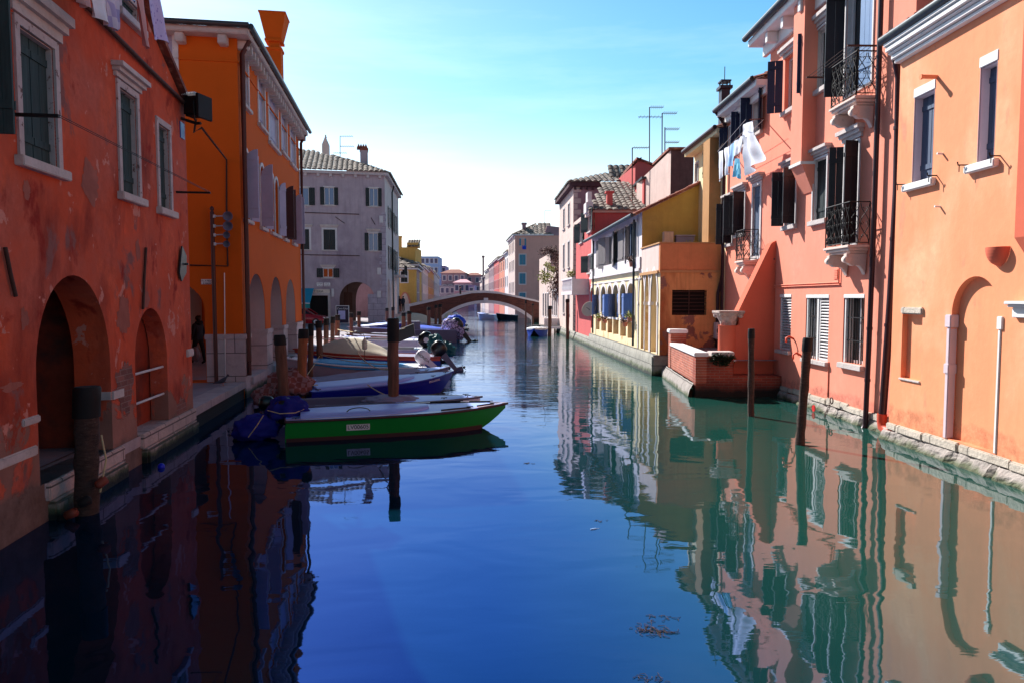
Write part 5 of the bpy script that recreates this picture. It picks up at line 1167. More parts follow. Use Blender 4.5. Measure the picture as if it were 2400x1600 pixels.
tower(rose, F45, 1489, 1551, 480, 386, 399, 5, 'rose', 'tower', ridge=(1497, 375))
mb = MB(); mb.quad(F45.w(F45.U(1471, 420), F45.hit(1471, 440)[1], -4.5), F45.w(F45.U(1489, 420), F45.hit(1489, 445)[1], 0), F45.w(F45.U(1489, 420), F45.hit(1489, 386)[1], 0), F45.w(F45.U(1471, 420), F45.hit(1471, 394)[1], -4.5)); mb.build('tower_side', M['rose'], rose)
tower(rose, F42, 1509, 1586, 490, 421, 421, 3, 'rose', 'attic', roofm='zinc')
r = F42.rect(1529, 437, 465, 1562); window(F42, rose, r, M, frame=.06, depth=.1, kind='open', ang=(178, 178), shut='gshut', glass='glassb', sill=0)
r = F42.rect(1423, 448, 482, 1436); mb = MB(); mb.fbox(F42, r[0], r[1], r[2]-.5, r[3]-.1, -.4, 0); mb.fbox(F42, r[0]-.08, r[1]+.08, r[3]-.098, r[3], -.48, .08); mb.build('chimney', M['rose'], rose)
# white pedestal ornament on the canal parapet
mb = MB(); u = FL.U(1383, 480); zt_ = FL.hit(1383, 452)[1]; mb.fbox(FL, u-.5, u+.5, zR-.1, zt_-.6, -.1, .3); mb.fbox(FL, u-.35, u+.35, zt_-.6, zt_, -.05, .2); mb.build('parapet_pedestal', M['lwhite'], rose, bevel=.02)
# balustraded balcony over the water at the far corner
u0, u1 = FL.U(1379, 670)-.2, FL.U(1379, 670)+5.2; zbb = FL.hit(1379, 683)[1]; zbt = FL.hit(1379, 650)[1]
mb = MB(); mb.fbox(FL, u0, u1, zbb-.2, zbb, 0, 1.0); mb.fbox(FL, u0, u1, zbt-.1, zbt, .8, 1.0); mb.fbox(FL, u0, u0+.12, zbb+.002, zbt-.102, 0, .99); mb.build('balcony', M['lwhite'], rose)
mb = MB(); k = 0
while k*.22 < u1-u0-.2: mb.lathe(FL.w(u0+.2+k*.22, zbb, .9), [(.04, 0), (.09, .25), (.04, .5), (.05, zbt-zbb-.1)], 8); k += 1
mb.build('balusters', M['lwhite'], rose)
# brown attic block + TV aerials
F38 = Fac((0, 37, 0), (1, 0)); F38.n = Vector((0, -1, 0))
brn = thing('house', 'dark brown rendered block with tiled top rising behind the mustard gable', 'house', F38.w(9, 0, -2)); tower(brn, F38, 1573, 1626, 520, 353, 353, 4, 'dirt', 'wall')
a, z_ = F38.hit(1573, 353); mb = MB(); mb.quad(F38.w(a-.01, 3, 0), F38.w(a-.01, z_, 0), Vector((a-.9, 42, F38.hit(1573, 353)[1]-.9)), Vector((a-.9, 42, 3))); mb.build('side_wall', M['pinkw'], brn)
def aerial(x, yt, yb, Y, arms, label):
    p0 = atY(x, yb, Y); p1 = atY(x, yt, Y); t = thing('tv_aerial', label, 'tv aerial', p0, 'rooftop tv aerials'); mb = MB(); mb.tube([p0+Vector((0, 0, -.8)), p1], .035, 5); mb.build('mast', M['rust'], t)
    mb = MB(); k_ = Y/1640
    for (dy, xa, xb) in arms:
        z = p1.z-dy*k_; A = Vector((p1.x+xa*k_, Y, z)); B = Vector((p1.x+xb*k_, Y, z)); mb.tube([A, B], .022, 4)
        n = 7
        for i in range(n): q = A.lerp(B, (i+.5)/n); mb.tube([q-Vector((0, .4, 0)), q+Vector((0, .4, 0))], .012, 3)
    mb.build('antenna_rods', M['rust'], t)
aerial(1522.5, 252, 384, 45, ((0, 0, 32), (22, -26, 31)), 'tallest rooftop tv aerial with two rods above the rose red tower')
aerial(1552, 266, 400, 41, ((0, 0, 34),), 'slim rooftop tv aerial second from the right')
aerial(1558.5, 299, 462, 40, ((4, 0, 33), (34, 0, 33)), 'rooftop tv aerial with two rods to the right, rising from the mustard roof')
aerial(1482, 347, 480, 41, ((0, 0, 38),), 'low rooftop tv aerial with one long rod at the left of the red tower')
# ------------------------------------------------------------------ tall house with quoins
quo = thing('house', 'tall grey pink house with white quoin corner and patched tile roof', 'house', FL.w(26, 0, -4))
uQ0, uQ1 = FL.U(1344, 600), FL.U(1317, 600)+2; zQ = FL.hit(1352, 427)[1]*1.0
YQ = FL.w(uQ0, 0, 0).y; FQ = Fac((0, YQ, 0), (1, 0)); FQ.n = Vector((0, -1, 0)); xq0 = FL.w(uQ0, 0, 0).x; xq1 = FQ.hit(1478, 500)[0]; zQ = FQ.hit(1344, 428)[1]
uQ1 = uQ0+9
qw = [(uQ0+2, uQ0+3, zQ-2.6, zQ-1.1), (uQ0+5, uQ0+6, zQ-2.6, zQ-1.1), (uQ0+2, uQ0+3, zQ-5.6, zQ-3.8), (uQ0+5, uQ0+6, zQ-5.6, zQ-3.8), (uQ0+2, uQ0+3, 1.6, 3.2), (uQ0+5, uQ0+6, 1.6, 3.2)]
mb = MB(); wall_face(mb, FL, [(uQ0, -.6), (uQ1, -.6), (uQ1, zQ), (uQ0, zQ)], [(rect_pts(r), .15) for r in qw]); mb.build('canal_wall', M['pinkw'], quo)
mb = MB(); mb.quad(FQ.w(xq0, 0), FQ.w(xq1, 0), FQ.w(xq1, zQ), FQ.w(xq0, zQ)); mb.build('front_wall', M['lilac'], quo); mb = MB(); mb.quad(FL.w(uQ1, 0), FL.w(uQ1, zQ), FL.w(uQ1, zQ, -8), FL.w(uQ1, 0, -8)); mb.build('wall', M['lilac'], quo)
for r in qw: window(FL, quo, r, M, frame=.1, depth=.1, kind='closed', shut='greyleaf', sill=.1)
mb = MB(); k = 0; zz = .4
while zz < zQ-.4: mb.fbox(FQ, xq0-.03, xq0+(.5 if k % 2 else .26), zz, zz+.33, -.2, .04); zz += .38; k += 1
mb.build('quoins', M['pinkw'], quo)
mb = MB(); mb.fbox(FQ, xq0-.3, xq1, zQ-.3, zQ-.002, 0, .3); mb.fbox(FL, uQ0, uQ1, zQ-.3, zQ-.003, 0, .35); k = 0
while xq0+k*.4 < xq1: mb.fbox(FQ, xq0+k*.4, xq0+k*.4+.15, zQ-.5, zQ-.301, 0, .22); k += 1
mb.build('cornice', M['dirt'], quo)
rf = MB(); tiles(rf, Vector((xq0-.4, YQ-.4, zQ)), (1, 0, 0), (0, 1, .30), [(0, 0), (xq1-xq0+.4, 0), (xq1-xq0+.4, 4.6), (3.2, 4.6)], col=.4, row=.55, amp=.09, seg=4); tiles(rf, FL.w(uQ0-.4, zQ, .4), FL.t, -FL.n+Vector((0, 0, .30)), [(0, 0), (uQ1-uQ0+.4, 0), (uQ1-uQ0-2.5, 3.4), (4.4, 3.4)], col=.4, row=.55, amp=.09, seg=4)
x4, z4 = FQ.hit(1434, 405); tiles(rf, Vector((x4, YQ+1.2, zQ+.55)), (1, 0, 0), (0, 1, .9), [(0, 0), (2.2, 0), (2.2, 1.6), (0, 1.6)], col=.4, row=.5, amp=.09, seg=4); rf.build('roof', M['tile'], quo)
bankrun(FL, uR0, uQ1, .5, quo, 'bankg')
# ------------------------------------------------------------------ terraced houses with plants before the bridge
def plainhouse(label, F, u0, u1, zt, depth, mat, wins=[], front=True, roof='tile', shut='gshut', kind='closed', rise=.35, name='house', group=None, mat2=None, nroof=True, fwins=[], fshut='gshut', col=.5):
    t = thing(name, label, 'house', F.w((u0+u1)/2, 0, -depth/2), group)
    mb = MB(); wall_face(mb, F, [(u0, -.8), (u1, -.8), (u1, zt), (u0, zt)], [(rect_pts(r), .12) for r in wins]); 
    mb.quad(F.w(u1, -.8, 0), F.w(u1, zt, 0), F.w(u1, zt, -depth), F.w(u1, -.8, -depth))
    mb.build('canal_wall', M[mat], t)
    FF = Fac(F.w(u0, 0, 0), (1, 0)); FF.n = Vector((0, -1, 0)); sg = 1 if F.n.x < 0 else -1
    mb = MB(); ol = [(0, -.8), (sg*depth, -.8), (sg*depth, zt), (0, zt)]; wall_face(mb, FF, ol, [(rect_pts(r), .12) for r in fwins]); mb.build('front_wall', M[mat2 or mat], t)
    for r in wins:
        o = MB(); ring(o, F, r, .09, -.01, .03); o = o.build('window', M['lwhite'], t)
        s = MB(); s.fbox(F, r[0]-.01, r[1]+.01, r[2]-.01, r[3]+.01, -.12, -.08); s.build('shutter' if kind == 'closed' else 'pane', M[shut] if kind == 'closed' else M['glass'], o)
    for r in fwins:
        o = MB(); ring(o, FF, r, .12, -.01, .03); o = o.build('window', M['lwhite'], t)
        s = MB(); leaf(FF, r[0], (r[1]-r[0])/2-.01, r[2], r[3], 0, 1, s, d=-.09, planks=2); leaf(FF, r[1], (r[1]-r[0])/2-.01, r[2], r[3], 0, -1, s, d=-.09, planks=2); s.build('shutter', M[fshut], o)
    if nroof:
        rf = MB(); 
        tiles(rf, F.w(u0-.3, zt, .35), F.t, -F.n+Vector((0, 0, rise)), [(0, 0), (u1-u0+.6, 0), (u1-u0+.6, 4.5), (3.4, 4.5)], col=col, row=.7, amp=.1, seg=3)
        tiles(rf, FF.w(-sg*.35, zt, .3), (sg, 0, 0), (0, 1, rise), [(0, 0), (depth, 0), (depth, 4.2), (4, 4.2)], col=col, row=.7, amp=.1, seg=3)
        rf.build('roof', M[roof], t)
        c = MB(); c.fbox(F, u0-.2, u1, zt-.2, zt-.003, 0, .3); c.fbox(FF, -sg*.3 if sg > 0 else -depth, depth if sg > 0 else .3, zt-.2, zt-.004, 0, .28); c.build('cornice', M['lwhite'], t)
    return t, FF
FT = Fac((4.15, 57, 0), (-.058, 1), side=-1)
if FT.n.x > 0: FT.n *= -1
z1_ = 2.7+(702-636)/1640*61; z2_ = 2.7+(702-599)/1640*68
t, FF1 = plainhouse('low salmon house with potted yellow plants on its flat top near the bridge', FT, 3.0, 8.6, z1_, 3.0, 'pinkw', [(3.8, 4.5, 1.2, 3.4), (5.2, 5.9, 1.2, 3.4), (6.8, 7.5, 1.2, 3.4)], nroof=False, mat2='salmon')
t, FF2 = plainhouse('narrow pale terrace house with dead climbing plant and roof garden beside the bridge', FT, 9.0, 20, z2_, 3.4, 'pinkw', [(10.5, 11.6, .9, 3.2), (12.6, 13.7, .9, 3.2), (15, 16, .9, 3.2), (11, 12, 4.6, 5.8), (14, 15, 4.6, 5.8)], nroof=False, mat2='pinkw')
for i, (x, y, Y, rx, rz, n, m_, lb) in enumerate(((1284, 590, 66.5, 1.1, .5, 240, 'leafr', 'dry reddish roof garden plants on top of the narrow pale house'), (1301, 600, 66, .9, 1.0, 420, 'leafr', 'bare reddish climber covering the corner beside the quoined house'), (1310, 640, 60, .5, 2.2, 420, 'leafr', 'long bare creeper hanging down the wall left of the quoined house'), (1303, 672, 60, .8, 1.3, 360, 'leafr', 'brown tangled creeper above the ground floor doors near the bridge'), (1296, 633, 61, .5, .3, 120, 'leafy', 'yellow green potted plant on the salmon wall, right of the yucca'), (1279, 650, 62, .8, .7, 260, 'leafy', 'bushy yellow green plants on the low terrace wall by the bridge'), (1283.5, 622, 62, .35, .35, 80, 'leafy', 'yucca plant with spiky crown on a trunk above the low terrace'), (1338, 644, 48, .35, .35, 90, 'leafy', 'yellow green spiky plant on the white balustrade balcony'), (1397, 633, 42, .5, .25, 120, 'leafr', 'red brown geranium boxes at the end of the string course'))):
    p = atY(x, y, Y); tuft('plant', p, rx, .5, rz, n, M[m_], lb, leaf_=.11, stems=14 if 'creeper' in lb or 'climb' in lb else 5)
mb = MB(); p = atY(1283.5, 626, 62); mb.tube([p+Vector((0, 0, -1.1)), p], .07, 6); mb.build('trunk', M['rust'], bpy.data.objects['plant.006']) if 'plant.006' in bpy.data.objects and False else None
# ================================================================== bridge
YB, DB = 80.0, 3.6
FBr = Fac((0, YB, 0), (1, 0)); FBr.n = Vector((0, -1, 0)); FBk = Fac((0, YB+DB, 0), (1, 0)); FBk.n = Vector((0, -1, 0))
M['brb'] = brick('bridge_brick', FBr, (128, 74, 60), (96, 56, 50), (120, 92, 84), sx=.42, sy=.12)
bri = thing('bridge', 'arched brick footbridge with white stone parapet edge spanning the canal', 'bridge', (-4, YB+1.8, 0))
prof = [FBr.hit(x, y) for x, y in ((955, 717), (1030, 700), (1106, 684.5), (1139, 683.5), (1171, 686), (1258, 704.5), (1268, 707))]
ax0, ax1 = FBr.U(1034), FBr.U(1245); az = FBr.hit(1139, 711)[1]; zsp = .25
def seg_(t): # circular segment between springings
    rise = az-zsp; hsp = (ax1-ax0)/2; Rr = (hsp*hsp+rise*rise)/(2*rise); x = (2*t-1)*hsp; return ((ax0+ax1)/2+x, az-Rr+math.sqrt(Rr*Rr-x*x))
arc = [(ax0, -.6)]+[seg_(i/26) for i in range(27)]+[(ax1, -.6)]
ol = [(prof[0][0], -.6)]+arc+[(prof[-1][0], -.6)]+[(p[0], p[1]-.15) for p in prof[::-1]]
off = 1.4
mb = MB(); wall_face(mb, FBr, ol, [])
wall_face(mb, FBk, [(p[0]-off*.3, p[1]+.12) if i > 29 else p for i, p in enumerate(ol)], [])
n = len(arc); mb.add([FBr.w(p[0], p[1]) for p in arc]+[FBk.w(p[0], p[1]) for p in arc], [(i, i+1, n+i+1, n+i) for i in range(n-1)]); mb.build('spandrel', M['brb'], bri)
n = len(prof)
for F_, o_, dz, e in ((FBr, 0, -.16, .10), (FBk, -off*.3, .0, .3)):
    mb = MB()
    for i in range(n-1):
        a, b = prof[i], prof[i+1]; mb.prism([F_.w(a[0]+o_, a[1]+dz, e), F_.w(b[0]+o_, b[1]+dz, e), F_.w(b[0]+o_, b[1]+.16+dz, e), F_.w(a[0]+o_, a[1]+.16+dz, e)], (0, .42, 0))
    mb.build('parapet_coping', M['lwhite'], bri)
mb = MB(); mb.add([Vector((p[0], YB+.3, p[1]-.95)) for p in prof]+[Vector((p[0], YB+DB-.3, p[1]-.95)) for p in prof], [(i, i+1, n+i+1, n+i) for i in range(n-1)]); mb.build('deck', M['pave'], bri)
mb = MB(); out = [(p[0]+(p[0]-(ax0+ax1)/2)*.035, p[1]+(.34 if 0 < i < 28 else 0)) for i, p in enumerate(arc)]; n = len(arc)
mb.add([FBr.w(p[0], p[1], .08) for p in arc]+[FBr.w(p[0], p[1], .08) for p in out]+[FBr.w(p[0], p[1], 0) for p in out]+[FBr.w(p[0], p[1], -.1) for p in arc], [(i, i+1, n+i+1, n+i) for i in range(n-1)]+[(n+i, n+i+1, 2*n+i+1, 2*n+i) for i in range(n-1)]+[(3*n+i, 3*n+i+1, i+1, i) for i in range(n-1)])
cx_ = FBr.U(1139); mb.fbox(FBr, cx_-.25, cx_+.25, az+.02, az+.6, .0, .16); mb.build('arch_ring', M['lwhite'], bri)
a = prof[0]; mb = MB(); mb.fbox(FBr, a[0]-.3, a[0]+.25, .3, a[1]+.2, -.3, .3); mb.build('end_post', M['lwhite'], bri)
# ================================================================== beyond the bridge
YP = 97; xP = (1207-1200)/1640*YP
FPk = Fac((xP, YP, 0), (-.085, 1), side=-1)
if FPk.n.x > 0: FPk.n *= -1
M['pinkh'] = stucco('dusty_pink_plaster', (226, 170, 156), .07, streak=.25, seed=51)
k_ = YP/1640
def fz(y): return 2.7+(702-y)*k_
tw = [((a-1207)*k_, (b-1207)*k_, fz(yb), fz(yt)) for a, b, yt, yb in ((1217.5, 1231.5, 600, 623.5), (1217.5, 1231.5, 643.5, 668), (1217.5, 1231.5, 689, 700))]
pk, FFp = plainhouse('dusty pink house with bright turquoise shutters behind the bridge', FPk, 0, 12, fz(553), 5.3, 'pinkw', [(1.5+i*2.4, 2.3+i*2.4, z, z+1.5) for i in range(4) for z in (3.5, 6.6, 9.2)], mat2='pinkh', fwins=tw, fshut='tealshut', rise=.5, col=.6)
tw2 = [((a-1207)*k_, (b-1207)*k_, fz(yb), fz(yt)) for a, b, yt, yb in ((1221, 1229, 563, 579),)]
for r in tw2: window(FFp, pk, r, M, frame=.1, depth=.1, kind='open', ang=(170, 170), shut='tealshut', sill=.12, glass='dark')
mb = MB(); mb.fbox(FFp, 5.31, 8.4, 0, fz(556), -5, -.01); mb.build('side_wing', M['pinkh'], pk)
mb = MB(); mb.prism([FFp.w(4.0, fz(556), 0), FFp.w(8.4, fz(556), 0), FFp.w(8.4, fz(541), 0), FFp.w(4.4, fz(533), 0)], (0, 4, 0)); mb.build('gable_wall', M['lilac'], pk)
mb = MB(); c0, c1 = (1224-1207)*k_, (1233-1207)*k_; mb.fbox(FFp, c0, c1, fz(560), fz(528), -1.8, -1.2); mb.fbox(FFp, c0-.12, c1+.12, fz(528), fz(524), -1.9, -1.1); mb.build('chimney', M['lilac'], pk)
aerial(1277, 494, 540, 98, ((0, 0, 15), (8, 2, 17)), 'far rooftop tv aerial above the dusty pink house')
bt = thing('towel', 'bright blue towel hanging from the top window of the pink house', 'laundry', FFp.w((1228-1207)*k_, fz(590), .15)); mb = MB()
n = 6; P_ = [[FFp.w((1224+(9)*i/n-1207)*k_, z, .12+.05*math.sin(i*2.2)) for i in range(n+1)] for z in (fz(579), fz(583), fz(588))]
for j in range(2): mb.add(P_[j]+P_[j+1], [(i, i+1, n+2+i, n+1+i) for i in range(n)], True)
mb.build('cloth', paint('bright_blue_cloth', (20, 70, 200), .8), bt)
# receding rows: (px far edge, px near edge, top y near edge, material, label)
FRr = Fac(FPk.w(12.01, 0, 0), (-.088, 1), side=-1)
if FRr.n.x > 0: FRr.n *= -1
rows = [(1183, 1191, 592, 'lwhite', 'white narrow house with green shutters next to the pink house, far right row'), (1170, 1182.5, 602, 'salmon', 'salmon red house in the far right row with tall side wall'), (1158, 1169.5, 607, 'rose', 'red house in the far right row beyond the bridge'), (1146, 1157.5, 618, 'lilac', 'lilac house in the middle of the far right row'), (1137, 1145.5, 634, 'pinkw', 'pale low house in the far right row beside the lilac one'), (1130, 1136.5, 650, 'grey2', 'small grey white house near the end of the far right row'), (1125, 1129.5, 660, 'pinkw', 'last pale house of the far right row')]
for i, (xa, xb, yt, mt, lb) in enumerate(rows):
    u0 = FRr.U(xb); u1 = FRr.U(xa); Yn = FRr.w(u0, 0, 0).y; zt = 2.7+(702-yt)*Yn/1640; L_ = u1-u0; ws = []
    nw = max(1, int(L_/3.2))
    for k in range(nw):
        for z in (1.6, 4.6, 7.4):
            if z+1.8 < zt: ws.append((u0+L_*(k+.35)/nw, u0+L_*(k+.35)/nw+1.0, z, z+1.6))
    plainhouse(lb, FRr, u0, u1-.02, zt, 6, mt, ws, rise=.4, col=.8, shut=('gshut', 'tealshut', 'dark')[i % 3], group='far row of houses on the right bank', mat2='rose' if i in (1, 2) else 'lilac')
ch = thing('chimney', 'tall thin dark chimney standing over the far right row', 'chimney', atY(1132.5, 660, 185)); mb = MB(); a = atY(1130.5, 665, 185); b = atY(1134.5, 604, 185); mb.box(a.x, b.x, 185, 185.6, a.z-4, b.z); mb.box(a.x-.15, b.x+.15, 184.85, 185.75, b.z, b.z+.5); mb.build('shaft', M['lilac'], ch)
# left bank beyond the grey house
FY = Fac((-11.5, 84, 0), (-.078, 1))
def fzy(y, Y): return 2.7+(702-y)*Y/1640
yl = [(-(r[1]), -(r[0]), r[2], r[3]) for r in []]
def leftf(Y, xa, xb, yt, yb, x0): k = Y/1640; return ((xa-1200)*k-x0, (xb-1200)*k-x0, fzy(yb, Y), fzy(yt, Y))
yel, FFy = plainhouse('ochre yellow house with arched passage beyond the grey house', FY, 0, 9, fzy(631, 84), 4.2, 'ybld', [(2, 3, 3.5, 5), (5.5, 6.5, 3.5, 5)], fwins=[leftf(84, 940.5, 956, 639.5, 664, -11.5)], fshut='pipe' if False else 'gshut', mat2='ybld', rise=.25)
FYb = Fac((-11.5-.3, 87.5, 0), (-.078, 1))
ye2 = thing('house', 'upper block of yellow plaster with small tiled top and square chimney', 'house', (-14, 90, 0)); mb = MB(); k = 88/1640; x0, x1 = (930-1200)*k, (974.5-1200)*k; mb.box(x0, x1, 88, 94, 1, fzy(583, 88)); mb.build('wall', M['ybld'], ye2)
rf = MB(); tiles(rf, (x0+1.3, 87.8, fzy(582, 88)), (1, 0, 0), (0, 1, .55), [(0, 0), ((970-942)*k, 0), ((970-942)*k, 2.2), (0, 2.2)], col=.32, row=.5, amp=.09); rf.build('roof', M['tile'], ye2)
mb = MB(); mb.box(x0+1.35, x0+1.3+(969-942)*k, 88.05, 90, fzy(583, 88)+.01, fzy(572, 88)); mb.build('attic_wall', M['ybld'], ye2)
mb = MB(); mb.box((935-1200)*k, (942-1200)*k, 87.9, 88.6, fzy(585, 88), fzy(560, 88)); mb.box((933.5-1200)*k, (943.5-1200)*k, 87.8, 88.7, fzy(560, 88), fzy(557, 88)); mb.build('chimney', M['ybld'], ye2)
A = arch_pts(leftf(84, 941, 959, 0, 0, -11.5)[0], leftf(84, 941, 959, 0, 0, -11.5)[1], .47, 1.8, fzy(690, 84), 12)
mb = MB(); mb.prism([FFy.w(p[0], p[1], .02) for p in A], (0, -.02, 0)); mb.build('arched_passage', M['pinkw'], yel)
mb = MB(); B = arch_pts(A[0][0]-.25, A[-1][0]+.25, .47, 1.8, fzy(686.5, 84), 12); n = len(A)
mb.add([FFy.w(p[0], p[1], .06) for p in A]+[FFy.w(p[0], p[1], .06) for p in B], [(i, i+1, n+i+1, n+i) for i in range(n-1)]); mb.build('arch_surround', M['salmon'], yel)
FLr = Fac(FY.w(9.02, 0, 0), (-.081, 1)); lrows = [(977.5, 990, 622, 'lilac', 'grey lilac house at the start of the far left row'), (990.5, 1004, 626, 'pinkw', 'pale pink house in the far left row with many windows'), (1004.5, 1017, 630, 'ybld', 'pale yellow house in the far left row'), (1017.5, 1030, 640, 'grey2', 'grey white house at the end of the far left row')]
for i, (xa, xb, yt, mt, lb) in enumerate(lrows):
    u0 = FLr.U(xa); u1 = FLr.U(xb); Yn = FLr.w(u0, 0, 0).y; zt = 2.7+(702-yt)*Yn/1640; L_ = u1-u0; ws = []; nw = max(1, int(L_/4))
    for k in range(nw):
        for z in (1.8, 4.8, 7.6):
            if z+1.8 < zt: ws.append((u0+L_*(k+.35)/nw, u0+L_*(k+.35)/nw+1.1, z, z+1.6))
    plainhouse(lb, FLr, u0, u1-.02, zt, 9, mt, ws, rise=.35, col=.8, group='far row of houses on the left bank', fwins=[(-4.5, -3.5, 4, 5.6), (-4.5, -3.5, 7, 8.4)] if zt > 9 else [(-4.5, -3.5, 4, 5.6)], shut=('gshut', 'dark')[i % 2])
# blocks closing the view
def block(label, xa, xb, yt, Y, mt, roofc=None, dep=14, peak=None, nw=3, wm='distpane', floors=2, x_ang=0):
    k = Y/1640; x0, x1 = (xa-1200)*k, (xb-1200)*k; z1 = fzy(yt, Y); t = thing('house', label, 'house', ((x0+x1)/2, Y+dep/2, 0), 'distant houses closing the canal view')
    mb = MB(); mb.box(x0, x1, Y, Y+dep, -.5, z1); mb.build('wall', M[mt], t)
    if roofc:
        zp_ = fzy(peak, Y); e = .5; mb = MB(); xm0, xm1 = x0+(x1-x0)*.3, x1-(x1-x0)*.3
        mb.add([(x0-e, Y-e, z1+.02), (x1+e, Y-e, z1+.02), (x1+e, Y+dep+e, z1+.02), (x0-e, Y+dep+e, z1+.02), (xm0, Y+dep/2, zp_), (xm1, Y+dep/2, zp_)], [(0,1,5,4), (1,2,5), (2,3,4,5), (3,0,4), (3,2,1,0)]); mb.build('roof', M[roofc], t)
    F_ = Fac((x0, Y, 0), (1, 0)); F_.n = Vector((0, -1, 0)); w_ = x1-x0
    for f in range(floors):
        for i in range(nw):
            c = w_*(i+.5)/nw; zc = z1-1.6-f*3.2; o = MB(); ring(o, F_, (c-.5, c+.5, zc-.8, zc+.8), .15, 0, .05); o = o.build('window', M['lwhite'], t)
            s = MB(); s.fbox(F_, c-.5, c+.5, zc-.8, zc+.8, 0, .03); s.build('pane', M[wm], o)
    return t
M['distpane'] = paint('hazed_pane', (92, 84, 112), .5, .1, 1); M['hazeblue'] = paint('hazy_blue_render', (150, 172, 214), .8, .05, 1); M['hlil'] = paint('hazy_lilac_render', (160, 138, 178), .85, .08, 1); M['hpink'] = paint('hazy_pink_render', (206, 150, 160), .85, .08, 1)  # distance haze put into these wall and pane colours
block('pale blue flat topped modern block at the far left above the roofs', 977, 1028, 604, 250, 'hazeblue', nw=5)
block('lilac block behind the far left row, lower than the pale blue one', 1026, 1045, 626, 262, 'hlil', nw=2)
block('far lilac grey house with pink hipped roof closing the canal', 1035, 1091, 643, 235, 'lilac', 'tiler', peak=632, nw=4)
block('small pink house with white band standing before the lilac house', 1065, 1101, 665, 215, 'hpink', 'hpink', peak=656, nw=3, floors=1)
block('far brown pink house with red roof right of the lilac house', 1092, 1128, 648, 245, 'hpink', 'tiler', peak=640, nw=2)
block('low grey lilac outbuilding at the foot of the far houses', 1098, 1112, 671, 214, 'hlil', nw=1, floors=1)
block('long low grey building behind the far left trees', 1020, 1066, 672, 232, 'grey', nw=4, floors=1)
# ================================================================== mooring posts
M['wood'] = paint('weathered_post_wood', (104, 70, 56), .9, .4, 3, (5, 5, .6), bmp=.6, chips=((150, 104, 76), .66)); M['woodo'] = paint('fresh_orange_post_wood', (150, 84, 50), .8, .3, 3, (8, 8, .5), bmp=.5)
M['woodg'] = paint('barnacled_post_wood', (66, 48, 42), .95, .5, 5, (2.2, 2.2, 7), bmp=1.0, chips=((104, 88, 80), .60)); M['tar'] = paint('tarred_black_cap', (16, 14, 15), .75, .4, 8, bmp=.4)
def post(bx_, by_, tx, ty, wpx, cap, label, mat='wood', Z=None, wet=True):
    b = ground(bx_, by_, 0) if Z is None else atY(bx_, by_, Z); b = Vector((b.x, b.y, 0)); Y = b.y
    t_ = atY(tx, ty, Y); r = wpx/2*Y/FPX; t = thing('mooring_post', label, 'mooring post', b, 'wooden mooring posts'); H = t_.z; cz = atY(tx, cap, Y).z if cap else H-.3
    def ring_(z, k=1.0):
        q = z/H if H else 0; c = Vector((b.x+(t_.x-b.x)*q, Y, z)); return [c+Vector((math.cos(a), math.sin(a), 0))*r*k*(1+.12*noise.noise(Vector((math.cos(a)*1.5+bx_, math.sin(a)*1.5, z*2.2)))+.10*noise.noise(Vector((math.cos(a)*4+bx_, math.sin(a)*4, z*7)))) for a in [2*math.pi*j/20 for j in range(20)]]
    mb = MB(); n = 44 if b.y < 24 else 14; mb.loft([ring_(-1.4+(cz+1.4)*i/n, .95+.04*math.sin(i*.9+bx_)) for i in range(n+1)]); mb.build('pole', M[mat], t)
    mb = MB(); mb.loft([ring_(cz-.004, 1.06), ring_((cz+H)/2, 1.06), ring_(H-.03, 1.04), ring_(H, .93)]); mb.build('tarred_cap', M['tar'], t)
    return t, b, t_
PO = {}
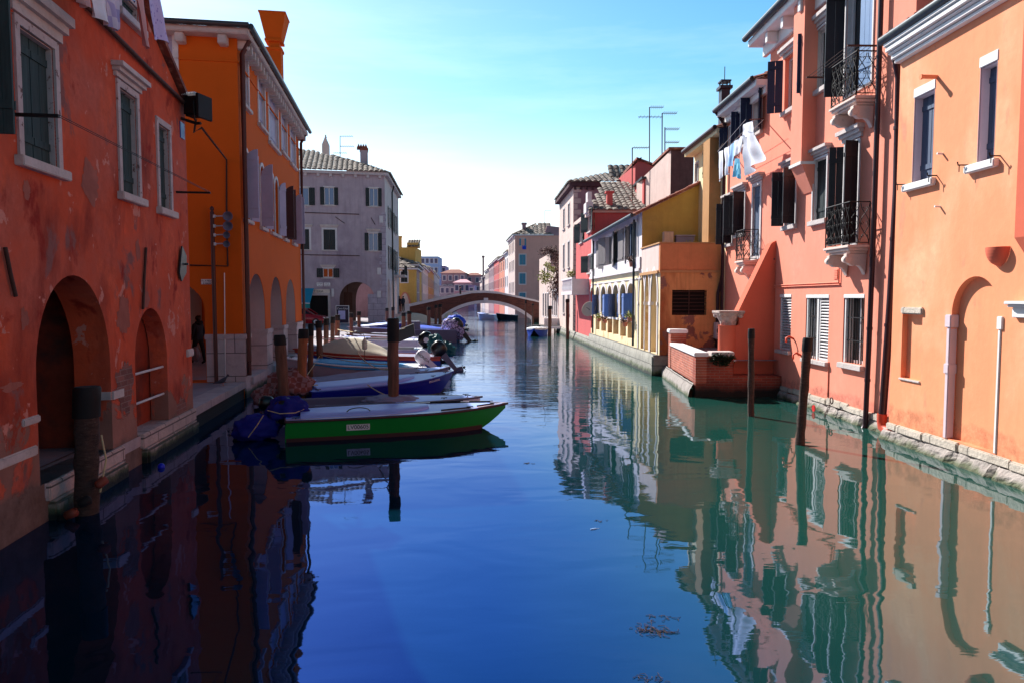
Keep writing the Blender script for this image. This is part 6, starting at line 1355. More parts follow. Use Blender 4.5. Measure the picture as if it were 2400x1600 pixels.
for k, a in {
 'big': (203, 1202, 203, 905, 54, 976, 'thick barnacled post with black cap standing by the red house arches', 'woodg'),
 'mid': (922, 982, 921, 768 - 22, 27, 800, 'tall dark post between the green boat and the royal blue boat', 'wood'),
 'r1': (1760, 974.5, 1761, 770, 15, 792, 'thin post in front of the coral buttress on the right', 'woodg'),
 'r2': (1875, 1041, 1893, 791, 21, 822, 'leaning post before the louvred windows of the coral house', 'woodg'),
 'lean': (668, 958, 655, 785, 26, 808, 'leaning post with black cap beside the arcade piers and the plaid bundle', 'wood'),
 'orange': (703, 950, 712, 771, 23, 793, 'post with stripped orange wood at the stern of the blue boat', 'woodo'),
 'p7': (727, 905, 729, 759, 13, 787, 'slim post directly behind the orange wood one', 'wood'),
 'p8': (751, 886, 747, 752, 15, 768, 'post with roped foot behind the turquoise covered boat', 'wood'),
 'p9': (763, 852, 765, 746, 12, 762, 'numbered post in front of the red car', 'wood'),
 'p10': (778, 846, 780, 742, 10, 757, 'thin post just left of the poster board', 'wood'),
 'p11': (790, 827, 791, 738, 12, 751, 'post in front of the poster board', 'wood'),
 'p12': (824, 818, 823, 734, 9.5, 744, 'lone post right of the poster board, before the tall arch', 'wood'),
 'p13': (842, 804, 841, 730, 9, 739, 'post standing before the middle of the grey house arch', 'wood'),
 'p14': (907, 792, 907, 722, 7.5, 729, 'post at the quoined corner of the grey house', 'wood'),
 'p15': (921, 788, 921, 720, 7.5, 728, 'post right of the grey house corner, behind the tall middle post', 'wood'),
 'p16': (946, 807, 946, 733, 9.5, 741, 'left of the two posts behind the grey open boat', 'wood'),
 'p17': (960, 804, 959, 729, 10.5, 736, 'right of the two posts behind the grey open boat', 'wood'),
 'p18': (1005, 786, 1005, 720, 8.5, 727, 'post at the stern of the distant white boats, left of the pair', 'wood'),
 'p19': (1021, 780, 1022, 715, 7, 722, 'left post of the close pair before the brick bridge', 'wood'),
 'p20': (1031, 779, 1032, 713, 8, 720, 'right post of the close pair before the brick bridge', 'wood'),
 'p21': (1054, 748, 1053, 709, 4, 713, 'small dark post against the left haunch of the bridge', 'wood'),
 'q1': (1232, 800, 1232.5, 703, 4, 711, 'very thin tall pole standing left of the small blue boat', 'wood'),
 'q2': (1249, 763, 1249, 712, 5, 716, 'short pole at the right foot of the bridge', 'wood'),
 'q3': (1288, 788, 1289, 717, 9, 725, 'post at the right side of the small blue boat', 'wood'),
 'q4': (1330, 795, 1330, 701, 8.5, 709, 'post in front of the red and cream houses by the landing stage', 'wood')}.items():
    PO[k] = post(*a[:6], a[6], a[7])
# ================================================================== boats
def P3(stern, bow):
    s = Vector((stern[0], stern[1], 0)); b = Vector((bow[0], bow[1], 0)); X = (b-s).normalized(); Yv = Vector((-X.y, X.x, 0))
    return (lambda x, y, z: s+X*x+Yv*y+Vector((0, 0, z))), (b-s).length, X, Yv
def boat(label, stern, bow, beam, zs, zb, hull, stripe, deck, rail, cat='boat', name='motorboat', open_=None, inner=None, rake=.2, group='moored boats', panel=None, tw=.86, tarp=None, tarph=.35, flare=.78, sternrake=.03):
    P, Ln, X, Y = P3(stern, bow); t = thing(name, label, cat, P(Ln*.45, 0, 0), group); N = 22
    def hw(s): 
        if s < .55: return beam/2*(tw+(1-tw)*math.sin(s/.55*math.pi/2))
        q = (s-.55)/.45; return beam/2*(1-q**2.1)
    def zg(s): return zs+(zb-zs)*s**1.8
    def zbot(s): return -.18 if s < 1-rake*1.6 else -.18+(zg(1)-.10+.18)*((s-(1-rake*1.6))/(rake*1.6))**1.9
    st = [i/N for i in range(N+1)]
    def sec(s, k): # k: fraction from bottom to gunwale
        z = zbot(s)+(zg(s)-zbot(s))*k; w_ = hw(s)*(flare+(1-flare)*k); return w_, z
    hb = MB(); ks = [0, .33, .66, 1]
    for sg in (1, -1):
        rings = [[P(Ln*s-(sternrake*(1-k) if s == 0 else 0), sg*sec(s, k)[0], sec(s, k)[1]) for k in ks] for s in st]; hb.loft(rings, closed=False, cap=False)
    hb.add([P(0, sec(0, k)[0], sec(0, k)[1]) for k in (1, 0)]+[P(0, -sec(0, k)[0], sec(0, k)[1]) for k in (0, 1)], [(0, 1, 2, 3)])
    hb.build('hull', M[hull], t)
    if stripe:
        sb = MB()
        for sg in (1, -1):
            rings = []
            for s in st[:-3]:
                z0_ = zbot(s); H_ = zg(s)-z0_; k0 = max(0, (-.05-z0_)/H_); k1 = min(1, max(k0+.01, (.075+.02*s-z0_)/H_))
                rings.append([P(Ln*s, sg*(sec(s, k0)[0]+.006), sec(s, k0)[1]), P(Ln*s, sg*(sec(s, k1)[0]+.006), sec(s, k1)[1])])
            sb.loft(rings, closed=False, cap=False)
        sb.build('boot_stripe', M[stripe], t)
    db = MB(); rings = []
    segs = [(0, 1)] if not open_ else [(0, open_[0]), (open_[1], 1)]
    for a, b in segs:
        rr = []
        for i in range(13):
            s = a+(b-a)*i/12; w_ = hw(s)-.004; z = zg(s)-.008; rr.append([P(Ln*s, w_*q, z+.035*(1-q*q)*(1 if w_ > .1 else 0)) for q in (-1, -.7, -.35, 0, .35, .7, 1)])
        db.loft(rr, closed=False, cap=False); db.build('deck', M[deck], t); db = MB()
    if open_:
        ib = MB(); a, b = open_; rr = []
        for i in range(11): s = a+(b-a)*i/10; w_ = hw(s)-.07; z = zg(s)-.01; rr.append([P(Ln*s, w_+.06, z), P(Ln*s, w_, z), P(Ln*s, w_*.85, .02), P(Ln*s, -w_*.85, .02), P(Ln*s, -w_, z), P(Ln*s, -w_-.06, z)])
        ib.loft(rr, closed=False, cap=False)
        for s in (a, b): w_ = hw(s)-.07; ib.add([P(Ln*s, w_, zg(s)-.01), P(Ln*s, w_*.85, .02), P(Ln*s, -w_*.85, .02), P(Ln*s, -w_, zg(s)-.01)], [(0,1,2,3)])
        o = ib.build('cockpit', M[inner or deck], t)
        for q in (.3, .7):
            s = a+(b-a)*q; w_ = hw(s)-.075; tb = MB(); tb.obox(P(Ln*s, -w_, zg(s)-.16), X*.22, Y*2*w_, (0, 0, .03)); tb.build('thwart', M[rail], t)
    rb = MB()
    for sg in (1, -1): rb.tube([P(Ln*s, sg*(hw(s)+.008), zg(s)-.015) for s in st]+[P(Ln*1.012, 0, zg(1)-.01)], .026, 6)
    rb.tube([P(-.005, -hw(0), zs-.015), P(-.005, hw(0), zs-.015)], .024, 6); rb.build('rub_rail', M[rail], t)
    cb = MB()
    for s, sg in ((.04, 1), (.04, -1), (.80, 1), (.80, -1), (.93, 1), (.93, -1)):
        p = P(Ln*s, sg*max(.03, hw(s)-.08), zg(s)+.015); cb.tube([p-X*.07+Vector((0, 0, .03)), p+X*.07+Vector((0, 0, .03))], .010, 5); cb.tube([p, p+Vector((0, 0, .03))], .012, 5)
    cb.build('cleats', M['zinc'], t)
    if panel:
        a, b, m_ = panel; pb = MB(); rr = []
        for i in range(13):
            s = a+(b-a)*i/12; e = math.sqrt(max(0, 1-((i-12*.0)/12)**6)) if i > 6 else 1; w_ = (hw(s)-.13)*(e if i < 12 else .35); z = zg(s)+.03; rr.append([P(Ln*s, w_, z-.02), P(Ln*s, w_, z+.03), P(Ln*s, w_*.5, z+.055), P(Ln*s, -w_*.5, z+.055), P(Ln*s, -w_, z+.03), P(Ln*s, -w_, z-.02)])
        pb.loft(rr, closed=False, cap=True); pb.build('deck_cover', M[m_], t)
    if tarp:
        a, b, m_ = tarp; pb = MB(); rr = []; n = 16
        for i in range(n+1):
            s = a+(b-a)*i/n; w_ = hw(s)+.03; z = zg(s); h_ = tarph*math.sin(math.pi*min(1, i/n*1.0))**.6 if 0 < i < n else 0.02
            row = []
            for j in range(13):
                q = -1+2*j/12; zz = z+h_*(1-abs(q)**1.3)+.03*noise.noise(Vector((s*9, q*4, a*7))); row.append(P(Ln*s, w_*q, zz-(.10 if j in (0, 12) else 0)))
            rr.append(row)
        pb.loft(rr, closed=False, cap=False); pb.build('tarpaulin', M[m_], t)
    return t, P, Ln, X, Y, hw, zg
def outboard(par, P, X, Y, x, y, z, tilt, cowl, leg, nm='outboard_motor', sc=1.0, label=None):
    "tilted outboard engine hanging on the transom: cowl > leg, propeller"
    X_ = -X; a = R(tilt); up = Vector((0, 0, 1))*math.cos(a)-X_*math.sin(a)*-1*-1; up = (Vector((0, 0, 1))*math.cos(a)+X*math.sin(a)); fw = (X_*math.cos(a)+Vector((0, 0, 1))*math.sin(a)); c = P(x, y, z)
    def Q(f, s, u): return c+fw*f*sc+Y*s*sc+up*u*sc
    rings = []
    for u, l0, l1, w_ in ((0, -.14, .18, .10), (.06, -.20, .24, .155), (.2, -.22, .27, .175), (.34, -.20, .26, .165), (.43, -.13, .2, .12), (.46, -.06, .12, .06)):
        rings.append([Q((l0+l1)/2+(l1-l0)/2*math.copysign(abs(math.cos(t))**.6, math.cos(t)), w_*math.copysign(abs(math.sin(t))**.6, math.sin(t)), u) for t in [2*math.pi*j/20 for j in range(20)]])
    mb = MB(); mb.loft(rings); o = mb.build(nm, M[cowl], par, label=label)
    mb = MB(); mb.loft([[Q(f, s, u) for f, s in ((l0, -w_), (l1, -w_), (l1, w_), (l0, w_))] for u, l0, l1, w_ in ((-.0, -.1, .12, .075), (-.25, -.07, .1, .06), (-.6, -.05, .08, .035), (-.66, -.12, .22, .02), (-.7, -.1, .22, .06), (-.78, -.08, .2, .055), (-.95, 0, .1, .01))], sm=False); mb.build('leg', M[leg], o)
    mb = MB(); mb.lathe(Q(.22, 0, -.74), [(.045, 0), (.03, .1)], 8, ax=fw)
    for k in range(3):
        t = 2*math.pi*k/3; d = Y*math.cos(t)+up*math.sin(t); e = Y*-math.sin(t)+up*math.cos(t); p = Q(.25, 0, -.74); mb.add([p+d*.03, p+d*.10+e*.05+fw*.02, p+d*.13, p+d*.09-e*.05-fw*.02], [(0,1,2,3)])
    mb.build('propeller', M['iron'], o); return o, Q
def gp(name, col, rough=.3, **k): M[name] = paint(name, col, rough, .05, 4, spec=.5, **k)
gp('green_gelcoat', (12, 130, 36), .4); gp('navy_gelcoat', (12, 22, 140)); gp('white_gelcoat', (226, 224, 232), .4); gp('lightblue_deck', (150, 172, 240), .45); gp('pinkwhite_gelcoat', (176, 150, 160)); gp('brown_band', (70, 36, 34), .6); gp('red_paint', (170, 50, 28), .45); gp('blue_paint', (24, 60, 160), .5); gp('grey_gelcoat', (96, 92, 112), .5); gp('black_cowl', (16, 15, 18), .3)
M['bluetarp'] = paint('royal_blue_tarpaulin', (10, 18, 120), .8, .2, 3, bmp=.6); M['brighttarp'] = paint('bright_blue_tarpaulin', (18, 74, 196), .7, .12, 3, bmp=.4); M['greytarp'] = paint('grey_canvas', (136, 134, 158), .9, .12, 4, bmp=.4); M['beigetarp'] = paint('beige_canvas', (196, 184, 164), .9, .1, 4, bmp=.4); M['ttarp'] = paint('turquoise_tarpaulin', (30, 134, 190), .6, .25, 3, (1, 9, 1), bmp=.4); M['tealbag'] = paint('teal_plastic_bag', (10, 84, 90), .5, .3, 5, bmp=.8); M['rope'] = paint('pale_rope', (190, 170, 130), .9, .15, 20)
m, t_, b_ = newmat('plaid_blanket'); g = pos(t_, (1, 1, 1)); ck = t_.nodes.new('ShaderNodeTexChecker'); ck.inputs['Scale'].default_value = 8; ck.inputs['Color1'].default_value = L((122, 62, 56)); ck.inputs['Color2'].default_value = L((144, 104, 104)); t_.links.new(g, ck.inputs['Vector']); t_.links.new(ck.outputs['Color'], b_.inputs['Base Color']); b_.inputs['Roughness'].default_value = .95; M['plaid'] = m
m, t_, b_ = newmat('patterned_cover'); g = pos(t_); vo = t_.nodes.new('ShaderNodeTexVoronoi'); vo.feature = 'DISTANCE_TO_EDGE'; vo.inputs['Scale'].default_value = 4.5; t_.links.new(g, vo.inputs['Vector']); t_.links.new(mix(t_, ramp(t_, vo.outputs['Distance'], .04, .09), L((40, 30, 60)), L((176, 160, 190))), b_.inputs['Base Color']); b_.inputs['Roughness'].default_value = .8; M['pattern'] = m
def cover(par, c, rx, ry, rz, mat, name='motor_cover', seed=1, rot=0, droop=.15, amp=.28, tilt=0, label=None, fr=2.2):
    mb = MB(); mb.blob(c, rx, ry, rz, amp, fr, 44, rot, droop, seed, tilt, fold=.22); return mb.build(name, M[mat], par, label=label)
# -- green boat
g1 = boat('green hulled boat with pale blue deck, brown waterline band and white registration plate', (-4.42, 13.55), (-.14, 14.95), 1.42, .42, .47, 'green_gelcoat', 'brown_band', 'lightblue_deck', 'brown_band', rake=.20, panel=(.06, .62, 'lightblue_deck'))
t, P, Ln, X, Y, hw, zg = g1
rb = MB()
for sg in (1, -1): rb.loft([[P(Ln*s, sg*(hw(s)+.02), zg(s)+.02), P(Ln*s, sg*max(0, hw(s)-.07), zg(s)+.025)] for s in [i/20 for i in range(21)]], closed=False, cap=False)
rb.build('gunwale_strip', M['pinkwhite_gelcoat'], t)
s0 = .245; fl = lambda s, z: -(hw(s)*(.78+.22*(z+.18)/(zg(s)+.18)))
zc_ = .235; p = P(Ln*s0, fl(s0, zc_)-.012, zc_); q = P(Ln*(s0+.12), fl(s0+.12, zc_)-.012, zc_); rt = (q-p).normalized(); slope = (Vector((0, 0, 1))*1.0+Y*(fl(s0, .33)-fl(s0, .14))/.19).normalized()
mb = MB(); mb.obox(p-rt*.0-slope*.055-Y*.0, rt*.44, slope*.125, -Y*.004); o = mb.build('registration_plate', M['white'], t)
text_part('LV00605', .115, (p+rt*.22+slope*.008-Y*.007, rt, slope), M['iron'], o, sx=.98)
mb = MB(); pp_ = [P(Ln*(.25+.10*i/10), -hw(.3)+.22, zg(.3)+.09+.075*math.sin(math.pi*i/10)**.5) for i in range(11)]; mb.tube(pp_, .011, 6); mb.build('grab_rail', M['zinc'], t)
mb = MB(); 
for a, b in ((.66, .80), (.84, .93)):
    for sg in (-1, 1): mb.tube([P(Ln*a, sg*(hw(a)-.10), zg(a)+.03), P(Ln*b, sg*(hw(b)-.05), zg(b)+.03)], .02, 6)
mb.build('toe_rails', M['iron'], t)
oo, Q = outboard(t, P, X, Y, -.18, 0, .38, 55, 'black_cowl', 'black_cowl')
cover(t, P(.02, .0, .56), .36, .25, .25, 'bluetarp', seed=2, label='royal blue cover lashed over the motor head', rot=.3)
cover(t, P(-.52, -.05, .24), .42, .24, .25, 'bluetarp', seed=5, rot=.4, label='royal blue cover sagging over the tilted motor leg')
mb = MB(); mb.tube([P(-.33, -.2, .58), P(-.1, -.29, .52), P(.18, -.28, .52), P(.34, -.12, .56)], .010, 5); mb.tube([P(-.4, -.28, .5), P(-.52, -.34, .32), P(-.68, -.3, .1)], .010, 5); mb.build('lashing_rope', M['rope'], t)
# -- white/grey boat behind it
g2 = boat('long grey white open boat lying behind the green boat with grey canvas at its middle', (-5.2, 15.05), (-.75, 16.35), 1.25, .44, .42, 'white_gelcoat', None, 'lightblue_deck', 'grey_gelcoat', open_=(.04, .56), inner='grey_gelcoat', rake=.22)
t, P, Ln, X, Y, hw, zg = g2
cover(t, P(Ln*.55, -.1, .44), .55, .40, .10, 'greytarp', 'canvas', 7, .2, .1, .2); mb = MB(); mb.lathe(P(-.03, -.25, .33), [(.035, 0), (.07, .0), (.07, .03), (.035, .03)], 16, ax=-X); mb.build('exhaust_ring', M['bankw'], t)
oo, Q = outboard(t, P, X, Y, -.12, .1, .28, 8, 'black_cowl', 'grey_gelcoat', sc=.7)
# -- royal blue boat
g3 = boat('royal blue boat with light blue deck and white lettering near its bow', (-5.35, 17.9), (-1.73, 20.1), 1.75, .40, .62, 'navy_gelcoat', 'brown_band', 'lightblue_deck', 'navy_gelcoat', rake=.2, panel=(.04, .70, 'lightblue_deck'))
t, P, Ln, X, Y, hw, zg = g3
rb = MB(); rb.loft([[P(Ln*s, -(hw(s)+.012), zg(s)-.02), P(Ln*s, -(hw(s)*.975+.012), zg(s)-.14)] for s in [i/20 for i in range(20)]], closed=False, cap=False); rb.build('side_band', M['navy_gelcoat'], t)
s0 = .74; p = P(Ln*s0, -hw(s0)-.03, zg(s0)-.09); q = P(Ln*.86, -hw(.86)-.03, zg(.86)-.08); text_part('EVOLUZIONE', .075, ((p+q)/2, (q-p).normalized(), (0, 0, 1)), M['white'], t)
cover(t, P(-.35, -.1, .52), .55, .45, .42, 'plaid', seed=9, rot=.5, label='red and white plaid blanket wrapped round the motor'); cover(t, P(-.85, .0, .25), .4, .35, .3, 'plaid', seed=12, rot=.5, label='trailing end of the plaid blanket')
oo, Q = outboard(t, P, X, Y, -.2, 0, .35, 45, 'black_cowl', 'black_cowl')
# -- flat grey-blue covered boat
g4 = boat('low boat under a smooth grey blue cover between the blue and turquoise boats', (-5.9, 19.6), (-2.0, 21.9), 1.4, .40, .58, 'grey_gelcoat', None, 'lightblue_deck', 'grey_gelcoat', tarp=(.05, .8, 'greytarp'), tarph=.14, rake=.2)
# -- white boat with turquoise tarpaulin, engine towards the canal
g5 = boat('pinkish white boat with turquoise tarpaulin and white motor tilted at its stern', (-2.95, 23.4), (-7.4, 22.4), 1.75, .48, .85, 'pinkwhite_gelcoat', None, 'white_gelcoat', 'white_gelcoat', tarp=(.12, .78, 'ttarp'), tarph=.12, rake=.22)
t, P, Ln, X, Y, hw, zg = g5
oo, Q = outboard(t, P, X, Y, -.1, 0, .6, 52, 'white_gelcoat', 'white_gelcoat', sc=1.0)
text_part('HONDA', .13, (Q(.03, .18, .2), Q(0, 0, -.3)-Q(0, 0, .3), Q(1, 0, 0)-Q(0, 0, 0)), M['iron'], oo)
# -- red / blue boat with canvas tent and bagged motor
g6 = boat('red gunwaled blue boat with beige canvas tent and two motors at its stern', (-2.75, 26.6), (-8.1, 26.0), 1.7, .55, .85, 'blue_paint', None, 'greytarp', 'red_paint', rake=.2, tarp=(.35, .85, 'beigetarp'), tarph=.55)
t, P, Ln, X, Y, hw, zg = g6
rb = MB()
for sg in (1, -1): rb.loft([[P(Ln*s, sg*(hw(s)+.02), zg(s)+.02), P(Ln*s, sg*(hw(s)+.015), zg(s)-.14)] for s in [i/20 for i in range(21)]], closed=False, cap=False)
rb.build('red_strake', M['red_paint'], t)
oo, Q = outboard(t, P, X, Y, -.1, .3, .6, 40, 'black_cowl', 'grey_gelcoat', sc=1.2, label='black motor tilted in the middle of the stern')
cover(t, P(.15, -.35, .98), .3, .28, .34, 'tealbag', seed=4, label='teal plastic bag tied over a motor'); cover(t, P(-.25, -.35, .75), .32, .2, .26, 'tealbag', seed=6, label='loose lower end of the teal bag', amp=.5)
# -- black cowled boat behind
g7 = boat('white boat with black motor, dark deck and handrails behind the red one', (-3.6, 29.6), (-9.0, 29.0), 1.8, .6, .85, 'white_gelcoat', 'navy_gelcoat', 'white_gelcoat', 'white_gelcoat', open_=(.1, .6), inner='grey_gelcoat', rake=.2)
t, P, Ln, X, Y, hw, zg = g7
oo, Q = outboard(t, P, X, Y, -.1, 0, .7, 35, 'black_cowl', 'black_cowl', sc=1.35); mb = MB(); mb.lathe(Q(.03, .18, .22), [(.09, 0), (.11, 0), (.11, .012), (.09, .012)], 16, ax=Y); mb.build('round_emblem', M['white'], oo)
mb = MB(); mb.obox(P(.5, -.3, 1.15), X*.05+Vector((0, 0, .5)), Y*.6, (X*.9+Vector((0, 0, -.35)))); mb.build('folded_hood', M['black_cowl'], t)
mb = MB()
for sg in (-1, 1): mb.tube([P(Ln*s, sg*(hw(s)-.05), zg(s)+(.0 if i in (0, 5) else .3)) for i, s in enumerate((.55, .57, .68, .8, .9, .92))], .014, 6)
mb.build('handrail', M['zinc'], t)
# -- grey open boat across the view
g8 = boat('long grey open boat lying broadside before the bridge with a patterned motor cover', (-3.6, 44), (-10.0, 42.6), 1.9, .78, 1.0, 'grey_gelcoat', None, 'grey_gelcoat', 'greytarp', open_=(.05, .8), inner='lightblue_deck', rake=.15)
t, P, Ln, X, Y, hw, zg = g8
oo, Q = outboard(t, P, X, Y, -.3, 0, .75, 40, 'black_cowl', 'black_cowl', sc=1.7); cover(t, P(.2, .0, .98), .6, .42, .42, 'pattern', seed=3, rot=.2, label='purple patterned cloth over the motor'); cover(t, P(-.3, .0, .6), .26, .36, .5, 'pattern', seed=8, label='lower end of the patterned cloth')
mb = MB(); mb.loft([[P(2.7+dx*.5, y_, z_) for dx, y_ in ((-1, -.5), (1, -.5), (1, .5), (-1, .5))] for z_ in (.5, 1.3)], sm=False); mb.build('console', M['grey_gelcoat'], t)
# -- distant moored boats, engines to the canal
specs = [((-4.0, 48.5), (-9.6, 48), 'white_gelcoat', 'navy_gelcoat', ('brighttarp', .15, .75), 'bright blue covered motor boat right behind the grey open boat'),
 ((-4.6, 52), (-10, 51.5), 'white_gelcoat', 'lightblue_deck', (None, 0, 0), 'white and blue open boat third beyond the grey open boat'),
 ((-4.4, 56), (-10.3, 55.2), 'navy_gelcoat', 'lightblue_deck', (None, 0, 0), 'dark blue boat with pale deck near the bridge'),
 ((-4.9, 60.5), (-10.6, 60), 'white_gelcoat', 'white_gelcoat', ('beigetarp', .3, .9), 'white boat with tall white canvas before the bridge'),
 ((-5.4, 65), (-11, 64.5), 'red_paint', 'white_gelcoat', (None, 0, 0), 'red hulled boat near the left foot of the bridge'),
 ((-5.6, 70), (-11.2, 69.5), 'white_gelcoat', 'navy_gelcoat', (None, 0, 0), 'last white boat moored before the bridge arch')]
for i, (s, b, hl, dk, tp, lb) in enumerate(specs):
    t, P, Ln, X, Y, hw, zg = boat(lb, s, b, 1.9, .62, .95, hl, None, dk, 'white_gelcoat', open_=None if tp[0] else (.1, .7), inner='grey_gelcoat', rake=.18, tarp=(tp[1], tp[2], tp[0]) if tp[0] else None, tarph=.7 if i else .2)
    oo, Q = outboard(t, P, X, Y, -.15, 0, .7, 40 if i % 2 else 15, 'black_cowl' if i % 2 else 'white_gelcoat', 'black_cowl', sc=1.5)
    if i == 0: cover(t, P(.0, .1, 1.1), .7, .42, .42, 'brighttarp', seed=31, label='bright blue cloth over the motor')
    if i == 3: cover(t, P(.5, .1, 1.1), .4, .4, .4, 'beigetarp', seed=33)
t, P, Ln, X, Y, hw, zg = boat('dark blue boat at the quay under a pale blue sheet, left of the grey boat', (-10.1, 47.5), (-7.2, 45.8), 1.7, .9, 1.1, 'navy_gelcoat', None, 'lightblue_deck', 'grey_gelcoat', tarp=(.1, .9, 'lightblue_deck'), tarph=.15)
t, P, Ln, X, Y, hw, zg = boat('white railed boat lying along the quay behind the beige tent', (-4.6, 34.2), (-9.2, 33.8), 1.8, .7, .9, 'white_gelcoat', 'navy_gelcoat', 'white_gelcoat', 'white_gelcoat', open_=(.2, .55), inner='grey_gelcoat')
mb = MB()
for a in (.58, .74): mb.tube([P(Ln*(a+.14*i/8), -hw(.6)+.1, zg(.6)+.32*math.sin(math.pi*i/8)**.4) for i in range(9)], .016, 6)
mb.build('handrail', M['zinc'], t)
boat('slim white skiff with pale blue deck between the railed boat and the grey open boat', (-4.9, 37.6), (-9.3, 37.0), 1.5, .55, .75, 'white_gelcoat', 'navy_gelcoat', 'lightblue_deck', 'red_paint', open_=(.15, .6), inner='grey_gelcoat')
boat('slim wooden brown skiff tied between the posts before the grey open boat', (-5.3, 40.2), (-9.4, 39.7), 1.5, .5, .7, 'brown_band', None, 'greytarp', 'brown_band', tarp=(.2, .8, 'greytarp'), tarph=.2)
# beyond / under the bridge and right side
for s, b, hl, dk, lb in (((-2.0, 92), (-4.6, 93.5), 'white_gelcoat', 'lightblue_deck', 'white and blue boat seen through the bridge arch, on the left'), ((.4, 90), (-2.0, 88.6), 'black_cowl', 'grey_gelcoat', 'dark open boat seen through the bridge arch, on the right')):
    boat(lb, s, b, 1.8, .6, .85, hl, None, dk, 'white_gelcoat', open_=(.1, .6), inner='grey_gelcoat')
t, P, Ln, X, Y, hw, zg = boat('small bright blue rowing boat with white deck near the right bank', (2.15, 53.6), (1.55, 49.6), 1.5, .52, .6, 'blue_paint', None, 'white_gelcoat', 'white', rake=.18, open_=(.06, .4), inner='grey_gelcoat', name='rowing_boat', tarp=(.4, .98, 'white'), tarph=.12)
# landing stage by the right bank
st_ = thing('landing_stage', 'low dark landing stage with pale edge beside the right bank houses', 'landing stage', (3.2, 56, 0))
mb = MB(); mb.box(2.3, 4.2, 54.6, 58.4, .38, .52); mb.box(1.7, 2.298, 57.2, 58.4, .38, .52); mb.build('platform', M['dark'], st_)
mb = MB(); mb.box(2.3, 4.2, 54.5, 54.598, .36, .54); mb.build('edge_board', M['lwhite'], st_); mb = MB(); mb.box(2.6, 4.0, 56.5, 56.6, .525, 1.1); mb.build('back_board', M['lwhite'], st_)
mb = MB()
for x in (2.4, 3.3, 4.1): mb.box(x, x+.12, 54.7, 54.82, -1.5, .375)
mb.build('pile', M['wood'], st_)
# ================================================================== ropes
def rope(a, b, sag, label, r=.012, mat='rope'):
    a, b = Vector(a), Vector(b); pts = [a.lerp(b, i/16)-Vector((0, 0, sag*4*(i/16)*(1-i/16))) for i in range(17)]; mb = MB(); mb.tube(pts, r, 5); return mb.build('mooring_rope', M[mat], label=label, cat='rope', group='mooring ropes')
PM = PO['mid'][1]; top = lambda k, f=.8: PO[k][1]+(PO[k][2]-PO[k][1])*f
rope(top('p11', .62), top('mid', .84), .05, 'thick pale rope stretched from the poster board posts to the tall middle post', .02)
rope(top('mid', .88), top('p17', .55), .05, 'pale rope running on from the middle post to the two posts behind')
rope(top('orange', .3), top('p8', .4), .03, 'thin rope between the stripped orange post and the roped post')
rope(top('p8', .42), top('mid', .55), .08, 'long thin rope passing behind the tall middle post')
rope(top('lean', .35), g3[1](.3, -.2, .5), .03, 'rope tied from the leaning post to the plaid wrapped motor')
rope(g3[1](g3[2]*.33, -.85, .5), g2[1](g2[2]*.53, .3, .5), .02, 'taut rope from the blue boat to the grey canvas', .014)
rope(top('mid', .5), g6[1](g6[2]*.6, -.6, .8), .25, 'slack white rope looping from the middle post to the beige tent', .016)
# pale lantern shaped like a little house
lt = atY(854.5, 806, 25); b_ = thing('lantern', 'small white lantern with pointed roof standing among the boats', 'lantern', (lt.x, lt.y, lt.z-.25)); mb = MB(); mb.lathe((lt.x, lt.y, lt.z-.2), [(.04, 0), (.10, .03), (.10, .22), (.09, .24)], 6); mb.build('body', M['beigetarp'], b_)
mb = MB(); mb.lathe((lt.x, lt.y, lt.z+.045), [(.13, 0), (.05, .12), (.01, .2)], 6); mb.build('roof', M['beigetarp'], b_); mb = MB(); mb.tube([(lt.x, lt.y, lt.z-.19), (lt.x, lt.y, -.8)], .012, 5); mb.build('stake', M['rust'], b_)
# floats round the big post
bb = PO['big'][1]; fl_ = thing('float_ring', 'ring of rust coloured rope floats hanging round the thick barnacled post', 'float', bb)
for k, (a, z) in enumerate(((-20, .42), (-62, .22), (-95, .08), (-130, -.02))):
    c = bb+Vector((math.cos(R(a)), math.sin(R(a)), 0))*.27+Vector((0, 0, z)); tg = Vector((-math.sin(R(a)), math.cos(R(a)), .45)).normalized(); mb = MB(); mb.lathe(c-tg*.08, [(.02, 0), (.055, .02), (.06, .14), (.02, .16)], 12, ax=tg); mb.build('float', paint('rust_orange_float', (120, 52, 34), .6, .2) if k % 2 == 0 else M['tar'], fl_)
mb = MB(); mb.tube([bb+Vector((.24, -.1, .3)), bb+Vector((.3, -.05, .7)), bb+Vector((.22, 0, 1.0))], .012, 5); mb.build('rope', M['rope'], fl_)
# ================================================================== red house fittings
def near(F, x, y, d=0): u, z = F.hit(x, y, d); return F.w(u, z, d)
b1 = FR.w(FR.U(9, 272), FR.hit(9, 272)[1], 0); b2 = near(FR, 413, 453)
ln = thing('clothes_line', 'pair of black wall brackets joined by thin wire across the red house', 'clothes line', b2)
d1_, d2_ = .56, .62
for b, d in ((b1, d1_), (b2, d2_)): mb = MB(); mb.obox(b-FR.t*.02, FR.t*.04, FR.n*d, (0, 0, .035)); mb.build('bracket', M['iron'], ln)
for o_ in (.0, .04): mb = MB(); mb.tube([b1+FR.n*(d1_-o_)+Vector((0, 0, .03)), b2+FR.n*(d2_-o_)+Vector((0, 0, .03))], .005, 4); mb.build('wire', M['iron'], ln)
fp = near(FR, 424, 278); fd = thing('floodlight', 'black finned floodlight on a bracket at the corner of the red house', 'floodlight', fp)
c = atY(459, 250, 14.0); ux, uy = Vector((.97, -.25, 0)), Vector((.25, .97, 0)); mb = MB(); mb.obox(c-ux*.2-uy*.14-Vector((0, 0, .2)), ux*.32, uy*.3, (0, 0, .38)); mb.build('housing', M['iron'], fd, bevel=.04)
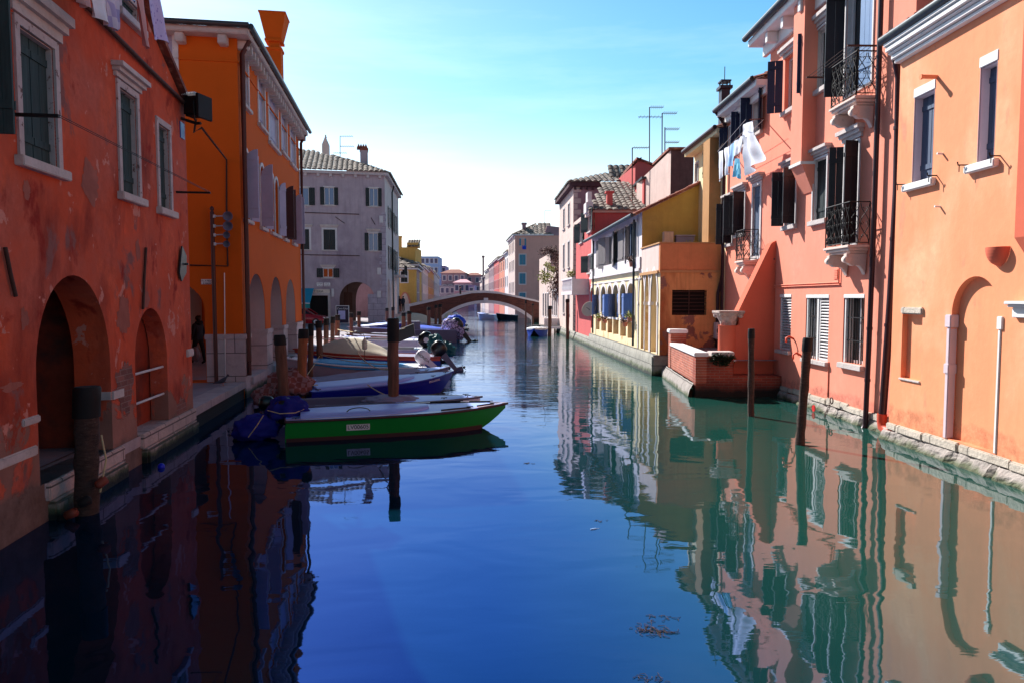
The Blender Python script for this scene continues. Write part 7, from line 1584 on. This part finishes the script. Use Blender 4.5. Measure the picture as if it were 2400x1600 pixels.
mb = MB(); mb.obox(c+ux*.15-uy*.2-Vector((0, 0, .26)), ux*.06, uy*.42, (0, 0, .46)); mb.build('front_frame', M['iron'], fd, bevel=.01)
mb = MB()
for k in range(9): mb.obox(c-ux*.2-uy*.16+ux*(.035*k)+Vector((0, 0, .195)), ux*.012, uy*.34, (0, 0, .045))
mb.build('cooling_fins', M['frame'], fd)
mb = MB(); mb.tube([fp+Vector((0, 0, .0)), c+Vector((0, 0, -.33)), c+ux*.1+Vector((0, 0, -.33))], .03, 6); mb.tube([c+ux*.12-uy*.2+Vector((0, 0, -.33)), c+ux*.12-uy*.22, c+ux*.12-uy*.2+Vector((0, 0, .05))], .015, 5); mb.build('bracket', M['iron'], fd)
mb = MB(); mb.tube([c+Vector((0, 0, -.25)), c+Vector((-.05, 0, -.5)), c+ux*.12+Vector((0, 0, -.42)), near(FOC, 531, 375, .05), near(FOC, 531, 480, .03), near(FOC, 534, 624, .03), near(FOC, 445, 622, .03)], .022, 6); mb.build('cable', M['rust'], fd)
r = FR.rect(421, 285, 322, 430); mb = MB(); mb.fbox(FR, r[0], r[1], r[2], r[3], 0, .02); mb.build('blue_plate', paint('blue_enamel', (30, 60, 140), .4), red)
def near_(F, x, y): u, z = F.hit(x, y, .22); q = F.w(u, 0, .22); return Vector((q.x, q.y, .47))
# street lamp style pole with loudspeakers
pb = near_(FOC, 507, 889); spk = thing('loudspeaker_pole', 'brown pole carrying four grey horn loudspeakers in front of the orange house', 'loudspeaker pole', pb)
zt = atY(505, 498, pb.y).z; mb = MB(); mb.tube([pb, Vector((pb.x, pb.y, zt))], .052, 12); mb.lathe((pb.x, pb.y, zt-.01), [(.06, 0), (.03, .04), (.055, .08), (.05, .13), (.01, .17)], 12); mb.build('pole', M['pipe'], spk)
for y, rr in ((507, .12), (530, .12), (551, .085), (572, .085)):
    p = atY(533 if rr > .1 else 530, y, pb.y-.05); ax = Vector((.45, -.85, -.12)).normalized(); mb = MB(); mb.lathe(p-ax*.12, [(rr*.45, -.12), (rr*.5, -.02), (rr*.7, .0), (rr, .2), (rr*1.04, .2), (rr*.9, .19), (rr*.55, .06), (.001, .06)], 18, ax=ax); o = mb.build('loudspeaker', paint('grey_horn', (110, 110, 130), .5), spk)
    mb = MB(); mb.tube([Vector((pb.x, pb.y, p.z)), p-ax*.2], .016, 5); mb.lathe((pb.x+.05, pb.y, p.z), [(.04, -.04), (.04, .04)], 8); mb.build('bracket', M['frame'], o)
mb = MB(); mb.tube([near(FOC, 526, 640, .05), near(FOC, 528, 885, .05)], .014, 6); mb.build('conduit', paint('bright_conduit', (200, 200, 210), .3, metal=.6), org)
sg = near(FOC, 488, 660, .05); t = thing('sign', 'small white two line notice board left of the loudspeaker pole', 'sign', sg); r = FOC.rect(472, 655, 667, 503); mb = MB(); mb.fbox(FOC, r[0], r[1], r[2], r[3], .0, .03); mb.build('plate', M['white'], t)
for k, tx in enumerate(('ZTL A PEDONI', 'E MANO')): text_part(tx, .06, (FOC.w((r[0]+r[1])/2, r[3]-.045-.07*k, .034), -FOC.t, (0, 0, 1)), M['iron'], t)
# ================================================================== laundry
def cloth(name, F, d, tl, tr, bl_, br_, mat, label, group, wv=.04, n=14, m_=10, seed=0, sag=0):
    A, B, C_, D_ = [F.w(*F.hit(*p, d), d) for p in (tl, tr, bl_, br_)]; g_ = []
    for j in range(m_+1):
        v = j/m_
        for i in range(n+1):
            u = i/n; p = A.lerp(B, u).lerp(C_.lerp(D_, u), v); p = p+F.n*(wv*math.sin(u*9+seed)*(.3+v)+wv*.6*noise.noise(Vector((u*3, v*3, seed))))-Vector((0, 0, sag*(1-(2*u-1)**2)*v+.02*math.sin(u*7+seed)*v)); g_.append(p)
    mb = MB(); q = [(j*(n+1)+i, j*(n+1)+i+1, (j+1)*(n+1)+i+1, (j+1)*(n+1)+i) for j in range(m_) for i in range(n)]; mb.add(g_, q, True); mb.add([p-F.n*.004 for p in g_], [f[::-1] for f in q], True); return mb.build(name, mat, label=label, cat='laundry', group=group)
def fabric(nm, col, dots=None, check=None):
    m, t, bs = newmat(nm); bs.inputs['Roughness'].default_value = .95; v = pos(t); c = L(col)
    if dots: vo = t.nodes.new('ShaderNodeTexVoronoi'); vo.inputs['Scale'].default_value = 14; t.links.new(v, vo.inputs['Vector']); t.links.new(mix(t, ramp(t, vo.outputs['Distance'], .22, .28), L(dots), c), bs.inputs['Base Color'])
    elif check: ck = t.nodes.new('ShaderNodeTexChecker'); ck.inputs['Scale'].default_value = 6; ck.inputs['Color1'].default_value = c; ck.inputs['Color2'].default_value = L(check); t.links.new(v, ck.inputs['Vector']); t.links.new(ck.outputs['Color'], bs.inputs['Base Color'])
    else: t.links.new(mix(t, ramp(t, nz_(t, v, 3, 4), .3, .7), scalec(c, .94), scalec(c, 1.04)), bs.inputs['Base Color'])
    bs.inputs['Transmission Weight'].default_value = 0; return m
gL = 'laundry on the red house'; lav = fabric('lavender_sheet', (196, 184, 226), dots=(150, 132, 200)); pk_ = fabric('pink_towel_cloth', (206, 160, 160)); wt_ = fabric('white_cloth', (226, 226, 236)); mx_ = fabric('pale_checked_cloth', (206, 196, 214), check=(170, 160, 200)); lb_ = fabric('light_blue_cloth', (150, 190, 236)); tq = fabric('turquoise_checked_cloth', (120, 190, 214), check=(40, 130, 170))
cloth('bed_sheet', FR, .62, (340, -60), (366, -60), (357, 90), (397, 102), lav, 'lavender dotted sheet hanging nearest the roof edge of the red house', gL, .03, seed=1)
cloth('towel', FR, .62, (309, -60), (334, -60), (338, 108), (348, 113), pk_, 'long narrow pinkish towel hanging beside the lavender sheet', gL, .03, seed=2)
cloth('shirt', FR, .62, (209, -30), (246, -30), (222, 40), (258, 62), wt_, 'white garment hanging left of the checked cloth on the red house', gL, .04, seed=3)
cloth('tea_towel', FR, .62, (247, -30), (279, -30), (262, 66), (277, 73), mx_, 'pale checked cloth hanging in the middle of the red house laundry', gL, .04, seed=4)
cloth('cloth', FR, .62, (175, -40), (204, -40), (190, 10), (203, 21), pk_, 'small pinkish cloth end at the top of the red house', gL, .04, seed=5)
cloth('cloth', FR, .62, (285, -40), (311, -40), (288, -5), (309, 6), lb_, 'small pale blue cloth just under the top edge of the photo', gL, .04, seed=6)
mb = MB(); mb.tube([FR.w(-6, FR.hit(366, -60, .62)[1]+.02, .62), near(FR, 366, -60, .62)], .008, 4); mb.build('clothes_line', M['iron'], label='thin wire carrying the washing above the red house windows', cat='clothes line')
gR = 'laundry on the lower coral house'
for i, a in enumerate((((1684, 357), (1695, 352), (1684, 428), (1694, 410), wt_, 'narrow white cloth hanging furthest along the coral house line', 'cloth'), ((1697, 349), (1710, 343), (1698, 412), (1709, 408), wt_, 'white vest hanging second from the far end of the coral line', 'vest'), ((1711, 342), (1724, 330), (1705, 389), (1720, 390), lb_, 'light blue shirt on the coral house line', 'shirt'), ((1722, 332), (1742, 318), (1722, 366), (1736, 356), wt_, 'white blouse above the turquoise checked cloth', 'blouse'), ((1723, 372), (1733, 372), (1719, 414), (1735, 419), tq, 'turquoise and white checked cloth hanging below the white blouse', 'tea_towel'), ((1741, 318), (1764, 312), (1752, 412), (1785, 372), wt_, 'big white sheet billowing from the coral house line', 'bed_sheet'), ((1742, 292), (1764, 284), (1738, 326), (1766, 316), wt_, 'white shirt hung above the billowing sheet', 'shirt'))):
    cloth(a[6], FC, .75, a[0], a[1], a[2], a[3], a[4], a[5], gR, .03 if i != 5 else .10, seed=10+i)
rk = thing('drying_rack', 'wall rack with three lines holding the white laundry on the coral house', 'drying rack', near(FC, 1790, 281)); e0 = near(FC, 1756, 281, .85); e1 = near(FC, 1682, 356, .75)
mb = MB(); mb.tube([near(FC, 1790, 279, 0), e0], .018, 6); mb.build('arm', M['rust'], rk); mb = MB(); mb.tube([near(FC, 1700, 330, 0), e1], .018, 6); mb.build('arm', M['rust'], rk)
for k in range(3): mb = MB(); mb.tube([e0-FC.n*(-.1+.25*k)*1.0, e1-FC.n*(.2*k)], .006, 4); mb.build('line', M['frame'], rk)
mb = MB(); mb.tube([near(FC, 1735, 356, .75), near(FC, 1728, 372, .75)], .006, 4); mb.build('hanger_cord', M['frame'], rk)
# ================================================================== car, poster, barrier
car = thing('car', 'red hatchback parked in front of the grey house bakery', 'car', (-17.4, 58.5, .47)); cx0, cyy, cz = -15.45, 58.5, .47
def cp(x, y, z): return Vector((cx0-x, cyy+y, cz+z))
def csec(x, zlo, zhi, w): return [cp(x, -w, zlo), cp(x, -w*1.02, (zlo+zhi)/2), cp(x, -w*.96, zhi), cp(x, w*.96, zhi), cp(x, w*1.02, (zlo+zhi)/2), cp(x, w, zlo)]
M['carred'] = paint('red_car_paint', (150, 22, 30), .25, .04, 2, spec=.6); mb = MB(); mb.loft([csec(x, a, b, w) for x, a, b, w in ((0, .32, .5, .62), (.08, .2, .62, .74), (.35, .18, .76, .8), (.95, .18, .88, .83), (1.3, .18, .95, .84), (2.6, .18, .95, .84), (3.4, .2, .93, .82), (3.75, .3, .85, .74), (3.8, .4, .7, .7))]); mb.build('body', M['carred'], car)
mb = MB(); mb.loft([[cp(x, -w, .9), cp(x, -w*.86, z), cp(x, w*.86, z), cp(x, w, .9)] for x, z, w in ((1.0, .92, .80), (1.35, 1.12, .79), (1.75, 1.38, .76), (2.3, 1.43, .76), (3.0, 1.38, .75), (3.5, 1.05, .76), (3.6, .93, .78))], closed=False, cap=False); mb.build('cabin_glass', M['glass'], car)
mb = MB(); mb.loft([[cp(x, -.66, z), cp(x, .66, z), cp(x, .66, z-.03), cp(x, -.66, z-.03)] for x, z in ((1.72, 1.395), (2.3, 1.45), (3.05, 1.40))], sm=False)
for a, b in (((1.0, .93), (1.74, 1.40)), ((2.35, .93), (2.3, 1.44)), ((3.5, .95), (3.02, 1.40))):
    for s in (-1, 1): mb.tube([cp(a[0], s*.805, a[1]), cp(b[0], s*.68, b[1])], .035, 6)
mb.build('roof', M['carred'], car)
for x in (.72, 3.1):
    for s in (-1, 1):
        mb = MB(); mb.lathe(cp(x, s*.78-.09, .3), [(.16, 0), (.29, .0), (.3, .03), (.3, .15), (.29, .18), (.16, .18)], 22, ax=(0, 1, 0)); o = mb.build('wheel', M['tar'], car); mb = MB(); mb.lathe(cp(x, s*.78-.10, .3), [(.04, -.005), (.18, .0), (.18, .2), (.04, .205)], 16, ax=(0, 1, 0)); mb.build('rim', M['frame'], o)
for s in (-1, 1): mb = MB(); mb.blob(cp(.16, s*.58, .62), .13, .12, .07, 0, 1, 12); mb.build('headlight', M['white'], car)
mb = MB(); mb.obox(cp(-.03, -.25, .36), (.02, 0, 0), (0, .5, 0), (0, 0, .1)); mb.build('number_plate', M['white'], car)
q = atY(788, 760, 61); bd = thing('notice_board', 'standing white framed poster board in front of the grey house arch', 'notice board', (q.x+.55, q.y, .47)); x0, x1 = q.x, atY(818, 760, 61).x; z0_, z1b = .55, atY(800, 717, 61).z
F_ = Fac((x0, 61, 0), (1, 0)); F_.n = Vector((0, -1, 0)); w_ = x1-x0
mb = MB(); mb.fbox(F_, 0, w_, z0_, z1b, -.05, 0); mb.build('panel', paint('dark_purple_poster', (40, 30, 56), .5, .2, 1), bd); mb = MB(); ring(mb, F_, (.03, w_-.03, z0_+.03, z1b-.03), .05, -.06, .02); mb.build('frame', M['white'], bd)
mb = MB(); mb.fbox(F_, w_*.18, w_*.72, z0_+(z1b-z0_)*.22, z0_+(z1b-z0_)*.72, .002, .01); mb.build('sheets', paint('pale_lilac_paper', (190, 186, 226), .7), bd); text_part('Cera Una', .24, (F_.w(w_*.5, z1b-.25, .01), F_.t, (0, 0, 1)), M['white'], bd)
for x in (.1, w_-.14): mb = MB(); mb.fbox(F_, x, x+.05, .46, z0_, -.04, 0); mb.build('leg', M['iron'], bd)
# ================================================================== people
def person(label, base, h=1.68, face=0, jacket=(20, 22, 40), legs=(18, 16, 18), hair=(30, 20, 16), pose='stand', hood=False):
    "continuous skinned body; hair is a child"
    k = h/1.68; verts, edges, rad = [], [], []
    def v(x, y, z, r): verts.append((x*k, y*k, z*k)); rad.append(r*k); return len(verts)-1
    def e(a, b): edges.append((a, b))
    pel = v(0, 0, .93, .15); wst = v(0, 0, 1.08, .135); ch = v(0, .0, 1.28, .165); nk = v(0, .0, 1.43, .065); hd = v(.01, 0, 1.52, .085); tp = v(.0, 0, 1.60, .085)
    for a, b in ((pel, wst), (wst, ch), (ch, nk), (nk, hd), (hd, tp)): e(a, b)
    for s in (-1, 1):
        st_ = .10 if pose == 'walk' else .02
        hp = v(.0, s*.10, .88, .10); kn = v(st_*s, s*.11, .50, .07); an = v(st_*s*1.6-.01, s*.11, .10, .045); ft = v(st_*s*1.6+.14, s*.12, .035, .035)
        e(pel, hp); e(hp, kn); e(kn, an); e(an, ft)
        sh = v(0, s*.18, 1.36, .07); el = v(-.02, s*.24, 1.10, .052); wr = v(.06, s*.23, .86, .034); hn = v(.08, s*.23, .79, .036); e(ch, sh); e(sh, el); e(el, wr); e(wr, hn)
        for j, (dx, dz) in enumerate(((.03, -.0), (.015, -.01), (0, -.01), (-.015, 0))):
            f = v(.08+dx, s*.232, .72+dz*2, .009); e(hn, f)
        th = v(.115, s*.22, .765, .010); e(hn, th)
    me = bpy.data.meshes.new('p'); me.from_pydata(verts, edges, []); ob = bpy.data.objects.new('p', me); scene.collection.objects.link(ob)
    sk = ob.modifiers.new('s', 'SKIN'); 
    for i, r in enumerate(rad): me.skin_vertices[0].data[i].radius = (r, r); me.skin_vertices[0].data[i].use_root = (i == 0)
    sb = ob.modifiers.new('d', 'SUBSURF'); sb.levels = 1
    dg = bpy.context.evaluated_depsgraph_get(); m2 = bpy.data.meshes.new_from_object(ob.evaluated_get(dg)); bpy.data.objects.remove(ob)
    c, s_ = math.cos(face), math.sin(face); t = thing('person', label, 'person', base)
    B = Vector(base); W = lambda p: B+Vector((p[0]*c-p[1]*s_, p[0]*s_+p[1]*c, p[2]))
    mb = MB(); vs_ = [W(p.co) for p in m2.vertices]; lo = [p.co.copy() for p in m2.vertices]
    fs = [tuple(p.vertices) for p in m2.polygons]; mb.add(vs_, fs, True)
    for i, f in enumerate(fs):
        z = sum(lo[j].z for j in f)/len(f)/k; y = abs(sum(lo[j].y for j in f)/len(f))/k
        mb.mi[i] = 2 if (z > 1.45 or (y > .18 and z < .84 and z > .6)) else (0 if z > .86 else 1)
    mb.build('body', [paint('jacket', jacket, .7, .15, 6), paint('trousers', legs, .8, .1, 6), paint('skin', (196, 140, 116), .5, .05)], t)
    mb = MB(); mb.blob(W((-.025*k, 0, 1.585*k)), .10*k, .095*k, .10*k, .1, 2, 18); mb.blob(W((-.09*k, 0, 1.64*k)), .05*k, .05*k, .05*k, .1, 2, 12); mb.build('hair', paint('dark_hair', hair, .6, .2), t)
    mb = MB(); mb.lathe(W((.095*k, 0, 1.52*k)), [(.018*k, -.01), (.004, .025)], 8, ax=(c, s_, 0))
    for s in (-1, 1): mb.blob(W((.082*k, s*.03*k, 1.55*k)), .008, .012, .008, 0, 1, 8)
    mb.build('face_features', paint('face_brown', (120, 70, 60), .5), t)  # nose and eyes in one darker brown
    if hood: mb = MB(); mb.blob(W((-.06*k, 0, 1.43*k)), .13, .17, .08, .15, 2, 18); mb.build('hood', paint('fur_hood', (26, 22, 30), .9, .3, 12), t)
    return t
g0 = ground(466, 853, .46)
person('person in a dark padded jacket with hair bun walking under the orange house arcade', (g0.x, g0.y, .46), 1.66, R(160), hood=True, pose='walk')
bgp = Vector((g0.x-.0, g0.y-.25, .62)); mb = MB(); mb.blob(bgp+Vector((0, 0, .2)), .17, .1, .24, .3, 2.5, 20, seed=4); o = mb.build('shopping_bag', paint('thin_grey_plastic', (120, 118, 130), .4, .2, 6), label='pale grey plastic shopping bag held by the person in the arcade', cat='shopping bag')
for i, (x, yb, Y, h, f, lb, jk) in enumerate(((926, 716, 78, 1.6, 0, 'smaller dark clothed person at the left of the group by the bridge end', (24, 24, 34)), (936, 714, 79, 1.75, 1.2, 'dark clothed person in the middle of the group at the bridge end', (16, 18, 34)), (944.5, 714, 79.5, 1.78, 2.5, 'dark clothed person at the right of the group, next to the white end post', (20, 24, 40)))):
    p = atY(x, 700, Y); person(lb, (p.x, Y, 1.2 if i else 1.0), h, f, jacket=jk)
mb = MB(); x0, x1 = atY(918, 700, 79).x, atY(953, 700, 79).x
mb.box(x0, x1, 77, 84, .3, 1.0); mb.box(x0+.8, x1, 78.2, 84, 1.001, 1.2); mb.build('approach_steps', M['pave'], bri)
p = atY(1079, 684, 81.5); person('person in dark clothes crossing the brick bridge near its top', (p.x, 81.5, prof[2][1]-1.0), 1.7, 0, jacket=(30, 26, 40))
# ================================================================== birds and small floating things
def bird(label, c, s, face, col, head, cat='pigeon', name='pigeon'):
    t = thing(name, label, cat, c); C0 = Vector(c); d = Vector((math.cos(face), math.sin(face), 0)); side = Vector((-d.y, d.x, 0)); up = Vector((0, 0, 1)); rings = []
    for x, z, w_, h_ in ((-.2, .055, .008, .004), (-.13, .065, .03, .012), (-.06, .09, .05, .04), (.0, .11, .06, .055), (.05, .14, .045, .045), (.075, .19, .026, .028), (.09, .215, .028, .028), (.11, .215, .018, .018), (.125, .21, .004, .004)):
        rings.append([C0+(d*x+side*w_*math.cos(a)+up*(z+h_*math.sin(a)))*s for a in [2*math.pi*j/12 for j in range(12)]])
    mb = MB(); mb.loft(rings); mb.build('body', paint('grey_feathers', col, .7, .3, 20), t)
    mb = MB(); mb.lathe(C0+(d*.12+up*.21)*s, [(.007*s, 0), (.001, .025*s)], 6, ax=d)
    for q in (-1, 1): mb.tube([C0+(side*q*.02+up*.07)*s, C0+(side*q*.02+up*.002)*s, C0+(side*q*.02+d*.03+up*.002)*s], .004*s, 4)
    mb.build('beak_and_legs', M['salmon'], t)
q = ground(523, 903, .475); bird('dark pigeon standing on the quay edge near the loudspeaker pole', (q.x, q.y, .475), 1.25, .2, (60, 62, 76), None)
q = atY(1237.5, 524, 96); 
q = atY(769, 330, 72); st2 = thing('rooftop_ornament', 'pale stone pinnacle with small figure rising behind the grey tiled roof', 'pinnacle', (q.x, 84, 12)); kk = 84/1640
a_, b2_ = (761-1200)*kk, (775-1200)*kk; zc_ = fzy(347, 84); mb = MB(); mb.prism([Vector((a_, 84, zc_-2)), Vector((b2_, 84, zc_-2)), Vector((b2_, 84, zc_)), Vector(((a_+b2_)/2, 84, zc_+.85)), Vector((a_, 84, zc_))], (0, .8, 0)); mb.lathe(((a_+b2_)/2, 84.4, zc_+.8), [(.12, 0), (.15, .08), (.08, .18), (.10, .3), (.05, .38), (.02, .42)], 10); mb.build('gable', M['pinkw'], st2)
aerial(797, 320, 372, 70, ((0, 0, 30), (23, 0, 32), (38, -16, 15)), 'tv aerial with three rods above the grey tiled roof')
p = ground(378, 1095, 0); mb = MB(); mb.blob(p+Vector((0, 0, .02)), .055, .055, .055, 0, 1, 18); mb.build('ball', paint('blue_plastic_ball', (10, 30, 200), .3), label='small blue ball floating beside the red house steps', cat='ball')
random.seed(3)
M['weed'] = paint('brown_seaweed', (60, 44, 48), .8, .3, 8)
for i, (x, y, s, n, lb) in enumerate(((1527, 1478, .055, 60, 'clump of brown seaweed floating in the foreground water'), (1528, 1590, .05, 16, 'tiny tuft of weed at the bottom edge of the water'), (1040, 958, .05, 16, 'small floating leaves right of the post behind the green boat'), (1240, 1085, .035, 12, 'few floating twigs in the middle of the canal'), (1405, 1220, .03, 8, 'single curled leaf floating left of the right bank reflections'), (1562, 1450, .06, 12, 'thin floating strands beside the seaweed clump'))):
    p = ground(x, y, 0); mb = MB()
    for k in range(n):
        a = random.uniform(0, 6.28); r_ = random.gauss(0, 1)*s; c = p+Vector((r_*1.4, random.gauss(0, 1)*s*.6, .004)); l_ = s*random.uniform(.2, 1.1); mb.tube([c, c+Vector((math.cos(a)*l_, math.sin(a)*l_, .004)), c+Vector((math.cos(a+.6)*l_*1.6, math.sin(a+.6)*l_*1.6, 0))], .0022, 4)
    mb.build('seaweed', M['weed'], label=lb, cat='seaweed', group='floating weed')
p = ground(1384, 1240, 0); mb = MB(); mb.lathe(p, [(.012, 0), (.014, .06), (.006, .09), (.005, .12)], 8, ax=(1, .4, 0)); mb.build('plastic_bottle', lb_, label='tiny pale bottle floating left of the green reflections', cat='bottle')
# red reflector disc and mooring chain on the coral bank
p = near(FC, 1908, 956, .26); mb = MB(); mb.lathe(p, [(.08, 0), (.08, .02)], 18, ax=FC.n); mb.build('reflector', paint('red_reflector', (200, 30, 26), .4), label='round red reflector fixed on the stone bank of the coral house', cat='reflector')
p = near(FC, 1955, 938, .12); ch_ = thing('mooring_chain', 'rusty chain and ring hanging on the stone bank by the coral house', 'chain', p); mb = MB(); mb.tube([p+FC.n*.06+Vector((0, 0, .07*math.sin(a)))+FC.t*.07*math.cos(a) for a in [2*math.pi*i/16 for i in range(17)]], .014, 6, cap=False); mb.build('ring', M['rust'], ch_)
mb = MB()
for k in range(8): c = p+FC.n*(.09+.022*k)+Vector((0, 0, -.07-.055*k)); mb.tube([c+(FC.t if k % 2 else FC.n)*.022*math.cos(a)+Vector((0, 0, .035*math.sin(a))) for a in [2*math.pi*i/10 for i in range(11)]], .008, 5, cap=False)
mb.build('links', M['rust'], ch_)
